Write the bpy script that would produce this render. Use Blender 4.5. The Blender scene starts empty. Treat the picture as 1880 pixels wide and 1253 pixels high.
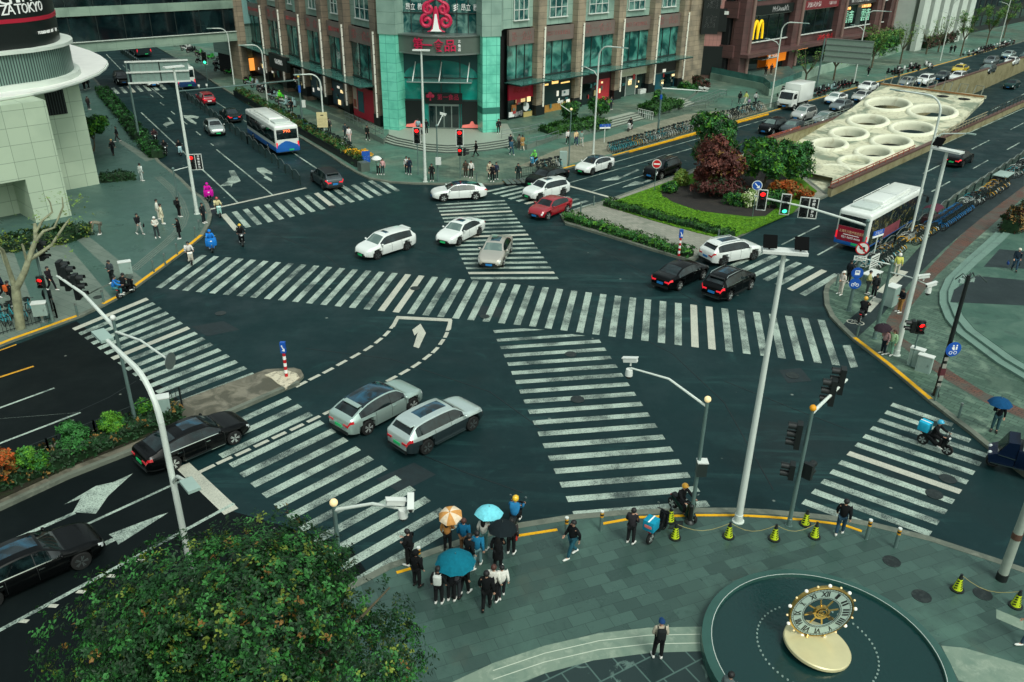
import bpy,bmesh,math,random
from mathutils import Vector,Matrix
from mathutils.geometry import tessellate_polygon
R=math.radians
PI=math.pi
rnd=random.Random(11)
scn=bpy.context.scene
COL=scn.collection
CX,CY,FPX,PITCH,ROLL,CAMH=940.0,626.5,1517.3,R(26.527),R(0.99),21.4
_fw=Vector((0,math.cos(PITCH),-math.sin(PITCH)))
_rt=Vector((1,0,0));_up=Vector((0,math.sin(PITCH),math.cos(PITCH)))
_RT=_rt*math.cos(ROLL)+_up*math.sin(ROLL)
_UP=-_rt*math.sin(ROLL)+_up*math.cos(ROLL)
cam=bpy.data.cameras.new('camera');camo=bpy.data.objects.new('camera',cam);COL.objects.link(camo)
cam.sensor_width=36;cam.lens=36*FPX/1880.0;cam.clip_end=2000;cam.clip_start=.1
m=Matrix(((_RT.x,_UP.x,-_fw.x,0),(_RT.y,_UP.y,-_fw.y,0),(_RT.z,_UP.z,-_fw.z,CAMH),(0,0,0,1)))
camo.matrix_world=m
scn.camera=camo
def G(px,py,z=0.0):
 """the spot at height z that is seen at a point of the photograph"""
 d=_fw+_RT*((px-CX)/FPX)-_UP*((py-CY)/FPX)
 t=(z-CAMH)/d.z
 return Vector((d.x*t,d.y*t,z))
def PX(v):
 d=Vector((v[0],v[1],v[2]-CAMH));z=d.dot(_fw)
 return CX+FPX*d.dot(_RT)/z,CY-FPX*d.dot(_UP)/z
def ZH(b,py):
 lo,hi=-10.0,60.0
 for i in range(40):
  mid=(lo+hi)/2
  if PX((b[0],b[1],mid))[1]>py:lo=mid
  else:hi=mid
 return lo
def lin(c):
 return tuple(((v/255)/12.92 if v/255<=.04045 else((v/255+.055)/1.055)**2.4)for v in c)+(1,)
MATS={}
def mk(key,rgb,rough=.6,metal=0.0,coat=0.0,var=0.0,vscale=4.0,bump=0.0,bscale=30.0,emit=None,estr=1.0,alpha=None,spec=.5,coords='Object',trans=0.0,dirt=0.0):
 """one Principled material; var = tone variation by noise, bump = small relief"""
 ma=bpy.data.materials.new(key);ma.use_nodes=True
 nt=ma.node_tree;b=nt.nodes['Principled BSDF']
 c=lin(rgb)if max(rgb)>1 else tuple(rgb)+(1,)
 b.inputs['Base Color'].default_value=c
 b.inputs['Roughness'].default_value=rough;b.inputs['Metallic'].default_value=metal
 b.inputs['Coat Weight'].default_value=coat;b.inputs['Coat Roughness'].default_value=.06
 b.inputs['Specular IOR Level'].default_value=spec
 b.inputs['Transmission Weight'].default_value=trans
 if emit:
  b.inputs['Emission Color'].default_value=lin(emit);b.inputs['Emission Strength'].default_value=estr
 if var or bump:
  tc=nt.nodes.new('ShaderNodeTexCoord')
 if var:
  n=nt.nodes.new('ShaderNodeTexNoise');n.inputs['Scale'].default_value=vscale;n.inputs['Detail'].default_value=5
  nt.links.new(tc.outputs[coords],n.inputs['Vector'])
  mr=nt.nodes.new('ShaderNodeMapRange');mr.inputs[1].default_value=.3;mr.inputs[2].default_value=.7
  mr.inputs[3].default_value=1-var;mr.inputs[4].default_value=1+var
  nt.links.new(n.outputs[0],mr.inputs[0])
  mx=nt.nodes.new('ShaderNodeVectorMath');mx.operation='SCALE';mx.inputs[0].default_value=c[:3]
  nt.links.new(mr.outputs[0],mx.inputs['Scale']);nt.links.new(mx.outputs[0],b.inputs['Base Color'])
 if bump:
  n2=nt.nodes.new('ShaderNodeTexNoise');n2.inputs['Scale'].default_value=bscale;n2.inputs['Detail'].default_value=4
  nt.links.new(tc.outputs[coords],n2.inputs['Vector'])
  bp=nt.nodes.new('ShaderNodeBump');bp.inputs['Strength'].default_value=bump;bp.inputs['Distance'].default_value=.02
  nt.links.new(n2.outputs[0],bp.inputs['Height']);nt.links.new(bp.outputs[0],b.inputs['Normal'])
 MATS[key]=ma
 return ma
def M(k):
 if k not in MATS:
  if isinstance(k,tuple):
   kind,rgb=k[0],k[1:4]
   nm='%s_%d_%d_%d'%((kind,)+tuple(int(v)for v in rgb))
   if kind=='paint':
    dk_=max(rgb)<60;ma=mk(nm,rgb,rough=.22 if dk_ else .3,coat=.14 if dk_ else .9,metal=.0,spec=.14 if dk_ else .5)
   elif kind=='metal':ma=mk(nm,rgb,rough=.3,metal=.55,coat=.8)
   elif kind=='cloth':ma=mk(nm,rgb,rough=.9,var=.12,vscale=9,spec=.2,bump=.25,bscale=14)
   elif kind=='glow':ma=mk(nm,rgb,rough=.5,emit=rgb,estr=(k[4]if len(k)>4 else 1.0))
   else:ma=mk(nm,rgb,rough=.55,var=.06)
   MATS[k]=ma
  else:raise KeyError(k)
 return MATS[k]
class MB:
 """collects shapes and links them as ONE mesh object"""
 def __init__(s,mat=None,frame=None):
  s.v=[];s.f=[];s.m=[];s.mats=[];s.cur=mat;s.fr=frame
 def mi(s,mat):
  mat=mat or s.cur
  if mat not in s.mats:s.mats.append(mat)
  return s.mats.index(mat)
 def add(s,vs,fs,mat=None):
  o=len(s.v);i=s.mi(mat)
  if s.fr is not None:vs=[s.fr@Vector(v)for v in vs]
  s.v+=[tuple(v)for v in vs]
  s.f+=[tuple(a+o for a in f)for f in fs];s.m+=[i]*len(fs)
  return s
 def box(s,c,d,mat=None,rz=0.0,mat4=None,taper=1.0):
  x,y,z=d[0]/2,d[1]/2,d[2]/2
  vs=[Vector((sx*x*(taper if sz>0 else 1),sy*y*(taper if sz>0 else 1),sz*z))for sz in(-1,1)for sy in(-1,1)for sx in(-1,1)]
  T=mat4 if mat4 is not None else(Matrix.Rotation(rz,4,'Z')if rz else None)
  if T is not None:vs=[T@v for v in vs]
  c=Vector(c);vs=[v+c for v in vs]
  return s.add(vs,[(0,2,3,1),(4,5,7,6),(0,1,5,4),(2,6,7,3),(0,4,6,2),(1,3,7,5)],mat)
 def bar(s,a,b,w,h,mat=None,up=(0,0,1)):
  a=Vector(a);b=Vector(b);d=(b-a).normalized();u=Vector(up)
  sd=d.cross(u)
  if sd.length<1e-4:sd=d.cross(Vector((1,0,0)))
  sd.normalize();u=sd.cross(d).normalized()
  vs=[p+sd*(i*w/2)+u*(j*h/2)for p in(a,b)for j in(-1,1)for i in(-1,1)]
  return s.add(vs,[(0,1,3,2),(4,6,7,5),(0,4,5,1),(2,3,7,6),(0,2,6,4),(1,5,7,3)],mat)
 def tube(s,path,r,n=8,mat=None,caps=True,flat=1.0):
  path=[Vector(p)for p in path];k=len(path)
  rs=r if isinstance(r,(list,tuple))else[r]*k
  vs=[];ref=None
  for i,p in enumerate(path):
   d=(path[min(i+1,k-1)]-path[max(i-1,0)]).normalized()
   if ref is None:
    ref=Vector((0,0,1))if abs(d.z)<.9 else Vector((1,0,0))
   a=d.cross(ref)
   if a.length<1e-5:a=d.cross(Vector((0,1,0)))
   a.normalize();b=a.cross(d).normalized();ref=b
   for j in range(n):
    t=2*PI*j/n
    vs.append(p+a*(math.cos(t)*rs[i])+b*(math.sin(t)*rs[i]*flat))
  fs=[(i*n+j,i*n+(j+1)%n,(i+1)*n+(j+1)%n,(i+1)*n+j)for i in range(k-1)for j in range(n)]
  if caps:fs+=[tuple(range(n-1,-1,-1)),tuple(range((k-1)*n,k*n))]
  return s.add(vs,fs,mat)
 def ball(s,c,r,mat=None,nu=10,nv=7,z0=-1.0,z1=1.0,T=None):
  r=Vector((r,r,r))if not hasattr(r,'__len__')else Vector(r)
  vs=[];a0=math.asin(max(-1,z0));a1=math.asin(min(1,z1))
  for i in range(nv+1):
   a=a0+(a1-a0)*i/nv
   for j in range(nu):
    t=2*PI*j/nu
    v=Vector((math.cos(a)*math.cos(t)*r.x,math.cos(a)*math.sin(t)*r.y,math.sin(a)*r.z))
    if T is not None:v=T@v
    vs.append(v+Vector(c))
  fs=[(i*nu+j,i*nu+(j+1)%nu,(i+1)*nu+(j+1)%nu,(i+1)*nu+j)for i in range(nv)for j in range(nu)]
  fs+=[tuple(range(nu-1,-1,-1)),tuple(range(nv*nu,nv*nu+nu))]
  return s.add(vs,fs,mat)
 def lathe(s,c,prof,n=20,mat=None,T=None):
  vs=[]
  for(r,z)in prof:
   for j in range(n):
    t=2*PI*j/n
    v=Vector((r*math.cos(t),r*math.sin(t),z))
    if T is not None:v=T@v
    vs.append(v+Vector(c))
  k=len(prof)
  fs=[(i*n+j,i*n+(j+1)%n,(i+1)*n+(j+1)%n,(i+1)*n+j)for i in range(k-1)for j in range(n)]
  fs+=[tuple(range(n-1,-1,-1)),tuple(range((k-1)*n,k*n))]
  return s.add(vs,fs,mat)
 def slab(s,pts,z0,z1,mat=None,side=None,T=None):
  """prism over a (possibly concave) polygon; pts 2-D or 3-D (z ignored)"""
  pts=[Vector((p[0],p[1]))for p in pts]
  area=sum(pts[i].x*pts[(i+1)%len(pts)].y-pts[(i+1)%len(pts)].x*pts[i].y for i in range(len(pts)))
  if area<0:pts=pts[::-1]
  n=len(pts)
  tri=tessellate_polygon([[Vector((p.x,p.y,0))for p in pts]])
  vs=[Vector((p.x,p.y,z1))for p in pts]
  if T is not None:vt=[T@v for v in vs]
  else:vt=vs
  tr=[]
  for t in tri:
   a,b,c=[pts[i]for i in t]
   tr.append(tuple(t)if(b-a).cross(c-a)>0 else tuple(t[::-1]))
  s.add(vt,tr,mat)
  if z0 is not None:
   lo=[Vector((p.x,p.y,z0))for p in pts]
   if T is not None:lo=[T@v for v in lo]
   s.add(lo+list(vt),[(i,(i+1)%n,n+(i+1)%n,n+i)for i in range(n)],side or mat)
   s.add(lo,[t[::-1]for t in tr],side or mat)
  return s
 def strip(s,path,w,z0,z1,mat=None,closed=False,side=0):
  """a kerb-like bar along a ground polyline; side -1/0/1 puts it left/centred/right of it"""
  path=[Vector((p[0],p[1]))for p in path];k=len(path)
  A=[];B=[]
  for i,p in enumerate(path):
   q0=path[(i-1)%k]if closed else path[max(i-1,0)]
   q1=path[(i+1)%k]if closed else path[min(i+1,k-1)]
   d1=(p-q0);d2=(q1-p)
   d1=d1.normalized()if d1.length>1e-6 else d2.normalized()
   d2=d2.normalized()if d2.length>1e-6 else d1
   t=(d1+d2).normalized();nrm=Vector((-t.y,t.x));kf=1/max(.5,nrm.dot(Vector((-d1.y,d1.x))))
   A.append(p+nrm*kf*w*(.5+.5*side*-1));B.append(p-nrm*kf*w*(.5+.5*side))
  vs=[]
  for a,b in zip(A,B):
   vs+=[(a.x,a.y,z0),(a.x,a.y,z1),(b.x,b.y,z1),(b.x,b.y,z0)]
  m_=k if closed else k-1
  fs=[]
  for i in range(m_):
   o=i*4;q=((i+1)%k)*4
   fs+=[(o+1,o+2,q+2,q+1),(o,o+1,q+1,q),(o+2,o+3,q+3,q+2)]
  if not closed:fs+=[(0,3,2,1),((k-1)*4,(k-1)*4+1,(k-1)*4+2,(k-1)*4+3)]
  return s.add(vs,fs,mat)
 def grid(s,rows,mat=None,closed=False):
  n=len(rows[0]);vs=[v for r in rows for v in r]
  fs=[]
  for i in range(len(rows)-1):
   for j in range(n if closed else n-1):
    fs.append((i*n+j,i*n+(j+1)%n,(i+1)*n+(j+1)%n,(i+1)*n+j))
  return s.add(vs,fs,mat)
 def text(s,body,size,mat=None,T=None,depth=.02,align='CENTER',width=None,bold=0.0):
  """lettering lying in local XY, extruded by depth, transformed by T"""
  key=(body,align,bold)
  if key not in TXT:
   c=bpy.data.curves.new('lettering','FONT');c.body=body;c.size=1;c.align_x=align;c.align_y='CENTER'
   c.resolution_u=2;c.offset=bold
   o=bpy.data.objects.new('lettering',c);COL.objects.link(o)
   dg=bpy.context.evaluated_depsgraph_get()
   me=bpy.data.meshes.new_from_object(o.evaluated_get(dg))
   TXT[key]=([v.co.copy()for v in me.vertices],[tuple(p.vertices)for p in me.polygons],[tuple(e.vertices)for e in me.edges])
   bpy.data.objects.remove(o);bpy.data.curves.remove(c);bpy.data.meshes.remove(me)
  vs,fs,_=TXT[key]
  if not vs:return s
  xs=[v.x for v in vs];w0=max(xs)-min(xs)
  kx=size if width is None else width/max(w0,1e-6)
  cnt={}
  for f in fs:
   for i in range(len(f)):
    e=(f[i],f[(i+1)%len(f)]);cnt[e]=1
  bd=[e for e in cnt if(e[1],e[0])not in cnt]
  T=T or Matrix()
  top=[T@Vector((v.x*kx,v.y*size,depth))for v in vs];bot=[T@Vector((v.x*kx,v.y*size,0))for v in vs]
  n=len(vs)
  s.add(top+bot,fs+[(e[0],n+e[0],n+e[1],e[1])for e in bd],mat)
  return s
 def mesh(s,name,angle=35):
  me=bpy.data.meshes.new(name)
  me.from_pydata(s.v,[],s.f)
  for k in s.mats:me.materials.append(M(k))
  me.polygons.foreach_set('material_index',s.m)
  if angle:
   me.polygons.foreach_set('use_smooth',[True]*len(s.f))
   me.set_sharp_from_angle(angle=R(angle))
  me.update()
  return me
 def build(s,name,parent=None,angle=35,loc=None,rz=0.0):
  o=bpy.data.objects.new(name,s.mesh(name,angle));COL.objects.link(o)
  if parent is not None:o.parent=parent
  if loc is not None:o.location=loc
  o.rotation_euler.z=rz
  return o
TXT={}
def tag(o,label,cat,group=None):
 o['label']=label;o['category']=cat
 if group:o['group']=group
 return o
def struct(o,kind='structure'):
 o['kind']=kind;return o
def thing(name,label,cat,loc=(0,0,0),rz=0.0,group=None):
 o=bpy.data.objects.new(name,None);COL.objects.link(o)
 o.location=loc;o.rotation_euler.z=rz;o.empty_display_size=.2
 return tag(o,label,cat,group)
def dup(root,loc,rz=0.0,label=None,group=None,mats=None):
 """a copy of a thing with copies of its parts and sub-parts; mats swaps materials on the copies"""
 def cp(o,par):
  c=o.copy();COL.objects.link(c)
  if par is not None:c.parent=par
  if mats and c.type=='MESH':
   for sl in c.material_slots:
    for a,b in mats.items():
     if sl.material==M(a):sl.link='OBJECT';sl.material=M(b)
  for ch in KIDS.get(o.name,[])or[x for x in o.children]:cp(ch,c)
  return c
 r=cp(root,None);r.location=loc;r.rotation_euler=(0,0,rz)
 if label:r['label']=label
 if group:r['group']=group
 return r
KIDS={}
def FR(o,u,z=0.0):
 """frame of a facade: x along it, y outward, z up"""
 u=Vector((u[0],u[1],0)).normalized();n=Vector((u.y,-u.x,0))
 return Matrix(((u.x,n.x,0,o[0]),(u.y,n.y,0,o[1]),(0,0,1,z),(0,0,0,1)))
def face_T(p,right,up):
 """matrix putting local XY on a plane: x = right, y = up, z = normal"""
 r=Vector(right).normalized();u=Vector(up).normalized();n=r.cross(u).normalized();u=n.cross(r)
 return Matrix(((r.x,u.x,n.x,p[0]),(r.y,u.y,n.y,p[1]),(r.z,u.z,n.z,p[2]),(0,0,0,1)))
ROAD_R=Vector((math.cos(R(47.2)),math.sin(R(47.2)),0))
ROAD_L=Vector((math.cos(R(122.3)),math.sin(R(122.3)),0))
w=bpy.data.worlds.new('World');scn.world=w;w.use_nodes=True
nt=w.node_tree;bg=nt.nodes['Background']
sky=nt.nodes.new('ShaderNodeTexSky');sky.sky_type='NISHITA';sky.sun_disc=False
SUN_EL,SUN_AZ=R(54),R(148)
sky.sun_elevation=SUN_EL;sky.sun_rotation=SUN_AZ;sky.air_density=2.0;sky.dust_density=4.0;sky.ozone_density=1.0
hs=nt.nodes.new('ShaderNodeHueSaturation');hs.inputs['Saturation'].default_value=.30
tn=nt.nodes.new('ShaderNodeMix');tn.data_type='RGBA';tn.blend_type='MULTIPLY';tn.inputs[0].default_value=1
tn.inputs[7].default_value=(.90,1.03,.97,1)
nt.links.new(sky.outputs[0],hs.inputs['Color']);nt.links.new(hs.outputs[0],tn.inputs[6]);wc=nt.nodes.new('ShaderNodeTexCoord');cn_=nt.nodes.new('ShaderNodeTexNoise');cn_.inputs['Scale'].default_value=3.2;cn_.inputs['Detail'].default_value=6;nt.links.new(wc.outputs['Generated'],cn_.inputs['Vector'])
cm=nt.nodes.new('ShaderNodeMapRange');cm.inputs[1].default_value=.38;cm.inputs[2].default_value=.62;cm.inputs[3].default_value=.62;cm.inputs[4].default_value=1.34;nt.links.new(cn_.outputs[0],cm.inputs[0])
cs=nt.nodes.new('ShaderNodeVectorMath');cs.operation='SCALE';nt.links.new(tn.outputs[2],cs.inputs[0]);nt.links.new(cm.outputs[0],cs.inputs['Scale']);nt.links.new(cs.outputs[0],bg.inputs[0])
bg.inputs[1].default_value=.115
sl=bpy.data.lights.new('sun','SUN');sl.energy=1.1;sl.angle=R(14);sl.color=(1,.97,.9)
so=bpy.data.objects.new('sun',sl);COL.objects.link(so)
so.rotation_euler=(PI/2-SUN_EL,0,PI-SUN_AZ)
scn.view_settings.view_transform='Standard';scn.view_settings.look='None';scn.view_settings.exposure=EXPOSURE=0.32
scn.view_settings.gamma=1
def ground_mat(key,base,patches=(),rough=(.45,.8),fine=.18,fscale=60,brick=None,bumpk=.15,stains=None,spots=None,spec=.3,streak=None):
 ma=bpy.data.materials.new(key);ma.use_nodes=True;n=ma.node_tree;L=n.links.new
 b=n.nodes['Principled BSDF']
 geo=n.nodes.new('ShaderNodeNewGeometry');pos=geo.outputs['Position']
 col=n.nodes.new('ShaderNodeRGB');col.outputs[0].default_value=lin(base);c=col.outputs[0]
 h=None
 def noise(scale,det=6,rgh=.6,vec=None,dist=0.0):
  t=n.nodes.new('ShaderNodeTexNoise');t.inputs['Scale'].default_value=scale;t.inputs['Detail'].default_value=det
  t.inputs['Roughness'].default_value=rgh;t.inputs['Distortion'].default_value=dist
  L(vec or pos,t.inputs['Vector']);return t.outputs[0]
 def rng(v,a,b_,c0=0.0,c1=1.0):
  t=n.nodes.new('ShaderNodeMapRange');t.inputs[1].default_value=a;t.inputs[2].default_value=b_
  t.inputs[3].default_value=c0;t.inputs[4].default_value=c1;L(v,t.inputs[0]);return t.outputs[0]
 def mix(f,a,b_,mode='MIX'):
  t=n.nodes.new('ShaderNodeMix');t.data_type='RGBA';t.blend_type=mode
  if hasattr(f,'links')or hasattr(f,'is_linked'):L(f,t.inputs[0])
  else:t.inputs[0].default_value=f
  L(a,t.inputs[6])
  if isinstance(b_,tuple):t.inputs[7].default_value=b_
  else:L(b_,t.inputs[7])
  return t.outputs[2]
 if brick:
  ang,bw,bh,mort,c1,c2,cm,off=brick
  mp=n.nodes.new('ShaderNodeMapping');mp.inputs['Rotation'].default_value=(0,0,R(ang));L(pos,mp.inputs['Vector'])
  bt=n.nodes.new('ShaderNodeTexBrick');bt.inputs['Scale'].default_value=1;bt.offset=off
  bt.inputs['Brick Width'].default_value=bw;bt.inputs['Row Height'].default_value=bh;bt.inputs['Mortar Size'].default_value=mort
  bt.inputs['Color1'].default_value=lin(c1);bt.inputs['Color2'].default_value=lin(c2);bt.inputs['Mortar'].default_value=lin(cm)
  bt.inputs['Mortar Smooth'].default_value=.3;bt.inputs['Bias'].default_value=-.1
  L(mp.outputs[0],bt.inputs['Vector']);c=bt.outputs[0]
 for(scale,lo,hi,rgb,amt,dist)in patches:
  c=mix(rng(noise(scale,dist=dist),lo,hi,0,amt),c,lin(rgb))
 if streak:
  mp2=n.nodes.new('ShaderNodeMapping');mp2.inputs['Rotation'].default_value=(0,0,R(streak[0]));mp2.inputs['Scale'].default_value=(.12,1.1,1);L(pos,mp2.inputs['Vector'])
  k_=n.nodes.new('ShaderNodeMath');k_.operation='MULTIPLY';L(rng(noise(1.0,6,.7,mp2.outputs[0],.6),.52,.74,0,1),k_.inputs[0]);L(rng(noise(.11,3),.45,.62,0,streak[2]),k_.inputs[1]);c=mix(k_.outputs[0],c,lin(streak[1]))
 if spots:
  v=n.nodes.new('ShaderNodeTexVoronoi');v.inputs['Scale'].default_value=spots[0];L(pos,v.inputs['Vector'])
  c=mix(rng(v.outputs['Distance'],spots[1],spots[1]*1.5,spots[3],0),c,lin(spots[2]))
 f=noise(fscale,4)
 sc=n.nodes.new('ShaderNodeVectorMath');sc.operation='SCALE';L(c,sc.inputs[0]);L(rng(f,.3,.7,1-fine,1+fine),sc.inputs['Scale'])
 L(sc.outputs[0],b.inputs['Base Color'])
 rr=rng(noise(.35,5),.35,.65,rough[0],rough[1]);L(rr,b.inputs['Roughness'])
 b.inputs['Specular IOR Level'].default_value=spec
 bp=n.nodes.new('ShaderNodeBump');bp.inputs['Strength'].default_value=bumpk;bp.inputs['Distance'].default_value=.01
 L(noise(fscale*2,3),bp.inputs['Height']);L(bp.outputs[0],b.inputs['Normal'])
 MATS[key]=ma;return ma
ground_mat('asphalt',(22,47,49),patches=[(.05,.40,.62,(17,39,42),.8,.3),(.45,.58,.74,(38,72,71),.5,1.2),(2.2,.60,.78,(50,78,76),.3,.5),(.10,.54,.70,(31,42,43),.75,.6),(.9,.64,.70,(19,38,41),.5,2.5)],rough=(.36,.72),fine=.3,fscale=42,spots=(.45,.03,(150,160,150),.5),spec=.16,streak=(-38,(52,90,88),.7))
ground_mat('asphalt_dark',(15,22,23),patches=[(.3,.5,.7,(25,33,33),.5,.6)],rough=(.45,.75),fine=.2,fscale=55,spots=(.8,.04,(150,155,145),.5),spec=.08)
ground_mat('near_paving',(70,100,95),brick=(-22,.9,.5,.009,(68,94,86),(50,71,66),(38,56,52),.5),patches=[(.16,.5,.7,(44,62,58),.75,.4),(1.3,.60,.74,(38,62,56),.6,1.5),(.22,.55,.68,(86,120,106),.5,.8),(.35,.6,.72,(72,84,74),.6,.6),(5,.66,.74,(38,52,50),.5,1)],rough=(.18,.55),fine=.14,spec=.4)
ground_mat('pale_steps',(124,142,126),patches=[(.9,.45,.65,(105,128,114),.8,1.2),(3,.5,.7,(165,176,158),.5,.6)],rough=(.5,.8),fine=.1)
ground_mat('wet_paving',(38,56,56),brick=(-31,.9,.9,.03,(34,50,50),(42,58,57),(78,102,96),.5),patches=[(.7,.57,.62,(98,122,114),.8,1.8)],rough=(.2,.5),fine=.1)
ground_mat('plaza_paving',(74,98,94),brick=(32,.6,.6,.01,(70,99,92),(64,92,86),(50,73,69),.5),patches=[(.2,.5,.7,(84,112,103),.5,.4),(.06,.45,.65,(64,92,82),.6,0),(1.2,.6,.72,(58,76,72),.5,1.2)],rough=(.25,.6),fine=.12)
ground_mat('granite_band',(112,124,113),brick=(32,1.2,.6,.015,(110,122,112),(98,112,102),(72,86,79),.5),patches=[(.6,.5,.7,(100,116,108),.5,.3)],fine=.12)
ground_mat('brick_paving',(100,112,102),brick=(40,.5,.25,.02,(96,114,100),(74,92,80),(54,72,62),.5),patches=[(.35,.48,.62,(134,144,124),.5,1.0),(.2,.5,.7,(66,90,78),.65,.5),(.07,.42,.58,(76,120,105),.8,.2)],rough=(.35,.65),fine=.16)
ground_mat('corner_paving',(96,108,98),brick=(47,.6,.3,.02,(90,116,99),(64,88,75),(42,60,52),.5),patches=[(.5,.52,.64,(140,162,140),.55,1.0),(.25,.45,.62,(56,80,68),.75,.6),(.9,.6,.7,(33,49,45),.55,1.4)],rough=(.3,.6),fine=.15)
ground_mat('red_paving',(104,74,64),brick=(47,.4,.2,.02,(108,74,62),(86,68,60),(50,48,43),.5),patches=[(.6,.45,.6,(80,84,76),.75,.8)],fine=.15)
ground_mat('kerb_stone',(108,114,102),patches=[(.8,.5,.68,(74,82,74),.7,.5),(4,.55,.7,(150,152,136),.4,.5)],fine=.12)
ground_mat('kerb_yellow',(232,172,22),patches=[(1.1,.52,.66,(176,130,28),.6,.8),(5,.6,.72,(110,96,52),.7,.6)],fine=.1,rough=(.5,.7))
ground_mat('island_concrete',(84,82,70),patches=[(.9,.45,.62,(140,134,118),.7,.8),(2.5,.55,.7,(76,78,70),.6,.8)],fine=.15)
ground_mat('white_chips',(205,196,172),patches=[(4,.5,.62,(120,112,96),.8,.8)],fine=.25,fscale=20)
ground_mat('paver_strip',(142,142,130),brick=(-17,.5,.5,.012,(150,148,136),(132,134,122),(104,106,98),.5),patches=[(.6,.54,.66,(104,112,98),.7,1.0)],fine=.12)
ground_mat('lawn_soil',(70,112,16),patches=[(.5,.42,.62,(62,108,16),.8,.6),(2,.55,.72,(120,146,30),.6,.6)],fine=.35,fscale=25,rough=(.9,1),bumpk=.8)
ground_mat('mulch',(44,42,40),patches=[(1.5,.5,.7,(62,56,50),.6,.6),(.8,.6,.7,(40,62,30),.4,.8)],fine=.35,fscale=18,rough=(.9,1),bumpk=.8)
ground_mat('median_soil',(42,40,30),patches=[(1.5,.5,.7,(36,56,24),.8,.6)],fine=.35,fscale=18,rough=(.9,1),bumpk=.8)
ground_mat('cycle_asphalt',(33,46,48),patches=[(.4,.5,.7,(43,57,57),.6,.6)],fine=.15)
ground_mat('sport_court',(60,92,80),patches=[(.5,.45,.62,(84,112,98),.7,.6),(1.5,.55,.7,(40,58,56),.5,.6)],fine=.12)
ground_mat('ring_concrete',(222,222,198),patches=[(.8,.55,.72,(168,160,130),.55,1.2)],fine=.08,rough=(.7,.9))
ground_mat('stained_concrete',(206,204,176),patches=[(.22,.46,.60,(106,122,104),.85,1.8),(.9,.52,.68,(136,128,104),.65,2.2),(2.5,.58,.72,(96,92,76),.45,1.5)],fine=.08,rough=(.7,.9))
ground_mat('wall_concrete',(142,136,104),patches=[(.5,.45,.62,(112,104,70),.7,.8),(1.6,.56,.7,(76,70,50),.7,2)],fine=.1,rough=(.7,.9))
def paint_mat(key,rgb,wear,fine=.5):
 ma=bpy.data.materials.new(key);ma.use_nodes=True;n=ma.node_tree;L=n.links.new;b=n.nodes['Principled BSDF']
 geo=n.nodes.new('ShaderNodeNewGeometry')
 def noise(s,d=5,r=.6):
  t=n.nodes.new('ShaderNodeTexNoise');t.inputs['Scale'].default_value=s;t.inputs['Detail'].default_value=d;t.inputs['Roughness'].default_value=r
  L(geo.outputs['Position'],t.inputs['Vector']);return t.outputs[0]
 def rng(v,a,b_,c,d):
  t=n.nodes.new('ShaderNodeMapRange');[setattr(t.inputs[i+1],'default_value',q)for i,q in enumerate((a,b_,c,d))];L(v,t.inputs[0]);return t.outputs[0]
 ad=n.nodes.new('ShaderNodeMath');ad.operation='ADD';ad.use_clamp=True
 L(rng(noise(.5,6,.65),.44,.66,0,wear),ad.inputs[0]);L(rng(noise(19,6,.75),.47,.63,0,fine),ad.inputs[1])
 mx=n.nodes.new('ShaderNodeMix');mx.data_type='RGBA';L(ad.outputs[0],mx.inputs[0])
 mx.inputs[6].default_value=lin(rgb);mx.inputs[7].default_value=lin((38,54,54));L(mx.outputs[2],b.inputs['Base Color'])
 b.inputs['Roughness'].default_value=.6;MATS[key]=ma
paint_mat('road_paint',(180,196,182),.8,.8)
paint_mat('fresh_paint',(196,196,180),.2,.4)
paint_mat('yellow_paint',(225,160,20),.3,.3)
TL0,TL1=G(1410,259,.9),G(1880,114,.9)
TL0.z=TL1.z=0
tdir=ROAD_R
def along(p,d):return Vector((p.x+tdir.x*d,p.y+tdir.y*d,0))
TRa=G(1500,369,0)
TLa=Vector((TL0.x,TL0.y,0))
T_A=along(TLa,0);T_B=along(TLa,190)
T_D=along(TRa,2.0);T_C=along(TRa,190)
g=MB('asphalt')
BIG=[(-420,-60),(420,-60),(420,620),(-420,620)]
q=[T_D,T_C,T_B,T_A]
g.add([(x,y,0)for x,y in BIG]+[(p.x,p.y,0)for p in q],[(0,1,5,4),(1,2,6,5),(2,3,7,6),(3,0,4,7)])
struct(g.build('road',angle=0))
g=MB('asphalt_dark');g.slab([G(-200,800),G(-60,700),G(0,645),G(140,590),G(205,640),G(330,735),G(330,860),G(430,940),G(640,1000),G(700,1090),G(500,1250),G(300,1500),G(-400,1500)],None,.004)
struct(g.build('road_dark',angle=0))  # lower left road laid in a darker asphalt tone
def lerp(a,b,t):return a+(b-a)*t
mk_=MB('road_paint');fp=MB('fresh_paint');yp=MB('yellow_paint')
ZM=.009
ZN=[0]
def zn():
 ZN[0]+=1;return .009+ZN[0]*1.5e-5
def seg(mb,a,b,w,z=None):
 z=zn()if z is None else z
 d=(b-a);d.z=0;d.normalize();n=Vector((-d.y,d.x,0))*(w/2)
 mb.add([(p.x,p.y,z)for p in(a+n,a-n,b-n,b+n)],[(0,1,2,3)])
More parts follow.
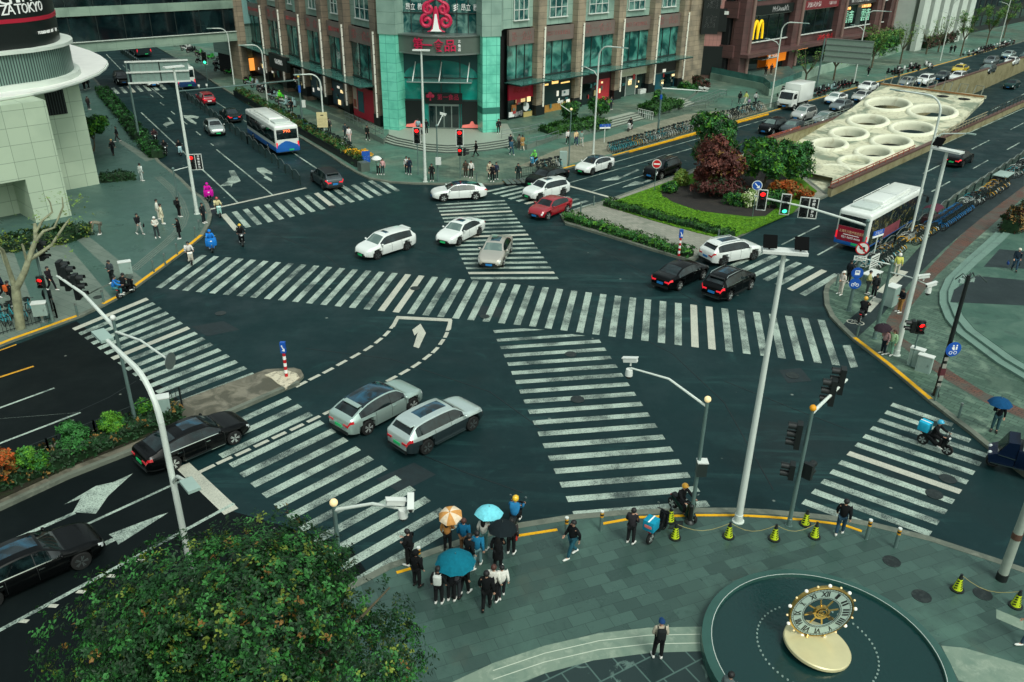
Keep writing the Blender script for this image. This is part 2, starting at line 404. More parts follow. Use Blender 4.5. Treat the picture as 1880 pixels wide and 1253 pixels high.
def stripes(A0,B0,A1,B1,i0,i1,lo,hi,w=.42,skip=()):
 """zebra bars: bar i0 runs A0-B0, bar i1 runs A1-B1, the others are spaced evenly between and beyond"""
 A0,B0,A1,B1=G(*A0),G(*B0),G(*A1),G(*B1)
 for i in range(lo,hi+1):
  if i in skip:continue
  t=(i-i0)/(i1-i0)
  a,b=lerp(A0,A1,t),lerp(B0,B1,t)
  e=(A1-A0).normalized()*(w/2);e2=(B1-B0).normalized()*(w/2)
  k=abs((b-a).normalized().cross(e.normalized()).z);e=e/max(k,.5);k2=abs((b-a).normalized().cross(e2.normalized()).z);e2=e2/max(k2,.5)
  m_=rnd.random()
  tgt=fp if m_>.94 else mk_
  q=[a-e,a+e,b+e2,b-e2]
  ar=(q[1]-q[0]).cross(q[2]-q[0]).z
  if ar<0:q=q[::-1]
  z_=zn();tgt.add([(p.x,p.y,z_)for p in q],[(0,1,2,3)])
stripes((291,529),(375,469),(977.5,600),(1002,528),0,26,0,26)
stripes((977.5,600),(1002,528),(1535,671),(1507.5,588),26,44,27,44)
mk_.add([(p.x,p.y,ZM)for p in(G(1562,676),G(1575,674),G(1561,634),G(1547,635))],[(0,1,2,3)])
stripes((801,376.6),(927,369),(860,502),(1017.6,501),0,17,0,18,w=.4)
stripes((919,639),(1102,627),(1053,945),(1300,925),2,17,2,17,w=.4)
mk_.add([(p.x,p.y,ZM)for p in(G(908,612),G(1000,606),G(960,603.5),G(905,607))],[(0,1,2,3)])
mk_.add([(p.x,p.y,ZM)for p in(G(914,628),G(1075,617),G(1050,614),G(911,623))],[(0,1,2,3)])
stripes((430,389),(456,418),(680,332.5),(715,355.5),0,14,-1,15,w=.45)
stripes((892.5,352.5),(947,340.6),(1027,394),(1096,373),0,9,0,9,w=.42)
stripes((1342,490),(1402,463),(1473,542),(1537,504),0,6,-1,6,w=.45)
stripes((135,605.5),(271,549),(318,744),(467,687),0,14,0,14,w=.42)
stripes((405,838.5),(571,760),(485,911),(658,823.5),2,6,0,13,w=.42)
stripes((1600,786),(1800,853),(1526,866),(1737,941),3,8,2,11,w=.42)
seg(mk_,G(1637,743),G(1749,781),.42);seg(mk_,G(1626,757),G(1781,810),.42)
stripes((202,174),(192,163),(304,165),(292,154),0,7,0,7,w=.5)
def line(mb,a,b,w=.15):seg(mb,G(*a),G(*b),w)
def dashes(mb,a,b,dl,gl,w=.15,off=0.0):
 a,b=G(*a),G(*b);L_=(b-a).length;d=(b-a).normalized();t=off
 while t<L_:
  seg(mb,a+d*t,a+d*min(t+dl,L_),w);t+=dl+gl
line(mk_,(545,286),(655,358),.15);line(mk_,(385,180),(590,315),.13)
line(mk_,(259,207),(436,372),.15);line(mk_,(397.5,275),(500,358),.15)
line(fp,(385,385),(562,345.5),.32)
dashes(mk_,(276,174),(392,268),2.2,4.4,.14)
line(mk_,(195,100),(222,128),.14);line(mk_,(225,120),(300,180),.12)
line(fp,(1045,342),(1130,365.5),.35)
line(mk_,(1042,337),(1320,259),.14);line(mk_,(1087,352),(1192,319),.14)
line(mk_,(1122,300),(1420,216),.12)
dashes(mk_,(1320,259),(1880,100),3,6,.14)
dashes(mk_,(1501,469),(1880,258),5.0,7.0,.15,0);dashes(mk_,(1435,450),(1880,226),6.5,8.5,.15,0)
line(mk_,(1514,363),(1880,199),.15)
line(mk_,(1317,481),(1345,470),.3)
line(mk_,(-60,774),(148,758),.01)
line(mk_,(-40,764),(100,713),.14);line(mk_,(-40,830),(148,758),.14)
line(yp,(-40,706),(62,673),.16);line(yp,(-30,655),(30,633),.12)
line(fp,(335,855),(425,940),.62);line(mk_,(145,970),(347,877),.14)
line(mk_,(-30,1016),(138,942),.2)
line(mk_,(-10,1163),(185,1058),.17);line(mk_,(185,1058),(430,925),.17)
for a in((44,1141),(98,1113),(149,1087),(205,1058),(258,1030)):
 p=G(*a);fp.add([(p.x+x,p.y+y,ZM)for x,y in((-.17,-.07),(.13,-.09),(.17,.07),(-.13,.09))],[(0,1,2,3)])
line(fp,(727,583.5),(829,588.5),.42);line(fp,(730,584),(721,601),.24);line(fp,(827,588),(824,606),.24)
for a,b in[((710,613),(.6)),((696,624.5),.7),((676,640),.7),((652.5,653.5),.7),((627.5,667),.7),((602.5,681),.7),((577.5,693.5),.7),((553,706),.6)]:pass
def dashcurve(pts,dl):
 P_=[G(*p)for p in pts]
 for i,p in enumerate(P_):
  d=(P_[min(i+1,len(P_)-1)]-P_[max(i-1,0)]).normalized();seg(fp,p-d*dl/2,p+d*dl/2,.22)
dashcurve([(721,599),(710,613),(695,626),(676,640),(652.5,653.5),(627.5,667),(602.5,681),(577.5,693.5),(553,706)],.75)
dashcurve([(823,603),(819,615.5),(811,628.5),(799,643.5),(784,656),(764,670.5),(742.5,683.5),(719,696),(690,712)],.75)
dashcurve([(605,756),(576,770),(545,785),(512.5,800),(480,815),(446,831),(412,846),(380,861)],.75)
def pxpoly(mb,pts):
 mb.slab([G(*p)for p in pts],None,zn())
pxpoly(fp,[(772,595),(757,606),(761,617),(767,611),(759,637),(769,640),(782,612)])
pxpoly(mk_,[(244,870),(208,886),(176,893),(118,927),(148,916),(134,941),(176,944),(199,911)])
pxpoly(mk_,[(309,942),(292,947),(200,982),(208,988),(172,1004),(172,1014),(213,993),(217,1001)])
pxpoly(mk_,[(1102,333),(1134,323),(1138,326),(1170,311),(1174,313),(1140,328),(1134,331)])
pxpoly(mk_,[(1142,345),(1166,333),(1178,335),(1205,325),(1208,328),(1180,338)])
pxpoly(mk_,[(420,314),(425,326),(418,328),(418,333),(411,337),(402,343),(424,341),(424,345),(428,338),(442,333),(430,313)])
pxpoly(mk_,[(471,309),(484,308),(500,317),(500,322),(489,318),(484,320),(499,330),(499,334),(484,327),(486,324),(472,314)])
pxpoly(mk_,[(307,216),(312,217),(320,227),(306,232),(307,236),(299,229),(305,225),(313,224)])
pxpoly(mk_,[(337,212),(354,212),(366,215),(362,219),(355,217),(350,218),(361,226),(360,229),(350,225),(338,216)])
for mb,nm in((mk_,'road_markings'),(fp,'road_markings'),(yp,'road_markings')):
 struct(mb.build(nm,angle=0))
mk('asphalt_seam',(12,22,24),.5,var=.2);mk('asphalt_patch',(21,37,40),.7,var=.25,vscale=3,bump=.3)
mb=MB('asphalt_seam')
for pts in([(640,420),(760,455),(905,500),(1060,560),(1235,650),(1330,740),(1420,900)],[(560,640),(720,660),(900,720),(1010,800)],[(480,420),(600,470),(700,560)],[(1050,430),(1180,500),(1290,560)],[(1330,700),(1480,760),(1560,790)],[(760,830),(860,870),(960,905)],[(90,780),(200,730),(250,700)]):
 mb.strip([G(*p)for p in pts],.045,0,.0062)
struct(mb.build('road_seams',angle=0));mb=MB('asphalt_patch')
for pts in([(1430,680),(1470,676),(1490,700),(1446,704)],[(1640,990),(1690,978),(1745,998),(1700,1022)],[(870,560),(930,566),(925,584),(862,578)],[(690,880),(760,850),(800,872),(735,905)],[(350,600),(410,590),(440,606),(380,618)]):
 mb.slab([G(*p)for p in pts],None,.0072)
struct(mb.build('road_patches',angle=0))
ground_mat('iron_cover',(34,42,42),patches=[(6,.5,.6,(52,60,58),.7,0)],rough=(.35,.5),fine=.2,fscale=30)
mh=MB('iron_cover')
for px,py,r_ in[(1048,651,.33),(1060,734,.36),(405,576,.33),(1455,690,.36),(762,530,.33),(890,582,.3),(610,380,.33),(1740,880,.36),(1715,908,.36),(230,500,.0)]:
 if r_:mh.lathe(G(px,py,.0),[(r_,.012),(r_,.026),(r_*.86,.026),(r_*.84,.022),(.02,.024)],20)
struct(mh.build('road_manholes',angle=0))
KH=.13
def pav(name,pts,mat,z1=KH,z0=-.02,side='kerb_stone'):
 mb=MB(mat);mb.slab(pts,z0,z1,mat,side);return struct(mb.build(name,angle=0))
def kerb(pts,mat='kerb_stone',w_=.32,z1=KH+.012,z0=-.01,name='kerb'):
 mb=MB(mat);mb.strip(pts,w_,z0,z1,side=0);return mb
PLAZA_L=[(150,125),(178,152),(205,190),(236,226),(266,268),(292,300),(330,330),(355,355),(372,366),(380,378),(386,398),(382,413),(370,435),(337,463),(287,500),(242,533),(212,550),(188,563),(145,583),(87,604),(25,626),(-60,660),(-300,770)]
pl=[G(*p)for p in PLAZA_L]
pav('plaza_pavement',pl+[Vector((-160,20,0)),Vector((-160,160,0))],'plaza_paving')
struct(kerb(pl).build('kerb',angle=0))
PLAZA_M=[(360,130),(397,155),(450,188),(550,252.5),(609,288),(630,303),(655,318),(678,329),(717,336),(760,338.5),(802,339.5),(850,339),(900,340),(921,338),(957,333),(1029,313.5),(1125,288)]
pm=[G(*p)for p in PLAZA_M]
pm+=[pm[-1]+ROAD_R*d for d in(12,40,80,140,260)]
back=[pm[-1]+Vector((-60,60,0)),pm[0]+Vector((-30,50,0)),pm[0]+ROAD_L*60]
pav('plaza_pavement',pm+[pm[-1]+Vector((-160,160,0)),Vector((-60,380,0)),pm[0]+ROAD_L*160],'brick_paving')
struct(kerb(pm).build('kerb',angle=0))
CORNER=[(2060,180),(1880,282),(1760,357),(1700,403),(1640,444),(1590,482),(1560,500),(1532,516),(1519,528),(1516,540),(1518,563),(1528,584),(1545,602),(1570,626),(1630,672),(1707,737),(1785,797),(1815,822),(1880,872),(2060,1010)]
pc_=[G(*p)for p in CORNER]
pav('corner_pavement',[pc_[0]+ROAD_R*160]+pc_+[Vector((60,24,0)),Vector((200,24,0)),Vector((260,200,0))],'corner_paving')
struct(kerb([pc_[0]+ROAD_R*160]+pc_).build('kerb',angle=0))
NEAR=[(330,1420),(440,1260),(560,1150),(640,1085),(718,1044),(783,1022),(860,995),(952,970),(1050,954.5),(1140,946.5),(1274,942),(1350,942),(1410,945),(1480,951),(1548,959),(1600,968),(1705,994),(1826,1034),(1880,1053),(2040,1110)]
pn=[G(*p)for p in NEAR]
pav('near_pavement',pn+[Vector((30,4,0)),Vector((-6,4,0))],'near_paving')
struct(kerb(pn).build('kerb',angle=0))
def ykerb(pts,w_=.24):
 P_=[Vector(G(*p))for p in pts]
 mb=MB('kerb_yellow');mb.strip(P_,w_,-.008,KH+.025);return struct(mb.build('kerb_painted',angle=0))
for pts in([(370,435),(337,463),(287,500),(242,533)],[(215,549),(190,562)],[(145,583),(87,604),(25,626),(-60,660)],[(924,337),(957,333)],[(1029,313.5),(1055,306)],[(1568,624),(1630,672),(1700,731),(1707,737)]):
 ykerb(pts)
ykerb([(1125,288),(1410,211)]);
P_=[pm[16],pm[17],pm[18],pm[19],pm[20]];mb=MB('kerb_yellow');mb.strip([p+Vector((0,0,0))for p in P_[1:]],.2,-.008,KH+.024);struct(mb.build('kerb_painted',angle=0))
mb=MB('kerb_yellow')
for pts in([(728,1052),(763,1042)],[(952,984),(1023,973)],[(1107,962),(1170,950.5),(1274,946.5),(1350,946.5),(1410,949.5),(1480,955.5),(1548,964),(1582,976)]):
 mb.strip([G(*p,KH)for p in pts],.13,KH-.02,KH+.018)
struct(mb.build('kerb_line_painted',angle=0))
def flat(name,pts,mat,z=KH+.004):
 mb=MB(mat);mb.slab([G(*p,KH)if isinstance(p,tuple)else p for p in pts],None,z);return struct(mb.build(name,angle=0))
flat('paving_band',[(138,438),(162,434),(262,512),(240,532)],'granite_band')
flat('paving_band',[(60,455),(122,448),(206,548),(150,578),(100,595)],'granite_band')
flat('paving_band',[(-60,470),(25,462),(75,600),(20,622),(-60,655)],'granite_band')
flat('paving_band',[(218,262),(224,258),(284,293),(268,297)],'granite_band')
mb=MB('granite_band')
GL=[(290,325),(305,338),(320,352),(333,373),(340,395),(335,412),(322,430),(300,450),(270,475),(243,497)]
gp=[G(*p,KH)for p in GL]
for off in(-.27,-.09,.09,.27):
 pth=[]
 for i,p in enumerate(gp):
  d=(gp[min(i+1,len(gp)-1)]-gp[max(i-1,0)]).normalized();pth.append(p+Vector((-d.y,d.x,0))*off)
 mb.strip(pth,.09,KH,KH+.012)
struct(mb.build('paving_guide_strip',angle=0))
mb=MB('granite_band');gp=[G(*p,KH)for p in[(155,545),(180,531),(205,521),(228,505)]]
for off in(-.1,.1):
 mb.strip([p+Vector((0,off,0))for p in gp],.14,KH,KH+.012)
struct(mb.build('paving_guide_strip',angle=0))
ground_mat('beige_paving',(136,134,116),brick=(47,.5,.25,.02,(142,140,122),(124,124,106),(100,100,86),.5),patches=[(.4,.5,.66,(160,156,138),.6,1.0),(.25,.5,.7,(104,112,98),.6,.5)],fine=.15)
flat('paving_band',[(950,306),(1030,272),(1115,252),(1190,228),(1260,210),(1340,202),(1400,188),(1411,203),(1300,234),(1125,282),(1030,306)],'beige_paving')
flat('footpath_red',[(1880,330),(1760,436),(1700,498),(1645,560),(1627,590),(1632,618),(1680,655),(1740,700),(1800,735),(1880,770),(1880,752),(1810,722),(1755,688),(1700,650),(1655,620),(1650,600),(1668,568),(1720,506),(1780,450),(1880,362)],'red_paving')
flat('cycle_path',[(1880,288),(1820,335),(1740,402),(1690,452),(1640,508),(1600,552),(1546,598),(1572,622),(1620,578),(1668,522),(1735,456),(1800,402),(1880,342)],'cycle_asphalt',KH+.008)
mbp=MB('fresh_paint')
for a,b,w_ in[((1629,531),(1596,556),.0),((1660,498),(1617,538),.55),((1612,548),(1590,572),.55)]:
 if w_:seg(mbp,G(*a,KH),G(*b,KH),w_,KH+.012)
def ringpath(c,r,n=14):return[Vector((c[0]+r*math.cos(2*PI*i/n),c[1]+r*math.sin(2*PI*i/n),0))for i in range(n)]
bx,by=G(1563,591,KH),G(1578,594,KH)
for c in(bx,by):mbp.strip(ringpath(c,.26),.06,KH+.008,KH+.014,closed=True)
for a,b in((bx,(bx+by)/2+Vector((0,.3,0))),((bx+by)/2+Vector((0,.3,0)),by),(by,by+Vector((-.1,.5,0))),((bx+by)/2+Vector((0,.3,0)),by+Vector((-.05,.42,0))),((bx+by)/2,(bx+by)/2+Vector((-.05,.42,0)))):
 seg(mbp,a,b,.06,KH+.012)
struct(mbp.build('road_markings',angle=0))
tc_=G(1905,548,KH)
def arc(c,rx,ry,a0,a1,n=40):return[Vector((c.x+rx*math.cos(R(a0+(a1-a0)*i/n)),c.y+ry*math.sin(R(a0+(a1-a0)*i/n)),0))for i in range(n+1)]
edge=[G(*p,KH)for p in[(2000,745),(1950,730),(1880,700),(1830,670),(1790,640),(1757,615),(1735,588),(1724,560),(1724,540),(1735,515),(1765,485),(1810,445),(1845,412),(1900,380)]]
inn=[p+(Vector((55,50,0))-p).normalized()*.55 for p in edge]
inn2=[p+(Vector((55,50,0))-p).normalized()*1.1 for p in edge]
ground_mat('terrace_stone',(108,136,124),patches=[(.7,.5,.7,(92,112,106),.6,.5)],fine=.1)
farp=[Vector((70,70,0)),Vector((70,30,0))]
for k_,(e_,z_)in enumerate(((edge,KH+.14),(inn,KH+.28))):
 mb=MB('terrace_stone');mb.slab(list(e_)+farp,0,z_);struct(mb.build('terrace_pavement',angle=0))
mb=MB('sport_court');mb.slab(list(inn2)+farp,0,KH+.3);struct(mb.build('terrace_pavement',angle=0))
mb=MB('cycle_asphalt')
for q in([(1806,490),(1835,458),(1960,468),(1960,498)],[(1745,555),(1752,532),(1790,507),(1960,522),(1960,565)]):
 mb.slab([G(*p,KH+.3)for p in q],None,KH+.305)
struct(mb.build('court_surface',angle=0))
MED=[(558,694),(553,684),(540,680),(490,683),(338,738),(240,772),(120,812),(-40,872),(-120,985),(0,936),(125,878),(252,828),(300,812),(405,767),(523,716),(548,706)]
mp_=[G(*p)for p in MED]
pav('median_strip',mp_,'island_concrete',.16)
mb=MB('kerb_stone');mb.strip(mp_[8:],.25,-.01,.19);struct(mb.build('kerb',angle=0))
mb=MB('median_soil');mb.slab([G(*p,.16)for p in[(332,745),(330,775),(252,810),(125,860),(0,918),(-90,960),(-30,885),(120,822),(240,780)]],0,.21);struct(mb.build('median_soil',angle=0))
mb=MB('white_chips');mb.slab([G(*p,.16)for p in[(486,690),(505,683),(530,682),(545,687),(550,694),(540,703),(524,714),(508,704),(498,695)]],.1,.2);struct(mb.build('median_nose',angle=0))
ISL=[(1032,399),(1040,413),(1095,429),(1150,445.5),(1195,460),(1240,473),(1267,480),(1280,477),(1284,470),(1316,453),(1350,438),(1410,409),(1465,386)]
ip=[G(*p)for p in ISL]+[T_D,T_A,G(1320,298),G(1210,336),G(1130,365.5),G(1100,375.5),G(1067,386)]
pav('island_pavement',ip,'paver_strip',.15)
mb=MB('kerb_stone');mb.strip(ip,.24,-.01,.18,closed=True);struct(mb.build('kerb',angle=0))
mb=MB('lawn_soil');mb.slab([G(*p,.15)for p in[(1107,377),(1133,368),(1212,340),(1320,302),(1405,274),(1500,352),(1455,391),(1408,411),(1350,436),(1330,440),(1280,428),(1200,406)]],.1,.2);struct(mb.build('lawn',angle=0))
mb=MB('mulch');mb.slab([G(*p,.15)for p in[(1212,352),(1240,345),(1300,335),(1400,300),(1470,345),(1440,372),(1405,398),(1375,399),(1330,394),(1280,388),(1235,372),(1215,361)]],.1,.215);struct(mb.build('flower_bed_soil',angle=0))
def tile_mat(key,c1,c2,mort,bw,bh,ms=.012,rough=.45,var=(.5,.5,.7,(0,0,0),0.0),ang=47.2,off=.0):
 ma=bpy.data.materials.new(key);ma.use_nodes=True;n=ma.node_tree;L=n.links.new;b=n.nodes['Principled BSDF']
 tc=n.nodes.new('ShaderNodeTexCoord');sp=n.nodes.new('ShaderNodeSeparateXYZ');L(tc.outputs['Object'],sp.inputs[0])
 a=n.nodes.new('ShaderNodeMath');a.operation='MULTIPLY';a.inputs[1].default_value=math.cos(R(ang));L(sp.outputs[0],a.inputs[0])
 a2=n.nodes.new('ShaderNodeMath');a2.operation='MULTIPLY_ADD';a2.inputs[1].default_value=math.sin(R(ang));L(sp.outputs[1],a2.inputs[0]);L(a.outputs[0],a2.inputs[2])
 cb=n.nodes.new('ShaderNodeCombineXYZ');L(a2.outputs[0],cb.inputs[0]);L(sp.outputs[2],cb.inputs[1])
 bt=n.nodes.new('ShaderNodeTexBrick');bt.offset=off;bt.inputs['Scale'].default_value=1;bt.inputs['Brick Width'].default_value=bw;bt.inputs['Row Height'].default_value=bh
 bt.inputs['Mortar Size'].default_value=ms;bt.inputs['Color1'].default_value=lin(c1);bt.inputs['Color2'].default_value=lin(c2);bt.inputs['Mortar'].default_value=lin(mort)
 L(cb.outputs[0],bt.inputs['Vector'])
 no=n.nodes.new('ShaderNodeTexNoise');no.inputs['Scale'].default_value=var[0];no.inputs['Detail'].default_value=6;L(tc.outputs['Object'],no.inputs['Vector'])
 mr=n.nodes.new('ShaderNodeMapRange');mr.inputs[1].default_value=var[1];mr.inputs[2].default_value=var[2];mr.inputs[3].default_value=0;mr.inputs[4].default_value=var[4];L(no.outputs[0],mr.inputs[0])
 mx=n.nodes.new('ShaderNodeMix');mx.data_type='RGBA';L(mr.outputs[0],mx.inputs[0]);L(bt.outputs[0],mx.inputs[6]);mx.inputs[7].default_value=lin(var[3])
 L(mx.outputs[2],b.inputs['Base Color']);b.inputs['Roughness'].default_value=rough
 MATS[key]=ma
def glass_mat(key,c1,c2,rough=.06,scale=(.25,.6),grid=None):
 """window glass seen from outside: dark, glossy, with blurred shapes of the room behind"""
 ma=bpy.data.materials.new(key);ma.use_nodes=True;n=ma.node_tree;L=n.links.new;b=n.nodes['Principled BSDF']
 tc=n.nodes.new('ShaderNodeTexCoord');no=n.nodes.new('ShaderNodeTexNoise');no.inputs['Scale'].default_value=scale[0];no.inputs['Detail'].default_value=5;no.inputs['Distortion'].default_value=1.2
 L(tc.outputs['Object'],no.inputs['Vector'])
 cr=n.nodes.new('ShaderNodeMapRange');cr.inputs[1].default_value=.42;cr.inputs[2].default_value=.66;L(no.outputs[0],cr.inputs[0])
 mx=n.nodes.new('ShaderNodeMix');mx.data_type='RGBA';L(cr.outputs[0],mx.inputs[0]);mx.inputs[6].default_value=lin(c1);mx.inputs[7].default_value=lin(c2)
 L(mx.outputs[2],b.inputs['Base Color']);b.inputs['Roughness'].default_value=rough;b.inputs['Specular IOR Level'].default_value=.8
 MATS[key]=ma
tile_mat('pale_stone',(180,196,172),(171,187,164),(124,140,122),1.5,1.25,.02,.55,(.25,.45,.75,(128,148,130),.5))
tile_mat('teal_tile',(128,222,196),(118,214,188),(68,156,134),1.1,1.0,.02,.25,(.8,.45,.7,(70,160,140),.6),ang=0)
tile_mat('grey_green_tile',(150,178,164),(142,170,157),(88,116,106),1.4,1.2,.02,.4,(.4,.45,.7,(98,128,118),.6))
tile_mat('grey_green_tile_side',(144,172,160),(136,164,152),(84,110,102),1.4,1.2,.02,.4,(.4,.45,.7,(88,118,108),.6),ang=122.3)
tile_mat('brown_stone',(166,150,128),(150,136,117),(90,82,70),1.5,.7,.02,.5,(.6,.45,.7,(84,82,74),.6))
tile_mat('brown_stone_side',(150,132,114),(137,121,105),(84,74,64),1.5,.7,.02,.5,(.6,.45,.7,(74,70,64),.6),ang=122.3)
tile_mat('pink_tile',(178,128,120),(168,120,113),(120,88,84),.6,3.0,.02,.6,(.4,.45,.7,(140,104,98),.7),ang=0)
tile_mat('maroon_tile',(104,74,72),(94,68,66),(52,42,42),1.4,.9,.02,.4,(.4,.45,.7,(60,48,46),.6))
tile_mat('bridge_concrete',(146,170,152),(139,163,146),(104,128,114),2.6,2.0,.015,.7,(.35,.45,.72,(84,106,96),.7))
tile_mat('louvre_grey',(118,144,134),(110,136,126),(46,64,60),.22,30,.05,.4,(.4,.5,.7,(70,92,86),.5))
mk('white_render',(205,214,204),.6,var=.06,vscale=.8)
mk('canopy_white',(232,232,226),.45,var=.05,vscale=1.2)
mk('billboard_black',(14,22,22),.35,var=.1)
mk('sign_red',(178,24,52),.4);mk('sign_crimson',(196,34,76),.35,var=.08,vscale=3);mk('sign_dull_red',(206,58,66),.45,var=.15,vscale=2)
mk('letter_white',(228,230,226),.4,emit=(228,230,226),estr=.12)
mk('fascia_brown',(116,104,98),.4,var=.1,vscale=.5);mk('fascia_grey',(88,100,92),.35,var=.12,vscale=.6)
mk('steel',(150,160,156),.35,metal=.8,var=.06);mk('steel_dark',(60,72,70),.4,metal=.6)
mk('white_metal',(216,220,214),.4,var=.05,vscale=2);mk('pole_white',(206,214,206),.38,var=.07,vscale=1.3)
mk('pole_grey',(104,128,124),.4,metal=.35,var=.1,vscale=1.5);mk('black_metal',(20,26,26),.45,var=.1)
mk('rubber',(16,18,18),.8,var=.15,vscale=20);mk('dark_void',(9,13,14),.9)
glass_mat('window_teal',(14,66,64),(84,156,142),scale=(.4,.5));glass_mat('window_dark',(8,20,22),(24,46,46));glass_mat('window_upper',(14,70,70),(110,150,140),scale=(.9,.6))
glass_mat('glass_entrance',(8,96,92),(30,160,146),scale=(.18,.5));glass_mat('bridge_glass',(8,22,26),(30,50,52),scale=(.3,.5));glass_mat('tower_glass',(10,22,24),(26,46,44),scale=(.1,.3))
mk('canopy_glass',(62,110,102),.12,var=.3,vscale=.8);mk('wood_panel',(190,138,66),.5,var=.15,vscale=3)
mk('lamp_tube',(214,214,198),.3,emit=(214,214,198),estr=.25)
mk('shop_warm',(240,150,60),.5,emit=(250,160,70),estr=.9);mk('shop_orange',(220,120,20),.5,emit=(225,120,20),estr=.55)
mk('gold',(190,160,92),.25,metal=.9,var=.12,vscale=2);mk('gold_pale',(214,205,160),.35,metal=.25,var=.08,vscale=1.4)
mk('pink_decor',(232,120,110),.5,var=.12,vscale=2,emit=(232,120,110),estr=.2)
BIGB='buildings around the crossing'
def wing(root,fr,tubes,s_end,wall,pier,z0,kind,first_s,signs,shops,ext=None):
 """one street wing of the mall: wall, piers with lamp tubes, sign bands, windows, glass canopy"""
 mb=MB(wall,fr);mb.box((s_end/2,-3.2,17.0),(s_end,6,11.9));mb.build('wall',root)
 mb=MB('dark_void',fr);mb.box((s_end/2,-3.6,5.5),(s_end-.1,5.6,11.2));mb.build('inner_wall',root)
 edges=[first_s]+list(tubes)
 for i,t in enumerate(tubes):
  mb=MB(pier,fr);mb.box((t-.35,.05,11.4),(1.5,1.3,22.8));mb.build('pilaster',root)
  p=MB('black_metal',fr);p.box((t-.35,.08,1.3),(1.62,1.36,1.3));p.build('pilaster_base',root)
  tb=MB('lamp_tube',fr);tb.tube([(t+.02,.86,1.7),(t+.02,.86,11.0)],.11,8)
  for q in range(9):tb.box((t+.02,.84,2.3+q*1.05),(.28,.16,.06),'steel_dark')
  tb.build('wall_light',root)
 for i in range(len(edges)-1):
  a,b=edges[i]+(.45 if i else 0),edges[i+1]-1.15
  w_,c=b-a,(a+b)/2
  mb=MB('fascia_brown',fr);mb.box((c,-.02,10.05),(w_,.35,1.7));sg=mb.build('sign_band',root)
  tx=MB('sign_dull_red',fr);tx.text(signs[i%len(signs)],1.15 if ord(signs[i%len(signs)][0])>999 else .75,None,face_T((c,.17,10.05),(1,0,0),(0,0,1)),.08,width=w_*.78);tx.build('lettering',sg)
  g=MB('window_teal',fr);g.box((c,-.12,7.1),(w_,.1,4.2));wn=g.build('window',root)
  f=MB('steel_dark',fr)
  for k in range(1,3):f.box((a+w_*k/3,-.03,7.1),(.08,.12,4.2))
  f.box((c,-.025,5.3),(w_,.14,.16));f.build('window_frame',wn)
  g=MB('window_upper',fr);g.box((c+.1,-.17,13.4),(w_*.56,.12,3.0));wn=g.build('window',root)
  f=MB('white_metal',fr);f.box((c+.1,-.07,11.86),(w_*.6,.26,.12))
  for k in range(0,4):f.box((c+.1-w_*.28+w_*.56*k/3,-.09,13.4),(.08,.1,3.0))
  f.box((c+.1,-.088,13.0),(w_*.56,.09,.07));f.build('window_frame',wn)
  cn=MB('canopy_glass',fr);cn.box((c,1.35,5.12),(w_+1.2,2.6,.05));cv=cn.build('canopy',root)
  f=MB('steel_dark',fr)
  for k in range(5):f.box((a-.5+(w_+1)*k/4,1.3,5.02),(.09,2.7,.12))
  f.box((c,2.55,5.02),(w_+1.2,.08,.13));f.box((c,1.3,5.02),(w_+1.2,.06,.1));f.build('canopy_frame',cv)
  shops[i%len(shops)](root,fr,a,b)
  for q_ in range(7):
   g=MB(rnd.choice([('glow',250,220,160,.9),('glow',240,236,220,.5),('flat',190,60,60),('flat',60,120,120),('flat',200,180,130),('flat',120,130,120)]),fr);g.box((rnd.uniform(a+.5,b-.5),.28,rnd.uniform(1.4,3.3)),(rnd.uniform(.15,.8),.05,rnd.uniform(.12,.7)));g.build('poster',root)  # random made-up panels; glowing ones are warm lights added to brighten shopfronts
def front(root,fr,a,b,z0,z1,mat,name='shopfront',y=.0,th=.2):
 mb=MB(mat,fr);mb.box(((a+b)/2,y,(z0+z1)/2),(b-a,th,z1-z0));return mb.build(name,root)
def lett(par,fr,body,s,y,z,size,mat,width=None,name='lettering'):
 mb=MB(mat,fr);mb.text(body,size,None,face_T((s,y,z),(1,0,0),(0,0,1)),.05,width=width);return mb.build(name,par)
def shop_red(root,fr,a,b):
 front(root,fr,a,b,.7,3.0,'window_dark');s=front(root,fr,a,b,3.0,4.8,'sign_red','shop_sign',.1)
 lett(s,fr,'陶大滋',(a+b)/2,.22,4.0,.8,'gold',2.6)
 mb=MB('letter_white',fr);mb.box(((a+b)/2,.13,2.75),(1.6,.1,.4),('glow',240,200,140,.5));mb.box((a+1.0,.13,2.0),(.8,.1,.8),('flat',190,120,60));mb.lathe((b-1.2,.16,1.9),[(.5,0),(.5,.06)],16,None,Matrix.Rotation(-PI/2,4,'X'))
 mb.box((b-.9,.2,.95),(1.5,.1,.7),('flat',196,176,110));mb.box((a+.6,.14,1.3),(.9,.1,.6));mb.build('poster',root)
 lett(root,fr,'咖啡',(a+b)/2-.3,.13,1.2,.7,'letter_white',1.5)
def shop_green(root,fr,a,b):
 s=front(root,fr,a,b,1.6,4.8,('flat',18,52,50),'shopfront');front(root,fr,a,b,.7,1.6,'wood_panel','wood_base',.02,.2)
 mb=MB(('glow',250,205,120,1.0),fr);mb.box((a+.9,.12,4.1),(.8,.06,.2));mb.box((a+2.6,.12,4.35),(1.2,.06,.6));mb.box((a+4.6,.12,4.0),(1.7,.06,.16));mb.build('shop_sign',root)
 mb=MB('letter_white',fr);mb.box((b-1.1,.13,2.7),(1.4,.05,.7));mb.build('poster',root)
def shop_maroon(root,fr,a,b):
 front(root,fr,a,b,.7,4.8,('flat',58,26,30));front(root,fr,a+w4(a,b),b-.4,.8,3.6,'sign_dull_red','poster',.08)
 front(root,fr,a+.4,a+w4(a,b)-.2,.7,3.4,'window_dark','door',.08)
def w4(a,b):return(b-a)*.52
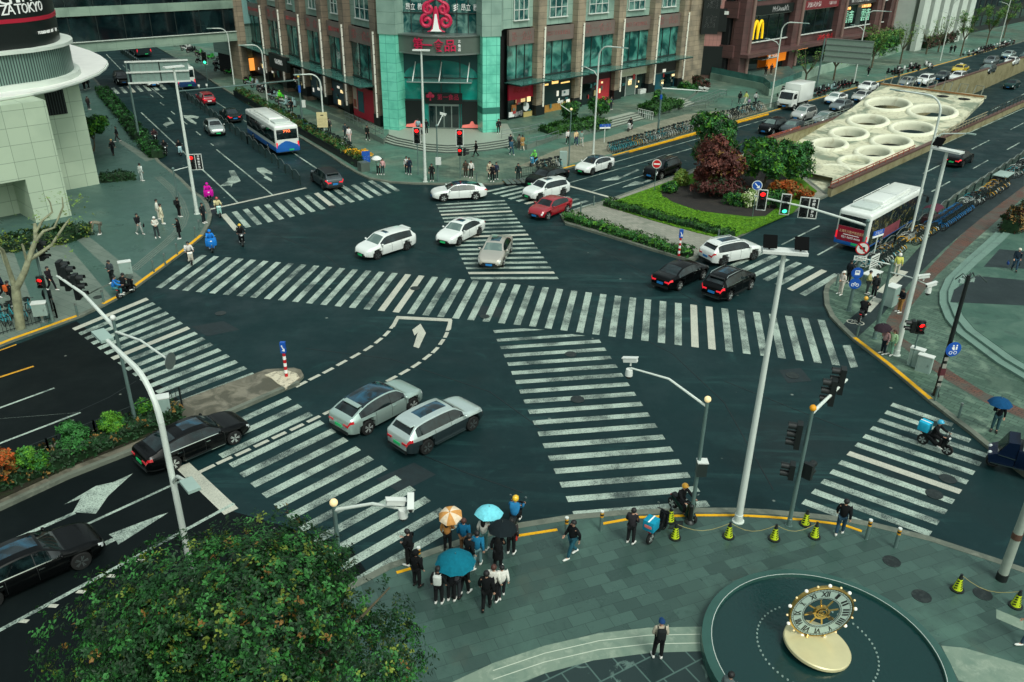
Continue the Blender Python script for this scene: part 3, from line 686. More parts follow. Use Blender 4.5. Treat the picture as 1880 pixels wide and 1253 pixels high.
def shop_coffee(root,fr,a,b):
 front(root,fr,a,b,.7,3.4,'window_dark');s=front(root,fr,a-.2,b+.1,3.4,4.9,('flat',206,206,180),'shop_sign',.12)
 lett(s,fr,'MANNER COFFEE',(a+b)/2,.24,4.15,.62,'letter_white',(b-a)*.86)
 for k in(.02,.28,.64):f=MB('white_metal',fr);f.box((a+(b-a)*k,.1,2.05),(.09,.12,2.7));f.build('door_post',root)
 front(root,fr,a+(b-a)*.3,a+(b-a)*.62,.75,3.2,('flat',96,116,108),'door',.13,.05)
 front(root,fr,b-1.6,b-.2,.7,1.3,'white_metal','counter',.3,.5)
def shop_blue(root,fr,a,b):
 front(root,fr,a,b,.7,3.0,('flat',26,92,106));front(root,fr,a,b,3.0,4.8,('flat',50,46,44),'shop_sign',.1);f=MB('steel',fr);f.box(((a+b)/2,.22,3.0),(b-a,.1,.16));f.build('sill',root)
 front(root,fr,a+w4(a,b),b-.3,.8,2.7,'window_dark','door',.09)
def shop_orange(root,fr,a,b):
 front(root,fr,a,b,.7,3.4,('flat',44,30,28));s=front(root,fr,a+.3,b,3.5,4.8,('flat',92,34,26),'shop_sign',.1)
 mb=MB('shop_warm',fr);mb.box(((a+b)/2,.24,3.55),(b-a-.6,.08,.1));mb.build('neon_strip',s);lett(s,fr,'小杨生煎',(a+b)/2,.22,4.2,.7,('glow',230,120,70,.6),3.2)
def shop_black(root,fr,a,b):
 front(root,fr,a,b,.7,3.6,'window_dark');s=front(root,fr,a-.6,b+.4,3.7,5.6,'billboard_black','shop_sign',2.5,.5)
 lett(s,fr,'家庭烘焙',(a+b)/2+.3,2.78,4.7,.7,'letter_white',2.9)
 front(root,fr,b-1.4,b-.3,1.0,3.2,('flat',90,110,84),'poster',.1)
def shop_dark(root,fr,a,b):
 front(root,fr,a,b,.7,4.8,('flat',34,40,38));front(root,fr,a+.5,b-.5,1.0,3.8,('flat',58,84,96),'poster',.1)
def shop_poster(root,fr,a,b):
 front(root,fr,a,b,.7,4.8,'window_dark');s=front(root,fr,a+.9,b+.1,.75,4.4,'sign_red','poster',.5,.2)
 mb=MB(('flat',196,176,160),fr);mb.box((a+1.6,.62,2.9),(1.0,.06,2.5));mb.box((a+1.6,.65,2.3),(.7,.05,.9),('flat',150,70,50));mb.box((a+3.2,.62,2.7),(1.5,.06,2.4),('flat',40,96,104));mb.build('poster_picture',s)
mall=thing('shopping_mall','large corner mall with turquoise columns, curved entrance and red tree emblem','building',(0,0,0),0,BIGB)
frR=FR((-2.0,100.1),ROAD_R);wing(mall,frR,[6.9,14.3,22.8,30.9,38.4],40.5,'grey_green_tile','brown_stone',.7,'r',1.4,['第一食品','FIRST FOODMALL','第一食品','FIRST FOODMALL','第一食品'],[shop_red,shop_green,shop_maroon,shop_coffee,shop_blue])
uL=(Vector((-36.2,127.2,0))-Vector((-15.0,96.6,0))).normalized()
frL=FR(Vector((-15.0,96.6,0))+uL*42.0,-uL)
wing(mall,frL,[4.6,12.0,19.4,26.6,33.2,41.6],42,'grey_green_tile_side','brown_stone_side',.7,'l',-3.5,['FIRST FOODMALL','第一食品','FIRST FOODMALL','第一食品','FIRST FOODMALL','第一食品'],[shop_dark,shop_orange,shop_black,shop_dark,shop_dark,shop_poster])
mb=MB('brown_stone',frR);mb.box((40.8,-2,11.5),(4.6,6,23));mb.build('end_wall',mall)
frH=FR(Vector((28.0,130.0,0)),(1,.12,0));mb=MB('billboard_black',frH);mb.box((.2,.3,12.7),(2.5,.5,9.6));hs_=mb.build('hotel_sign',mall)
for ch,z in(('旅',14.9),('酒',12.2),('店',9.5)):lett(hs_,frH,ch,.2,.57,z,2.0,'letter_white',1.7)
mb=MB('grey_green_tile');mb.slab([(-14.5,98),(-2,98),(-1.2,104),(10,118),(-30,118),(-17,102)],11.0,23);mb.build('wall',mall)
for name_,c,rz in(('column',(-13.75,95.55),R(-22)),('column',(-3.1,95.2),R(20))):
 mb=MB('teal_tile');mb.box((c[0],c[1],5.8),(2.0,1.9,10.3),None,rz);mb.box((c[0],c[1],16.5),(2.2,2.1,11.1),'grey_green_tile',rz)
 if c[0]>-5:mb.box((c[0],c[1],3.1),(2.03,1.93,.7),('flat',40,110,96),rz)
 mb.build('column',mall)
pts=[(-13.0+9.2*i/20,95.0-1.9*math.sin(PI*i/20))for i in range(21)]
mb=MB('fascia_grey');mb.slab(pts+[(-3.8,96.5),(-13.0,96.5)],9.15,10.95);fa=mb.build('curved_fascia',mall)
for z in(9.12,10.98):
 e=MB('steel');e.slab([(x,y-.14)for x,y in pts]+[(-3.8,96.4),(-13.0,96.4)],z-.07,z+.07);e.build('fascia_trim',fa)
def curved(body,u,z,size,w_,mat,d=.12,tilt=0.0):
 i=u*20;k=int(i);a=Vector(pts[k]);b=Vector(pts[min(k+1,20)]);p=a.lerp(b,i-k);d_=(b-a).normalized()
 mb=MB(mat);mb.text(body,size,None,face_T((p.x+d_.y*.06,p.y-d_.x*.06,z),(d_.x,d_.y,0),(0,0,1)),d,width=w_,bold=.012);return mb.build('lettering',fa)
curved('第',.26,10.02,1.35,1.15,'sign_crimson');curved('一',.37,10.0,1.25,1.1,'sign_crimson');curved('食',.50,10.0,1.35,1.15,'sign_crimson');curved('品',.63,10.0,1.3,1.2,'sign_crimson')
for ch,z in(('三',10.45),('角',10.0),('店',9.6)):curved(ch,.735,z,.34,.3,'letter_white',.05)
mb=MB('window_upper');mb.slab([(-12.9,95.9),(-4.0,95.9),(-4.0,97),(-12.9,97)],11.0,18);wn=mb.build('window',mall)
f=MB('steel_dark')
for k in range(8):f.box((-12.8+8.7*k/7,95.86,14.5),(.08,.1,7))
f.box((-8.45,95.85,13.1),(8.9,.12,.1));f.build('window_frame',wn)
for x in(-11.6,-5.6):
 mb=MB('letter_white');mb.text('昂立',.75,None,face_T((x,95.82,13.65),(1,0,0),(0,0,1)),.03,width=1.0);mb.text('教育',.75,None,face_T((x+1.3,95.82,13.65),(1,0,0),(0,0,1)),.03,width=1.0)
 for q in range(3):mb.box((x-1.1,95.83,13.45+q*.22),(.5,.03,.13),None,0,Matrix.Rotation(-.5,4,'Y'))
 mb.build('lettering',wn)
em=MB('sign_crimson');O=Vector((-8.75,94.6,11.35))
def curl(cx,cz,r0,r1,a0,turns,n=22):
 return[(O.x+cx+lerp(r0,r1,i/n)*math.cos(a0+turns*2*PI*i/n),O.y,O.z+cz+lerp(r0,r1,i/n)*math.sin(a0+turns*2*PI*i/n))for i in range(n+1)]
K_=1.0
for sx in(-1,1):
 em.tube(curl(sx*.98,1.0,.70,.16,PI/2 if sx>0 else PI/2,-1.25*sx),.2,8);em.tube(curl(sx*.78,2.25,.62,.15,PI/2,-1.2*sx),.19,8)
 em.tube([(O.x+sx*.42,O.y,O.z+.1),(O.x+sx*.22,O.y,O.z+.9),(O.x+sx*.1,O.y,O.z+2.0),(O.x,O.y,O.z+2.5)],[.12,.17,.17,.12],8)
 em.tube([(O.x+sx*.95,O.y,O.z-.05),(O.x+sx*.6,O.y,O.z+.02),(O.x+sx*.4,O.y,O.z+.25)],[.05,.1,.12],8)
 em.tube([(O.x+sx*.98,O.y,O.z+1.7),(O.x+sx*.78,O.y,O.z+2.87),(O.x+sx*.4,O.y,O.z+3.1),(O.x,O.y,O.z+3.35)],.17,8)
em.slab([(-.62,0),(.62,0),(.34,.25),(.2,1.0),(.1,1.75),(-.1,1.75),(-.2,1.0),(-.34,.25)],-.05,.1,'letter_white',None,face_T((O.x,O.y-.12,O.z),(1,0,0),(0,0,1)))
em.bar((O.x-.6,O.y+.1,O.z),(O.x-.6,95.9,O.z),.08,.08,'steel_dark');em.bar((O.x+.6,O.y+.1,O.z+2.5),(O.x+.6,95.9,O.z+2.5),.08,.08,'steel_dark')
em.build('emblem',mall)
mb=MB('glass_entrance');mb.slab([(-12.9,95.9),(-4.0,95.9),(-4.0,97),(-12.9,97)],.7,9.1);en=mb.build('entrance_glass',mall)
f=MB('steel_dark')
for k in range(5):f.box((-12.7+8.5*k/4,95.84,4.9),(.09,.14,8.4))
for z in(3.9,6.3):f.box((-8.45,95.85,z),(8.8,.12,.1))
f.build('frame',en)
ar=MB(('flat',12,72,72));a_=[(-4.2*math.cos(PI*i/24),1.9*math.sin(PI*i/24))for i in range(25)]
ar.slab(a_+[(4.3,0),(4.3,2.6),(-4.3,2.6),(-4.3,0)],0,.05,None,None,face_T((-8.45,95.88,6.3),(1,0,0),(0,0,1)));ar.build('arched_panel',en)
cn=MB('canopy_glass');cn.box((-8.45,94.6,6.25),(7.2,2.4,.07));cv=cn.build('canopy',mall)
f=MB('steel');f.tube([(-12.0,93.45,6.2),(-4.9,93.45,6.2)],.07,8)
for x in(-11.4,-8.5,-5.4):f.tube([(x,93.6,6.25),(x+.15,95.8,8.0)],.06,6,'white_metal')
f.build('canopy_frame',cv)
mb=MB('steel');mb.box((-8.2,95.8,2.1),(3.4,.14,2.7));dr=mb.build('door',mall)
mb=MB('window_dark')
for k in range(4):mb.box((-9.5+.87*k,95.72,2.05),(.74,.06,2.4))
mb.build('door_glass',dr)
mb=MB('billboard_black');mb.box((-8.2,95.78,4.1),(4.2,.16,1.2));s_=mb.build('door_sign',mall)
mb=MB('sign_crimson');mb.text('第一食品',.7,None,face_T((-7.7,95.69,4.2),(1,0,0),(0,0,1)),.04,width=2.4);mb.tube([(-9.7,95.66,3.85),(-9.7,95.66,4.5)],[.1,.05],6);mb.ball((-9.95,95.66,4.35),(.22,.05,.22));mb.ball((-9.45,95.66,4.35),(.22,.05,.22));mb.ball((-9.7,95.66,4.6),(.22,.05,.22));mb.build('lettering',s_)
for x0,wd in((-11.6,2.2),(-5.2,1.9)):
 mb=MB('billboard_black');mb.box((x0,95.82,2.3),(wd,.1,3.0));po=mb.build('shop_window',mall)
 mb=MB('pink_decor');mb.slab([(-1.0,0),(.9,0),(.9,.35),(.5,.4),(.3,.75),(.1,.75),(-.1,.42),(-.9,.3)],0,.06,None,None,face_T((x0,95.74,.85),(1,0,0),(0,0,1)));mb.build('window_decoration',po)
pod=[G(*p,.7)for p in[(600,216),(640,243),(700,262),(713,250)]]
STEP=[(702,262),(720,268),(745,273),(780,280),(820,283),(860,281.5),(895,278),(935,272),(955,266)]
base=[G(*p,KH)for p in STEP]
cen=Vector((-8,108,0))
steps=thing('entrance_steps','curved stone steps in front of the turquoise mall entrance','steps',(0,0,0))
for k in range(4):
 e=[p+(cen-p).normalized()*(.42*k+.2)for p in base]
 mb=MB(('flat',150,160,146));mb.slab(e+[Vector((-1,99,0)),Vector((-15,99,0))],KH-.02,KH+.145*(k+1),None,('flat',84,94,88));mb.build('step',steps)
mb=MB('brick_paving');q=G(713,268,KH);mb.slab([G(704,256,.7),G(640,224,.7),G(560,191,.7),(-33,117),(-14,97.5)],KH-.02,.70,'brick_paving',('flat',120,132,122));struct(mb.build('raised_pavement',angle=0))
mb=MB('brick_paving');mb.slab([G(*q_,.7)for q_ in[(950,263),(968,266),(1024,246),(1060,243),(1112,229),(1120,219),(1178,203),(1184,209),(1245,194),(1262,180)]]+[Vector((29,131,0)),Vector((27,134,0)),Vector((-2,101,0))],KH-.02,.70,'brick_paving',('flat',110,122,112));struct(mb.build('raised_pavement',angle=0))
def straight_steps(label,a,b,n,dep):
 st=thing('stone_steps',label,'steps',(0,0,0));A,B=G(*a,KH),G(*b,KH);d=(B-A).normalized();nn=Vector((-d.y,d.x,0))
 for k in range(n):
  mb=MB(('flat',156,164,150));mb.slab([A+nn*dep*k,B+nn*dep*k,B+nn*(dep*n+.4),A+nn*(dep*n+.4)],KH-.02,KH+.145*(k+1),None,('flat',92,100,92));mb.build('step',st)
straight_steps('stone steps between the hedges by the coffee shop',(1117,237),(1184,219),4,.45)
straight_steps('stone steps beside the ramp below the hotel sign',(1246,202),(1276,191),4,.45)
def railing(name,label,pts,z,h,mat='steel',step=1.2,group=None,rails=2,cat='railing'):
 t=thing(name,label,cat,(0,0,0),0,group);P_=[Vector((p.x,p.y,0))for p in pts]
 zs=z if isinstance(z,(list,tuple))else[z]*len(P_)
 po=MB(mat);ra=MB(mat)
 for i in range(len(P_)-1):
  L_=(P_[i+1]-P_[i]).length;n=max(1,round(L_/step))
  for k in range(n+1):
   p=P_[i].lerp(P_[i+1],k/n);zz=lerp(zs[i],zs[i+1],k/n);po.tube([(p.x,p.y,zz),(p.x,p.y,zz+h)],.03,6)
  for r_ in range(rails):
   hh=h*(1-.45*r_)
   ra.tube([(P_[i].x,P_[i].y,zs[i]+hh),(P_[i+1].x,P_[i+1].y,zs[i+1]+hh)],.035,6)
 po.build('posts',t);ra.build('rail',t);return t
railing('handrail','steel handrail on the ramp left of the curved steps',[G(634,221,.7),G(665,236,.7),G(690,249,.7),G(704,256,.7)],.7,1.0)
railing('handrail','upper steel handrail of the ramp right of the curved steps',[G(921,255,.7),G(960,250,.7),G(998,240,.7)],.7,.9)
railing('handrail','lower steel handrail of the ramp right of the curved steps',[G(968,272,.2),G(1002,265,.2),G(1025,255,.3)],.25,.95)
railing('handrail','steel handrails of the ramp below the hotel sign',[G(1256,204,.3),G(1295,198,.3),G(1333,178,.3),G(1322,172,.7),G(1275,190,.7)],.3,.95)
railing('handrail','pale handrail beside the steps at the coffee shop',[G(1172,207,.7),G(1198,221,.2)],.2,1.0,'white_metal',.4)
tok=thing('stone_office_building','pale stone building with curved white canopy and black lettered drum','building',(0,0,0),0,BIGB)
c1=G(183,338,.13);c2=G(130,395,.13);d_=ROAD_R;n_=Vector((-d_.y,d_.x,0))
def quadpts(c,lng,dep):return[c,c-d_*lng,c-d_*lng+n_*dep,c+n_*dep]
mb=MB('pale_stone');mb.slab(quadpts(c1,30,16),0,9.2);mb.build('wall',tok)
fb=FR((c2.x,c2.y),tuple(-d_));fb=Matrix(((-d_.x,-n_.x,0,c2.x),(-d_.y,-n_.y,0,c2.y),(0,0,1,0),(0,0,0,1)))
mb=MB('pale_stone',fb)
mb.box((1.35,-3.5,4.6),(2.7,7.4,9.2));mb.box((10.2,-3.5,6.4),(15.0,7.4,5.6));mb.box((17.85,-3.5,4.6),(12,7.4,9.2));mb.box((7.3,-5.2,1.8),(9.2,4.0,3.6));mb.build('front_wall',tok)
mb=MB('dark_void');a=c1-d_*2.15-n_*.05;T=face_T((a.x,a.y,7.6),tuple(d_),(0,0,1));mb.box((0,0,0),(1.5,2.0,.1),None,0,None)
mb.v=[tuple(T@Vector(v))for v in mb.v]
for k in range(7):mb.box((a.x+d_.x*(-.66+.22*k),a.y+d_.y*(-.66+.22*k),7.6),(.05,.12,1.9),'steel_dark',R(47))
mb.build('vent',tok)
def drumpath(px_,z,back=22):
 p=[G(x,y,z)for x,y in px_];return p+[p[-1]+n_*back,p[0]+n_*back]
led=[(-90,108),(-40,103),(0,98),(60,92),(95,86.5),(115,82),(126,78),(132,74),(133,71),(130,67.5),(124,65)]
def inset(P_,k):
 c=sum((Vector((p.x,p.y,0))for p in P_),Vector())/len(P_);return[Vector((p.x,p.y,0))+(c-Vector((p.x,p.y,0))).normalized()*k for p in P_]
LP=drumpath(led,12.3)
def stack(name,P_,z0,z1,mat,par=tok,ang=30):
 mb=MB(mat);mb.slab(P_,z0,z1);return mb.build(name,par,ang)
stack('ledge',LP,12.1,12.35,'white_render');stack('louvre_band',inset(LP,.35),9.75,12.1,'louvre_grey');stack('drum_base',inset(LP,-.12),9.5,9.9,'white_render')
drum=stack('drum',inset(LP,.95),12.35,24,'billboard_black')
can=[(-110,205),(-50,192),(0,180),(50,172),(100,161.5),(150,147),(180,134),(192,125),(197,117),(195,111),(185,103.5),(165,94),(140,86),(120,80)]
CP=drumpath(can,9.45)
cano=stack('canopy',CP,9.22,9.5,'canopy_white');stack('canopy_rim',inset(CP,-.1),9.28,9.4,'white_render',cano);stack('canopy_soffit',inset(CP,.5),9.1,9.24,'white_render',cano)
recess_px=[(-80,180),(0,165),(60,156),(110,145),(140,138),(149,133),(146,128),(130,124),(100,133),(0,150),(-80,163)]
mb=MB(('flat',86,78,68));mb.slab([G(x,y,9.52)for x,y in recess_px],9.49,9.53);mb.build('recess_band',cano)  # flat brown strip paints the darkness of the recess beside the drum
DP=inset(LP,.95)[:len(led)]
def on_drum(body,px,py,size,width,mat,name='lettering'):
 best=None
 for i in range(len(DP)-1):
  a,b=DP[i],DP[i+1];t=(b-a).normalized();nn=Vector((t.y,-t.x,0))
  d=_fw+_RT*((px-CX)/FPX)-_UP*((py-CY)/FPX);o=Vector((0,0,CAMH))
  k=((a-o).x*nn.x+(a-o).y*nn.y)/(d.x*nn.x+d.y*nn.y);p=o+d*k
  s_=(Vector((p.x,p.y,0))-a).dot(t)
  if-.01<=s_<=(b-a).length+.01:best=(p,t,nn)
 if best is None:return None
 p,t,nn=best
 mb=MB(mat);mb.text(body,size,None,face_T((p.x+nn.x*.05,p.y+nn.y*.05,p.z),tuple(t),(0,0,1)),.05,width=width);return mb.build(name,drum)
x_=4
for ch,px,py in(('Z',7,20),('A',19,19),('T',33,17.5),('O',44,16.5),('K',55,14.5),('Y',64,13.5),('O',72,12)):on_drum(ch,px,py,1.05 if ch!='O' else 1.05,.62 if ch!='T' else .6,'letter_white')
on_drum('G',6,-3,1.6,1.1,'letter_white');on_drum('I',30,-6,1.4,.3,'letter_white');on_drum('N',46,-8,1.4,1.0,'letter_white')
for k,(px,py)in enumerate([(73,60.5),(80,59.5),(87,58.2),(94,56.5),(101,54.5),(108,52)]):on_drum('FOODMKTG'[k:k+3],px,py,.32,.5,'letter_white')
z_=14.25
mb=MB('sign_red');rp=inset(LP,.93)[:len(led)];mb.strip(rp,.06,z_,z_+.3);mb.build('red_stripe',drum)
fbr=thing('enclosed_footbridge','enclosed concrete footbridge with dark glass spanning the left road','footbridge',(0,0,0),0,BIGB)
bl,br=Vector((-56.4,115.3,0)),Vector((-41.7,129.95,0));u_=(br-bl).normalized();ff=FR(bl-u_*22,u_);L_=(br-bl).length+22
mb=MB('bridge_concrete',ff);mb.box((L_/2,-3.2,6.45),(L_,6.4,1.3));mb.build('lower_beam',fbr)
mb=MB('bridge_concrete',ff);mb.box((L_/2,-3.2,10.85),(L_,6.4,1.1));mb.build('upper_beam',fbr)
mb=MB('white_render',ff);mb.box((L_/2,.06,7.13),(L_,.3,.08));mb.build('sill',fbr)
mb=MB('bridge_glass',ff);mb.box((L_/2,-3.2,8.7),(L_-.1,6.0,3.2));mb.build('window',fbr)
mb=MB('bridge_glass',ff);mb.box((L_/2,-3.2,14.4),(L_-.1,6.0,6));mb.build('window',fbr)
mb=MB('steel_dark',ff)
for k in range(12):mb.box((L_*(k+.5)/12,-.16,8.7),(.08,.1,3.1));mb.box((L_*(k+.5)/12,-.16,13.5),(.08,.1,4.2))
mb.build('window_frame',fbr)
mb=MB('letter_white',ff)
for k in range(5):mb.box((24+k*2.6,-.6,10.05),(.8,.08,.06),('glow',220,230,220,.5))
mb.build('ceiling_light',fbr)
pe=thing('pink_corner_building','pinkish stone building at the right end of the footbridge with poster','building',(0,0,0),0,BIGB)
o_=br;f2=FR(o_,u_)
mb=MB('brown_stone',f2);mb.box((.7,-1.5,9),(1.4,3,18));mb.build('pillar',pe)
mb=MB('grey_green_tile',f2);mb.box((7,-6.5,10.5),(11.2,9,15));mb.build('wall',pe);mb=MB('dark_void',f2);mb.box((7,-6.0,1.5),(11,8,3));mb.build('shopfront',pe)
mb=MB(('flat',150,200,196),f2);mb.box((3.8,-1.8,10.6),(4.0,.3,5.4));ps=mb.build('poster',pe);mb=MB(('flat',40,84,92),f2);mb.tube([(2.8,-1.62,11.6),(3.6,-1.62,10.6),(4.6,-1.62,10.2)],[.1,.45,.12],8,flat=.15);mb.build('poster_picture',ps)
mb=MB('shop_warm',f2);mb.box((3,-1.6,2.0),(1.4,.2,1.8));mb.box((5.8,-1.6,2.2),(.9,.2,2.6),('glow',120,190,225,.7));mb.box((8.5,-1.6,2.4),(.8,.2,.5),('glow',230,90,50,.7));mb.build('lit_sign',pe)
def tower(label,o,u,size,wall,glass,rows,cols,name='office_tower',z0=0,hfrac=.6):
 t=thing(name,label,'building',(0,0,0),0,BIGB);fr=FR(o,u);w_,d,h=size
 mb=MB(wall,fr);mb.box((w_/2,-d/2,h/2),(w_,d,h));mb.build('wall',t)
 mb=MB(glass,fr);ch,cw=(h-1)/rows,w_/cols
 for i in range(rows):
  for j in range(cols):mb.box(((j+.5)*cw,.02,z0+.6+(i+.5)*ch),(cw*.74,.12,ch*hfrac))
 mb.build('window',t)
 return t
tower('grey office block far down the left road behind the footbridge',(-120,190),ROAD_R,(70,20,45),('flat',40,52,52),'tower_glass',9,12)
tower('dark commercial block left of the road behind the footbridge',Vector((-92,118,0)),ROAD_R,(26,16,26),('flat',34,42,42),'tower_glass',5,8)
mac=thing('restaurant_building','maroon shop building with yellow arched letter sign and lit shopfronts','building',(0,0,0),0,BIGB)
mo=Vector((36.19,139.1,0));fm=FR(mo,ROAD_R)
mb=MB('maroon_tile',fm);mb.box((28.5,-5,10.6),(62,9,2.4));mb.box((28.5,-5,4.4),(62,9,1.9));mb.box((28.5,-5,17.5),(62,9,8));mb.build('wall',mac)
mb=MB('dark_void',fm);mb.box((28.5,-6,10),(61.8,8.6,20));mb.build('inner_wall',mac)
TB=[0,17.1,34.9,52.5]
for i,s_ in enumerate(TB+[59.5]):
 mb=MB('maroon_tile',fm);mb.box((s_-1.0,-.2,10),(2.2,1.6,20));mb.build('pilaster',mac)
 mb=MB('steel',fm);mb.tube([(s_+.25,.75,.7),(s_+.25,.75,20)],.3,10,('flat',128,104,96));mb.build('drainpipe',mac)
for i,s_ in enumerate(TB):
 e=(TB+[59.5])[i+1]-2.1;a=s_+.5;c=(a+e)/2
 mb=MB('window_dark',fm);mb.box((c,-.5,7.5),(e-a,.2,4.1));wn=mb.build('window',mac)
 f=MB('white_metal',fm);f.box((c,-.3,5.45),(e-a,.3,.14));f.box((c,-.3,9.55),(e-a,.3,.12));[f.box((lerp(a,e,k/4),-.36,7.5),(.09,.1,4.0),'steel_dark')for k in range(1,4)];f.build('window_frame',wn)
 mb=MB('window_upper',fm);mb.box((c,-.45,12.7),(e-a,.2,1.9));mb.build('window',mac)
def band(a,e,mat,body,size,wd,s0,lm='letter_white',z=10.3):
 mb=MB(mat,fm);mb.box(((a+e)/2,.0,z),(e-a,.5,1.4));b_=mb.build('shop_sign',mac);lett(b_,fm,body,s0,.28,z,size,lm,wd)
band(.6,14.9,'billboard_black',"McDonald's",1.2,5.6,10.2);band(17.6,32.7,('flat',120,40,46),'鸿姐老火锅',.95,5.2,22.6);lett(mac,fm,'毛肚自由',30,.28,10.3,.6,'letter_white',3.0);band(35.4,50.3,('flat',50,42,42),'锅牛云南蒸汽石锅鱼',.95,9.5,43)
mb=MB(('glow',250,205,20,.35),fm)
for cx in(3.0,4.55):
 mb.tube([(cx+.78*math.cos(PI-PI*i/16),.05,6.0+2.75*math.sin(PI*i/16))for i in range(17)],.2,8)
mb.build('arched_sign',mac)
for s0,z,body,wd in((37.5,8.9,'手切羊肉',3.4),(46.5,9.0,'云南石锅鱼',4.4)):lett(mac,fm,body,s0,-.05,z,.6,('glow',245,200,130,.9),wd)
for s0,body in((39.5,'雲南'),(47.5,'雲南')):lett(mac,fm,body,s0,-.3,7.2,2.4,('glow',150,205,180,.35),4.2)
mb=MB('maroon_tile',fm);mb.box((28,.9,3.9),(60,2.2,.5));mb.build('awning',mac)
for k,s_ in enumerate((-1.0,)):pass
mb=MB('window_dark',fm);mb.box((6,-.6,1.8),(11,.4,2.8));mb.box((22,-.6,1.8),(18,.4,2.8));mb.build('shopfront',mac)
mb=MB('shop_orange',fm);mb.box((9.3,.4,1.9),(3.0,.3,2.5));mb.box((12.2,.5,2.9),(3.2,.3,1.9));mb.box((20.0,.5,3.4),(4.0,.2,.4),('glow',245,150,70,.8));mb.build('lit_sign',mac)
mb=MB('steel',fm);mb.box((6,.9,2.95),(5,1.6,.12));mb.build('shop_awning',mac);lett(mac,fm,'麦当劳',6.8,1.8,3.4,.95,'letter_white',3.2)
lett(mac,fm,'鸿姐老火锅',20,.65,3.4,.4,'letter_white',3.2);lett(mac,fm,'洒金食品',30,.1,4.45,1.1,'sign_dull_red',7)
pk=thing('pink_side_building','pink tiled side wall with black panels between mall and restaurant building','building',(0,0,0),0,BIGB)
fp_=FR((30.2,139.4),(1,-.05,0))
mb=MB('pink_tile',fp_);mb.box((2.3,-4,10.5),(5.6,8,21));mb.box((-1,-9,10.5),(6,8,21));mb.build('wall',pk)
mb=MB('billboard_black',fp_);mb.box((1.4,.2,9.0),(4.0,.4,3.4));mb.box((1.2,.2,2.9),(3.9,.4,4.4));mb.box((.9,.2,14.5),(4.4,.4,3.4));mb.build('black_panel',pk)
mb=MB('steel',fp_)
for k in range(6):mb.box((.4,.8,11.4+.22*k),(2.2,.9,.06))
mb.build('balcony',pk)
mb=MB('white_metal',fp_);mb.box((2.6,.45,10.1),(.9,.3,.5));mb.build('air_conditioner',pk)
wt=thing('white_striped_tower','white tower with dark vertical stripes behind the street trees','building',(0,0,0),0,BIGB)
fw_=FR(G(1672,92,.3),ROAD_R)
mb=MB('white_render',fw_);mb.box((16,-6,20),(32,10,40));mb.build('wall',wt)
mb=MB('window_dark',fw_)
for k in range(5):mb.box((4.2+6.0*k,-.9,20),(1.3,.6+1.4,40))
mb.build('window',wt)
mb=MB('white_render',fw_)
for k in range(6):mb.box((1.4+6.0*k,.4,20),(3.6,1.0,40.2))
mb.build('pilaster',wt)
gl=thing('dark_glass_tower','dark glass office tower between restaurant building and white tower','building',(0,0,0),0,BIGB)
fg=FR(mo+ROAD_R*61.5+Vector((-3,3,0)),ROAD_R);mb=MB('tower_glass',fg);mb.box((10,-8,20),(20,14,40));mb.build('window',gl)
mb=MB('steel_dark',fg)
for k in range(9):mb.box((20*k/8,-.95,20),(.18,.3,40))
for k in range(12):mb.box((10,-.96,2+3.2*k),(20,.26,.14))
mb.build('window_frame',gl)
tower('black office tower at the far right edge beyond the white tower',G(1772,62,.3),ROAD_R,(90,20,50),('flat',28,34,34),'tower_glass',12,18)
tw=thing('terrace_wall','low concrete terrace wall with glass balustrade before the restaurant','wall',(0,0,0))
tp=[G(x,y,.5)for x,y in[(1305,141),(1400,161),(1412,172),(1470,149)]]
mb=MB('bridge_concrete');mb.strip(tp,.3,0,1.1);mb.build('wall',tw);mb=MB('canopy_glass');mb.strip(tp,.05,1.1,2.0);mb.build('balustrade',tw)
mb=MB('letter_white');[mb.bar(tp[0].lerp(tp[1],a)+Vector((.2,-.2,.85)),tp[0].lerp(tp[1],b)+Vector((.2,-.2,.85)),.05,.7)for a,b in((.42,.54),(.62,.74),(.8,.92))];mb.build('notice_panel',tw)
mb=MB('plaza_paving');mb.slab([tp[0],tp[1],tp[2],tp[3],mo+ROAD_R*14+Vector((1,-1,0)),mo+Vector((-5,1,0))],0,1.0);struct(mb.build('terrace_pavement',angle=0))
gw=thing('planter_wall','long low green-grey planter wall along the parked scooters','wall',(0,0,0))
mb=MB('bridge_concrete');mb.strip([G(1458,150,.4),G(1500,135,.4),G(1560,118,.4),G(1655,92,.4)],.5,0,1.5);mb.build('wall',gw)
def TS(s_,t_,z_):return(T_A.x+tdir.x*s_+tdir.y*t_,T_A.y+tdir.y*s_-tdir.x*t_,z_)
WID=(T_D-T_A).dot(Vector((tdir.y,-tdir.x,0)))
SD=(T_D-T_A).dot(tdir)
def zfl(s_):return min(-.02,-4.7+.0275*(s_+0))
mb=MB('asphalt');SS=[SD-2,0,40,80,120,160,192]
mb.grid([[TS(s_,t_,zfl(s_))for t_ in(0,WID)][::-1]for s_ in SS]);struct(mb.build('underpass_road',angle=0))
mb=MB('road_paint')
for t_ in(.7,WID-.7,WID/2):
 for k in range(20 if t_==WID/2 else 1):
  a,b=(30+k*8,34+k*8)if t_==WID/2 else(20,190)
  mb.add([TS(a,t_-.07,zfl(a)+.01),TS(a,t_+.07,zfl(a)+.01),TS(b,t_+.07,zfl(b)+.01),TS(b,t_-.07,zfl(b)+.01)],[(0,3,2,1)])
struct(mb.build('underpass_markings',angle=0))
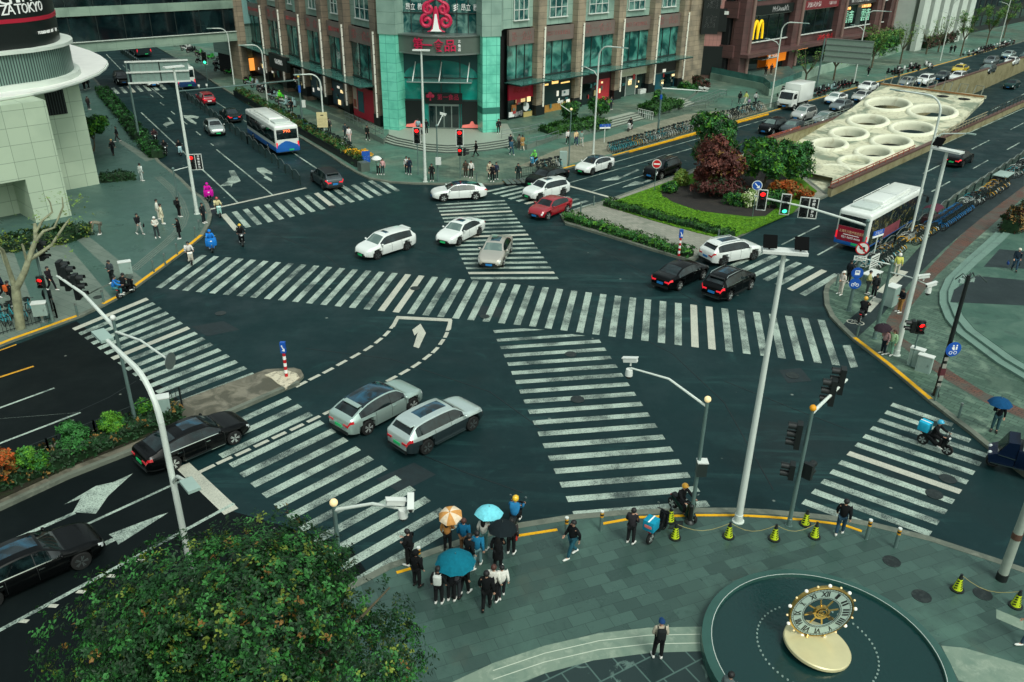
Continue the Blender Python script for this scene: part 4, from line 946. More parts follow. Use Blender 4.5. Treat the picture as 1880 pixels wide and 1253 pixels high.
def twall(name,label,t0,t1,s0,s1,z1=.9,zb=None):
 t=thing(name,label,'wall',(0,0,0));mb=MB('wall_concrete')
 vs=[TS(s_,t_,z_)for s_ in(s0,s1)for t_ in(t0,t1)for z_ in(-5.6,z1)]
 mb.add(vs,[(0,1,3,2),(4,6,7,5),(0,4,5,1),(2,3,7,6),(1,5,7,3),(0,2,6,4)]);mb.build('wall',t)
 mb=MB(('flat',92,66,58));vs=[TS(s_,t_,z_)for s_ in(s0,s1)for t_ in(t0-.06,t1+.06)for z_ in(z1,z1+.14)]
 mb.add(vs,[(0,1,3,2),(4,6,7,5),(0,4,5,1),(2,3,7,6),(1,5,7,3),(0,2,6,4)]);mb.build('coping',t);return t
twall('retaining_wall','stained yellowish retaining wall left of the underpass ramp',-.35,0,-2,190)
wr=twall('retaining_wall','dark retaining wall between underpass and the bus road',WID,WID+.35,SD,190,.75)
def trail(label,s0,s1,t_,z_,col,h=.45,step=1.6):
 t=thing('wall_railing',label,'railing',(0,0,0));mb=MB(col)
 n=int((s1-s0)/step)
 for k in range(n+1):mb.tube([TS(s0+step*k,t_,z_),TS(s0+step*k,t_,z_+h)],.035,5)
 mb.build('posts',t);mb=MB(col)
 for q in(.5,1.0):mb.bar(TS(s0,t_,z_+h*q),TS(s1,t_,z_+h*q),.07,.07)
 mb.build('rail',t)
trail('rusty red rail on the near end of the dark retaining wall',SD,8,WID+.17,.89,('flat',150,72,52))
trail('rusty red rail on the near end of the yellowish retaining wall',-2,8,-.17,1.04,('flat',150,72,52),.3)
trail('grey rail on the yellowish wall beside the holed slab',9,23,-.17,1.04,'steel',.6,1.1)
trail('grey rail on the dark wall beside the holed slab',14,33,WID+.17,.89,('flat',150,140,112),.7,1.2)
trail('dark ribbed fence along the far part of the underpass wall',34,150,WID+.17,.89,('flat',46,52,46),.9,1.8)
rb=thing('wall_struts','row of rusty struts below the ribbed underpass fence','struts',(0,0,0));mb=MB(('flat',168,142,104))
for k in range(40):mb.bar(TS(36+k*2.4,WID-1.4,-.6),TS(36+k*2.4,WID,.4),.5,.12)
mb.build('strut',rb)
def slab_z(s_):return-1.35+.137*s_
def hit(px,py):
 lo,hi=-8.0,8.0
 for i in range(50):
  m_=(lo+hi)/2;p=G(px,py,m_);s_=(p-T_A).dot(tdir)
  if m_>slab_z(s_):hi=m_
  else:lo=m_
 p=G(px,py,m_);return(p-T_A).dot(tdir),(p-T_A).dot(Vector((tdir.y,-tdir.x,0)))
HO=[((1630,193),2.35),((1593,224),1.95),((1558,247),1.75),((1522,267),1.6),((1711,207),2.4),((1675,238),2.1),((1636,262),1.8),((1604,282),1.6),((1570,299),1.4),((1530,316),1.35)]
HC=[(hit(*p),r_)for p,r_ in HO]
from mathutils.geometry import delaunay_2d_cdt
S0,S1=5.5,33.0
def left_edge(s_):return-.0 if s_<22 else lerp(0,-.9,(s_-22)/11)
outer=[Vector((S0,.02)),Vector((22,.02)),Vector((S1,-.9)),Vector((S1,WID-.6)),Vector((24,WID-.05)),Vector((SD+6,WID-.05)),Vector((SD+6.0,WID*.62))]
def inpoly(p,P_):
 c=False
 for i in range(len(P_)):
  a,b=P_[i],P_[i-1]
  if(a.y>p.y)!=(b.y>p.y)and p.x<(b.x-a.x)*(p.y-a.y)/(b.y-a.y)+a.x:c=not c
 return c
vs2=list(outer);ed=[(i,(i+1)%len(outer))for i in range(len(outer))]
NS=28
for(c,r_)in HC:
 o_=len(vs2);vs2+=[Vector((c[0]+r_*1.0*math.cos(2*PI*k/NS),c[1]+r_*math.sin(2*PI*k/NS)))for k in range(NS)];ed+=[(o_+k,o_+(k+1)%NS)for k in range(NS)]
dv,de,df,*_r=delaunay_2d_cdt(vs2,ed,[],0,1e-5)
keep=[]
for f in df:
 c=sum((dv[i]for i in f),Vector((0,0)))/len(f)
 if inpoly(c,outer)and not any((c-Vector(h)).length<r_*.97 for h,r_ in HC):keep.append(tuple(f))
sl_=thing('underpass_canopy','sloping concrete slab with round openings over the underpass','canopy',(0,0,0))
mb=MB('stained_concrete')
mb.add([TS(v.x,v.y,slab_z(v.x))for v in dv],[f[::-1]for f in keep]);mb.add([TS(v.x,v.y,slab_z(v.x)-.5)for v in dv],keep)
n=len(outer)
for i in range(n):
 a,b=outer[i],outer[(i+1)%n];mb.add([TS(a.x,a.y,slab_z(a.x)),TS(b.x,b.y,slab_z(b.x)),TS(b.x,b.y,slab_z(b.x)-.5),TS(a.x,a.y,slab_z(a.x)-.5)],[(0,1,2,3)])
mb.build('slab',sl_,20)
for(c,r_)in HC:
 mb=MB('ring_concrete');rows=[]
 for(dr,dz)in((.60,-.02),(.53,.15),(.36,.27),(.13,.27),(0,.18),(-.05,-.1),(-.05,-.72)):
  rows.append([TS(c[0]+(r_+dr)*math.cos(2*PI*k/NS),c[1]+(r_+dr)*math.sin(2*PI*k/NS),slab_z(c[0]+(r_+dr)*math.cos(2*PI*k/NS))+dz)for k in range(NS)])
 mb.grid(rows,None,True);mb.build('ring',sl_,60)
mb=MB('stained_concrete');mb.bar(TS(S1+.1,-1.0,slab_z(S1)+.06),TS(S1+.1,WID-.5,slab_z(S1)+.06),.5,.35);mb.bar(TS(S1-.4,-.9,slab_z(S1)+.2),TS(S1-.4,WID-.6,slab_z(S1)+.2),.12,.2,('flat',150,104,60));mb.build('lip',sl_)
mb=MB(('flat',120,124,110))
for k in range(14):
 t_=-.8+k*(WID+.1)/13.5;mb.bar(TS(S1+.1,t_,slab_z(S1)),TS(S1+.9,t_,slab_z(S1)+1.25),.1,.1)
for k in range(7):
 t_=-.8+k*2*(WID+.1)/13.5;mb.bar(TS(S1+.9,t_,slab_z(S1)+1.25),TS(S1+.9,t_+WID/13.5,slab_z(S1)+1.25),.07,.07)
mb.build('fin',sl_)
mb=MB('dark_void')
for t_ in(2.2,5.0,7.6,10.2):mb.ball(TS(S1-1.4,t_,slab_z(S1-1.4)),(.75,.75,.08),None,14,5)
mb.build('recess',sl_)
mb=MB('stained_concrete');mb.add([TS(-2.5,0,-1.0),TS(-2.5,WID*.7,-1.0),TS(6.5,WID*.75,-.75),TS(6.5,0,-.75)],[(0,1,2,3)]);mb.add([TS(SD+.2,WID,-1.0),TS(-2.5,WID*.7,-1.0),TS(6.5,WID*.75,-.75),TS(6.5,WID,-.75)],[(3,2,1,0)]);struct(mb.build('underpass_roof_floor',angle=0))
glass_mat('car_glass',(8,16,18),(26,44,46),rough=.03,scale=(1.2,.5));glass_mat('car_glass_pale',(92,112,108),(120,138,130),rough=.05,scale=(1.0,.5))
glass_mat('roof_glass',(8,26,32),(30,92,120),rough=.04,scale=(.8,.5))
mk('lamp_clear',(210,216,214),.08,coat=1,var=.1,vscale=8);mk('tail_red',(190,20,34),.15,coat=1);mk('tail_lit',(240,40,50),.2,emit=(250,40,60),estr=.4)
mk('plate_green',(40,190,110),.4,var=.08,vscale=30);mk('plate_blue',(30,120,190),.4,var=.08,vscale=30)
mk('rim_silver',(206,212,208),.25,metal=.55);mk('rim_dark',(96,104,104),.3,metal=.6);mk('chrome',(200,208,204),.12,metal=1.0)
mk('trim_black',(18,22,23),.5)
PROF={'sedan':dict(top=[(0,.74),(.012,.93),(.05,1.03),(.12,1.06),(.175,1.08),(.25,1.27),(.34,1.42),(.45,1.46),(.54,1.445),(.60,1.395),(.735,1.0),(.80,.975),(.90,.90),(.955,.80),(.985,.70),(1,.58)],belt=.93,ws=(.60,.735),rg=(.175,.335),dl=(.20,.70),H=1.46),'fastback':dict(top=[(0,.76),(.012,.95),(.04,1.06),(.09,1.10),(.20,1.29),(.32,1.42),(.45,1.47),(.54,1.45),(.60,1.40),(.735,1.0),(.80,.975),(.90,.90),(.955,.80),(.985,.70),(1,.58)],belt=.94,ws=(.60,.735),rg=(.10,.30),dl=(.17,.70),H=1.47),'suv':dict(top=[(0,.80),(.01,1.02),(.03,1.14),(.05,1.22),(.10,1.46),(.135,1.58),(.22,1.66),(.42,1.69),(.55,1.66),(.62,1.58),(.735,1.16),(.80,1.12),(.90,1.05),(.955,.94),(.985,.80),(1,.62)],belt=1.06,ws=(.615,.735),rg=(.05,.125),dl=(.10,.70),H=1.69),'coupe_suv':dict(top=[(0,.78),(.01,1.0),(.035,1.13),(.07,1.18),(.13,1.32),(.24,1.52),(.38,1.63),(.50,1.65),(.58,1.61),(.64,1.52),(.745,1.13),(.80,1.10),(.90,1.03),(.955,.92),(.985,.78),(1,.6)],belt=1.03,ws=(.63,.745),rg=(.075,.20),dl=(.14,.71),H=1.65),'wagon':dict(top=[(0,.78),(.01,1.0),(.03,1.10),(.05,1.16),(.085,1.36),(.12,1.50),(.22,1.57),(.42,1.60),(.56,1.57),(.63,1.49),(.765,1.04),(.82,1.0),(.91,.92),(.96,.82),(.985,.72),(1,.58)],belt=.98,ws=(.625,.765),rg=(.05,.115),dl=(.09,.73),H=1.6),}
WPLAN=[(0,.70),(.012,.81),(.04,.905),(.10,.965),(.2,1),(.78,1),(.87,.975),(.93,.915),(.972,.82),(1,.62)]
def interp(tab,x):
 for i in range(len(tab)-1):
  a,b=tab[i],tab[i+1]
  if x<=b[0]:
   t=(x-a[0])/max(b[0]-a[0],1e-9)
   p0=tab[max(i-1,0)];p3=tab[min(i+2,len(tab)-1)]
   m1=(b[1]-p0[1])/max(b[0]-p0[0],1e-9)*(b[0]-a[0]);m2=(p3[1]-a[1])/max(p3[0]-a[0],1e-9)*(b[0]-a[0])
   lim=3*(b[1]-a[1])
   if lim>=0:m1=min(max(m1,0),lim);m2=min(max(m2,0),lim)
   else:m1=max(min(m1,0),lim);m2=max(min(m2,0),lim)
   t2,t3=t*t,t*t*t
   return(2*t3-3*t2+1)*a[1]+(t3-2*t2+t)*m1+(-2*t3+3*t2)*b[1]+(t3-t2)*m2
 return tab[-1][1]
WHEEL={}
def wheel_meshes(r,rim):
 k=(round(r,2),rim)
 if k in WHEEL:return WHEEL[k]
 w_=.22;T=Matrix.Rotation(PI/2,4,'X')
 t=MB('rubber');t.lathe((0,0,0),[(r*.66,-w_/2),(r*.93,-w_/2),(r,-w_*.36),(r,w_*.36),(r*.93,w_/2),(r*.66,w_/2)],22,None,T)
 q=MB(rim);q.lathe((0,0,0),[(r*.70,-w_/2+.01),(r*.70,-w_/2-.004),(r*.62,-w_/2-.004),(r*.60,-w_*.28)],22,None,T)
 q.lathe((0,0,0),[(r*.64,-w_*.2),(r*.64,-w_*.14)],22,'trim_black',T)
 for i in range(5):
  a=2*PI*i/5
  for da in(-.16,.16):q.bar((math.cos(a)*r*.1,-w_*.44,math.sin(a)*r*.1),(math.cos(a+da)*r*.64,-w_*.47,math.sin(a+da)*r*.64),.035,.05,None,(0,1,0))
 q.lathe((0,0,0),[(r*.17,-w_*.5),(r*.17,-w_*.3)],12,None,T)
 WHEEL[k]=(t.mesh('tyre'),q.mesh('rim'));return WHEEL[k]
def obj(name,me,parent,loc=(0,0,0),rz=0.0):
 o=bpy.data.objects.new(name,me);COL.objects.link(o);o.parent=parent;o.location=loc;o.rotation_euler.z=rz;return o
def car(label,kind,paint,L=4.6,W=1.84,H=None,wb=2.7,rw=.335,rim='rim_silver',plate='plate_blue',roof=None,sunroof=None,rails=False,lit=False,trim=False,chrome=False,lower=None,cat='car',name='parked_car',group='cars in the crossing traffic',pale=False,taxi=False):
 t=thing(name,label,cat,(0,0,0),0,group)
 P=PROF[kind];kz=(H or P['H'])/P['H']
 xf,xr=L*.5-L*.185-.03,None;xf=.5*L-(L-wb)*.47;xr=xf-wb
 ff,fr_=.5+xf/L,.5+xr/L
 st=set([0,.006,.012,.02,.03,.04,.055,.07,.945,.955,.965,.975,.985,.992,1])
 st|={i/46 for i in range(5,44)}
 for f0 in(ff,fr_):st|={f0+d for d in(-.085,-.078,-.07,-.055,.055,.07,.078,.085)}
 seams=[fr_+(.52-.0)*(ff-fr_),ff-.105*1.0]
 seams=[seams[0],.5+(xf-.46)/L,.5+(xr+.50)/L]
 for s_ in seams:st|={s_,s_+.0042}
 st=sorted(st);st=[a for i,a in enumerate(st)if i==0 or a-st[i-1]>.0022]
 ra=rw+.055
 rows=[]
 for f in st:
  x=(f-.5)*L;w_=W/2*interp(WPLAN,f);zt=interp(P['top'],f)*kz
  zb=.22+.12*max(0,(abs(f-.5)-.36)/.14)**1.5
  belt=P['belt']*kz
  zs=min(belt+.05*(.5-f),zt-.035-.05*max(0,min(1,(f-.74)*8)))
  c=max(0,min(1,(zt-zs-.07)/(P['H']*kz-belt-.1)))
  we=lerp(.86,.665,c**.8)*w_;ze=zt-lerp(.012,.05,c)
  by=.945*w_
  half=[(0,zb),(.80*w_,zb),(.945*w_,zb+.05),(.965*w_,zb+.18*(zs-zb)),(1.0*w_,zb+.55*(zs-zb)),(.995*w_,zb+.82*(zs-zb)),(by,zs)]
  for tt in(.07,.90,1.0):
   half.append((lerp(by,we,tt)+.05*c*math.sin(PI*tt)*.6,lerp(zs,ze,tt)))
  for uu in(.13,.45,.75,1.0):
   half.append((we*(1-uu),lerp(ze,zt,1-(1-uu)**2)))
  row=[]
  for k,(y,z)in enumerate(half):
   if 1<=k<=5:
    for xc in(xf,xr):
     d=math.hypot(x-xc,z-rw)
     if d<ra-.004:y-=.26 if k>1 else .1
   row.append((x,y,z))
  rows.append(row)
 K=len(rows[0]);NSt=len(st)
 groups={}
 def put(part,mat,sgn,i,k):
  groups.setdefault((part,sgn if part in('side_window','headlight','taillight')else 0),[]).append((mat,sgn,i,k))
 low=lower or('trim_black' if trim else paint)
 for i in range(NSt-1):
  f=(st[i]+st[i+1])/2;x=(f-.5)*L
  seam=any(abs(f-(s_+.0021))<.0012 for s_ in seams)
  for k in range(K-1):
   p=rows[i][k];q=rows[i+1][k+1];zc=(p[2]+q[2])/2
   inw=any(math.hypot(x-xc,zc-rw)<ra+.0 for xc in(xf,xr))and k<=5
   for sgn in(1,-1):
    part,mat='body',paint
    if k<=1 or inw:mat='trim_black'
    elif k==2:mat=low
    elif seam and k in(3,4,5):mat='trim_black'
    elif k==3 and lower:mat=lower
    elif k==4 and lower:mat=lower
    if k==5 and .945<f<.986 or(k==4 and .965<f<.988):part,mat='headlight','lamp_clear'
    if k==5 and f<.05 and lit is not None:part,mat='taillight',('tail_lit' if lit else 'tail_red')
    if k==6 and P['dl'][0]<f<P['dl'][1]:mat='chrome' if chrome else('trim_black' if not lower else paint)
    if k==7 and P['dl'][0]<f<P['dl'][1]and rows[i][9][2]-rows[i][6][2]>.10:part,mat='side_window','car_glass'
    if k==7 and part=='side_window' and abs(f-(seams[0]))<.009:mat='trim_black'
    if k>=10 and P['ws'][0]<=f<=P['ws'][1]-.004:part,mat='windshield',('car_glass_pale' if pale else 'car_glass')
    if k>=10 and P['rg'][0]<=f<=P['rg'][1]:part,mat='rear_window','car_glass'
    if roof and k>=9 and P['rg'][1]<f<P['ws'][0]and part=='body':mat=roof
    if roof and k==8 and part=='body' and roof=='roof_glass':pass
    if sunroof and k>=11 and sunroof[0]<f<sunroof[1]and part=='body':part,mat='sunroof','roof_glass'
    put(part,mat,sgn,i,k)
 for(part,sg),fl in groups.items():
  mb=MB(paint);idx={};vs=[];byf={}
  for(mat,sgn,i,k)in fl:
   q=[]
   for(a,b)in((i,k),(i+1,k),(i+1,k+1),(i,k+1)):
    key=(a,b,sgn if abs(rows[a][b][1])>1e-6 else 0)
    if key not in idx:
     idx[key]=len(vs);x,y,z=rows[a][b];vs.append((x,y*sgn,z))
    q.append(idx[key])
   if len(set(q))<3:continue
   byf.setdefault(mat,[]).append(tuple(q)if sgn<0 else tuple(q[::-1]))
  mats=list(byf);mb.v=vs
  for m_ in mats:mb.f+=byf[m_];mb.m+=[mb.mi(m_)]*len(byf[m_])
  if part=='body':
   for i in(0,NSt-1):
    ring=[(i,k,1)for k in range(K)]+[(i,k,-1)for k in range(K-2,0,-1)]
    ids=[]
    for key in ring:
     kk=(key[0],key[1],key[2]if abs(rows[key[0]][key[1]][1])>1e-6 else 0)
     if kk not in idx:idx[kk]=len(mb.v);x,y,z=rows[key[0]][key[1]];mb.v.append((x,y*key[2],z))
     ids.append(idx[kk])
    mb.f.append(tuple(ids)if i else tuple(ids[::-1]));mb.m.append(mb.mi(paint))
  mb.build(part,t,40)
 hl=L/2;zt0=interp(P['top'],1.0)*kz
 mb=MB('trim_black');mb.box((hl+.002,0,zt0-.10),(.03,W*.50,.12));mb.box((hl-.01,0,.38),(.06,W*.62,.14));mb.build('grille',t)
 mb=MB(plate);mb.box((hl+.02,0,zt0-.17),(.02,.46,.15));mb.build('number_plate',t)
 zr=interp(P['top'],0.0)*kz
 mb=MB(plate);mb.box((-hl-.012,0,zr-.12),(.02,.48,.15));mb.build('number_plate',t)
 mb=MB('trim_black');mb.box((-hl-.004,0,.40),(.04,W*.70,.17));mb.build('bumper',t)
 if lit is not None:
  for sgn in(1,-1):
   mb=MB('tail_lit' if lit else 'tail_red');mb.box((-hl-.004,sgn*W*.27,zr+.02),(.05,W*.15,.09));mb.build('taillight',t)
 if trim:
  mb=MB('chrome');mb.bar((-hl-.02,-W*.3,.36),(-hl-.02,W*.3,.36),.03,.03);mb.bar((xr+.5,W/2+.01,.30),(xf-.5,W/2+.01,.30),.03,.03);mb.bar((xr+.5,-W/2-.01,.30),(xf-.5,-W/2-.01,.30),.03,.03);mb.build('chrome_trim',t)
 for sgn in(1,-1):
  mb=MB(paint);fx=.5*L*0+(P['ws'][1]-.5-.045)*L;mb.ball((fx,sgn*(W/2+.07),P['belt']*kz+.08),(.07,.11,.075),None,10,6);mb.bar((fx+.02,sgn*(W/2-.06),P['belt']*kz+.03),(fx,sgn*(W/2+.02),P['belt']*kz+.05),.05,.04,'trim_black');mb.build('wing_mirror',t)
  mb=MB('chrome' if chrome or lower else paint)
  for f in(seams[0]+.03,seams[2]-.035 if seams[2]-.035>.2 else seams[2]+.012):
   mb.box(((f-.5)*L,sgn*(W/2+.004),P['belt']*kz-.13),(.2,.03,.03))
  mb.build('door_handle',t)
  if rails:
   mb=MB('chrome');x0,x1=(P['rg'][1]+.03-.5)*L,(P['ws'][0]-.03-.5)*L
   zz=interp(P['top'],.42)*kz-.0
   mb.tube([(x0,sgn*W*.335,interp(P['top'],P['rg'][1]+.03)*kz-.03),(x0+.15,sgn*W*.335,zz-.0),((x0+x1)/2,sgn*W*.335,zz+.01),(x1-.15,sgn*W*.335,zz-.01),(x1,sgn*W*.335,interp(P['top'],P['ws'][0]-.03)*kz-.04)],.022,6);mb.build('roof_rail',t)
 tm_,rm_=wheel_meshes(rw,rim)
 for xc in(xf,xr):
  for sgn in(1,-1):
   wo=obj('wheel',tm_,t,(xc,sgn*(W/2-.125),rw),0 if sgn<0 else PI)
   obj('rim',rm_,wo)
 if kind in('suv','wagon','coupe_suv'):
  mb=MB(paint);xs=(P['rg'][1]-.5)*L;mb.box((xs-.08,0,interp(P['top'],P['rg'][1])*kz+.0),(.26,W*.56,.035));mb.build('spoiler',t)
 if taxi:
  mb=MB('letter_white');mb.box((-.1,0,P['H']*kz+.07),(.2,.5,.14));mb.build('taxi_sign',t)
 t['_w']=W;t['_off']=(xf+xr)/2;t['_wb']=wb
 return t
def at_wheels(t,front,rear):
 """stand a vehicle on the spots where its two visible wheels touch the road"""
 F_,B_=G(*front),G(*rear);d=(F_-B_).normalized();m_=(F_+B_)/2;n=Vector((-d.y,d.x,0))
 if n.dot(m_)<0:n=-n
 c=m_+n*(t['_w']/2-.06)-d*t['_off']
 t.location=(c.x,c.y,0);t.rotation_euler.z=math.atan2(d.y,d.x)
 for k in('_w','_off','_wb'):del t[k]
 return t
def at_centre(t,p,d,z=0.0):
 c=G(*p,z);t.location=(c.x,c.y,z);t.rotation_euler.z=math.atan2(d.y,d.x)
 for k in('_w','_off','_wb'):
  if k in t:del t[k]
 return t
WHITE=('paint',226,230,226);BLACK=('paint',6,8,9)
N_='car'
at_wheels(car('white estate car crossing the middle of the junction alone','wagon',WHITE,4.7,1.82,None,2.75,.33,'rim_dark','plate_green',sunroof=(.47,.55),name=N_,pale=True,lit=None),(695,477),(747,460.5))
at_wheels(car('white saloon with green plate and small dark sunroof on the upper zebra','sedan',WHITE,4.75,1.83,None,2.72,.33,'rim_dark','plate_green',sunroof=(.44,.54),name=N_,pale=True),(843.5,451.5),(880,433))
at_wheels(car('champagne saloon with blue plate and big dark sunroof heading to the camera','sedan',('metal',196,190,178),4.9,1.86,None,2.9,.34,'rim_silver','plate_blue',sunroof=(.37,.57),name=N_,pale=True,chrome=True),(923,492.5),(939.5,461.5))
at_wheels(car('white saloon with dark roof panel nearest the far corner pavement','fastback',WHITE,4.85,1.86,None,2.84,.335,'rim_silver','plate_blue',roof='roof_glass',chrome=False,name=N_),(815.4,371.4),(873,368))
at_wheels(car('white crossover with dark sunroof and green plate beside the red car','suv',WHITE,4.55,1.84,1.6,2.72,.34,'rim_dark','plate_green',sunroof=(.40,.55),name=N_,lit=None),(989,371),(1036.5,360))
at_wheels(car('red hatchback with blue plate turning by the island tip','fastback',('paint',150,12,30),4.45,1.8,None,2.7,.33,'rim_silver','plate_blue',name=N_),(1006,404.5),(1041.5,390.5))
at_centre(car('black saloon with green plate behind the white crossover','fastback',BLACK,4.8,1.85,None,2.8,.34,'rim_dark','plate_green',chrome=True,name=N_),(1004,337),-ROAD_R)
at_wheels(car('white saloon with black roof and green plate beside the far kerb fence','fastback',WHITE,4.7,1.83,None,2.75,.34,'rim_dark','plate_green',roof='roof_glass',name=N_),(1087.5,322),(1118.6,312.5))
at_wheels(car('black off-road car with blue plate behind the red no-entry sign','suv',BLACK,4.7,1.87,None,2.75,.36,'rim_silver','plate_blue',rails=True,name=N_),(1212,331.5),(1244,320))
at_wheels(car('white off-road car with black sunroof and blue plate at the island corner','suv',WHITE,4.75,1.89,1.66,2.82,.36,'rim_dark','plate_blue',sunroof=(.24,.55),rails=True,name=N_),(1383,478),(1328,489))
at_wheels(car('black saloon with lit red tail lamps left of the black off-road car','sedan',BLACK,4.85,1.84,None,2.8,.335,'rim_silver','plate_blue',lit=True,chrome=True,name=N_),(1290.4,513.8),(1247,534))
at_wheels(car('black off-road car with chrome roof rails and blue plate','suv',BLACK,4.55,1.84,1.7,2.69,.345,'rim_silver','plate_blue',rails=True,trim=True,sunroof=(.25,.52),lit=True,chrome=True,name=N_),(1378.5,531.7),(1338.3,553.4))
at_wheels(car('pale silver coupe-backed car with black glass roof and green plate','coupe_suv',('metal',178,200,192),4.75,1.9,1.62,2.83,.37,'rim_silver','plate_green',roof='roof_glass',lower=None,trim=False,name=N_),(761,754),(674,799.5))
at_wheels(car('two-tone silver and dark grey off-road car with green plate','suv',('metal',200,214,210),4.72,1.9,1.65,2.82,.37,'rim_dark','plate_green',sunroof=(.24,.56),trim=True,lower=('metal',52,66,70),name=N_),(866.5,791),(786,833))
at_wheels(car('long black saloon with grey roof window beside the median fence','fastback',BLACK,4.95,1.87,1.45,2.9,.35,'rim_silver','plate_green',sunroof=(.40,.58),chrome=True,trim=True,name=N_),(430,817),(324,863))
at_wheels(car('black saloon cut off by the bottom left edge of the photo','fastback',BLACK,5.0,1.9,1.47,2.95,.36,'rim_dark','plate_blue',chrome=True,rails=False,sunroof=(.3,.58),name=N_),(143,1049),(2,1113))
LR='cars on the left road';RR='cars queueing on the right road'
at_wheels(car('silver hatchback driving towards the crossing on the left road','coupe_suv',('metal',176,186,182),4.4,1.8,1.56,2.6,.33,'rim_dark','plate_green',name=N_,group=LR,lit=None),(388,253),(374,239))
at_centre(car('dark green saloon driving away beside the white and blue bus','sedan',('paint',14,30,30),4.6,1.8,None,2.7,.33,lit=True,name=N_,group=LR),(424,221),ROAD_L)
at_centre(car('red hatchback driving away on the left road behind the fence','wagon',('paint',150,16,36),4.3,1.78,1.55,2.6,.32,lit=True,name=N_,group=LR,plate='letter_white'),(379,190),ROAD_L)
at_wheels(car('dark grey off-road car with red light bar leaving by the left road','suv',('metal',62,72,76),4.7,1.88,1.62,2.8,.36,'rim_dark','plate_blue',lit=True,roof='trim_black',chrome=True,name=N_,group=LR),(573,334),(593.5,349))
at_centre(car('black off-road car with one glowing orange lamp beyond the sign gantry','suv',BLACK,4.6,1.86,None,2.7,.35,name=N_,group=LR),(224,153),-ROAD_L)
at_centre(car('white car half hidden behind the blank sign gantry','sedan',WHITE,4.5,1.8,None,2.7,.33,name=N_,group=LR),(278,157),-ROAD_L)
o_=G(214,152,0);
queue=[((1474,219),'suv',('metal',206,208,202),'white off-road car right in front of the box truck',dict(rails=True,sunroof=(.25,.52))),((1417,243),'suv',BLACK,'black off-road car in the queue left of the box truck',dict()),((1455,243),'sedan',('metal',70,80,80),'dark grey saloon at the yellowish wall ahead of the box truck',dict()),((1513,226),'sedan',('metal',170,178,174),'silver saloon at the grey rail beside the holed slab',dict()),((1533,189),'sedan',WHITE,'white saloon nearest the parked scooters behind the box truck',dict()),((1543,202),'sedan',('metal',128,138,138),'mid grey saloon behind the white off-road car',dict()),((1592,167),'sedan',WHITE,'white saloon at the kerb left of the slab top',dict()),((1582,185),'fastback',('metal',214,216,210),'white fastback half hidden by the holed slab',dict()),((1697,155),'suv',WHITE,'white off-road car just behind the slab fins',dict(H=1.6)),((1730,147),'sedan',('metal',44,62,64),'dark green-grey saloon between two white cars behind the fins',dict()),((1757,149),'suv',WHITE,'white crossover against the underpass wall behind the fins',dict(H=1.58)),((1761,134),'sedan',('paint',206,178,30),'yellow taxi in the far queue',dict(taxi=True)),((1818,120),'suv',('metal',120,132,132),'grey off-road car in the far queue',dict()),((1812,134),'suv',('metal',74,84,84),'dark grey car by the underpass wall in the far queue',dict(H=1.55)),((1856,119),'sedan',WHITE,'white saloon by the underpass wall near the right edge',dict()),((1850,107),'sedan',('metal',176,196,190),'pale silver saloon farthest in the queue at the kerb lane',dict()),((1884,108),'sedan',('metal',70,96,96),'teal grey saloon cut by the right edge in the far queue',dict()),((1665,158),'sedan',('metal',150,158,154),'grey saloon partly behind the slab fins beside the white off-road car',dict()),((1316,249),'fastback',WHITE,'white saloon with red sunroof edge above the island trees',dict(sunroof=(.40,.52))),]
for p,k,c,lb,kw in queue:at_centre(car(lb,k,c,4.6,1.82,kw.pop('H',None),2.7,.33,plate='plate_blue',name=N_,group=RR,pale=rnd.random()<.5,**kw),p,-ROAD_R)
cz=zfl(82);at_centre(car('dark green saloon driving down into the underpass','fastback',('paint',20,52,50),4.7,1.84,None,2.75,.33,name=N_,group='cars on the bus road and underpass'),(1856,162),-ROAD_R,cz)
at_centre(car('black saloon with red tail lamps driving away on the bus road','fastback',BLACK,4.9,1.88,None,2.85,.35,'rim_dark','plate_green',sunroof=(.3,.58),lit=True,name=N_,group='cars on the bus road and underpass'),(1758,301),ROAD_R)
def rbox(mb,c,d,r,mat,seg=4):
 bm=bmesh.new();bmesh.ops.create_cube(bm,size=1)
 for v in bm.verts:v.co=Vector((v.co.x*d[0],v.co.y*d[1],v.co.z*d[2]))
 bmesh.ops.bevel(bm,geom=list(bm.edges),offset=r,segments=seg,profile=.5,affect='EDGES')
 bm.verts.ensure_lookup_table();c=Vector(c)
 mb.add([v.co+c for v in bm.verts],[tuple(v.index for v in f.verts)for f in bm.faces],mat);bm.free();return mb
mk('bus_white',(226,230,224),.35,coat=.5,var=.04,vscale=.8);mk('bus_blue',(26,96,176),.35,coat=.5,var=.08,vscale=.7);mk('ad_red',(150,18,46),.4,var=.1,vscale=.6);mk('ad_dark',(18,28,26),.3,coat=.4)
mk('led_orange',(250,110,60),.5,emit=(255,110,60),estr=1.6)
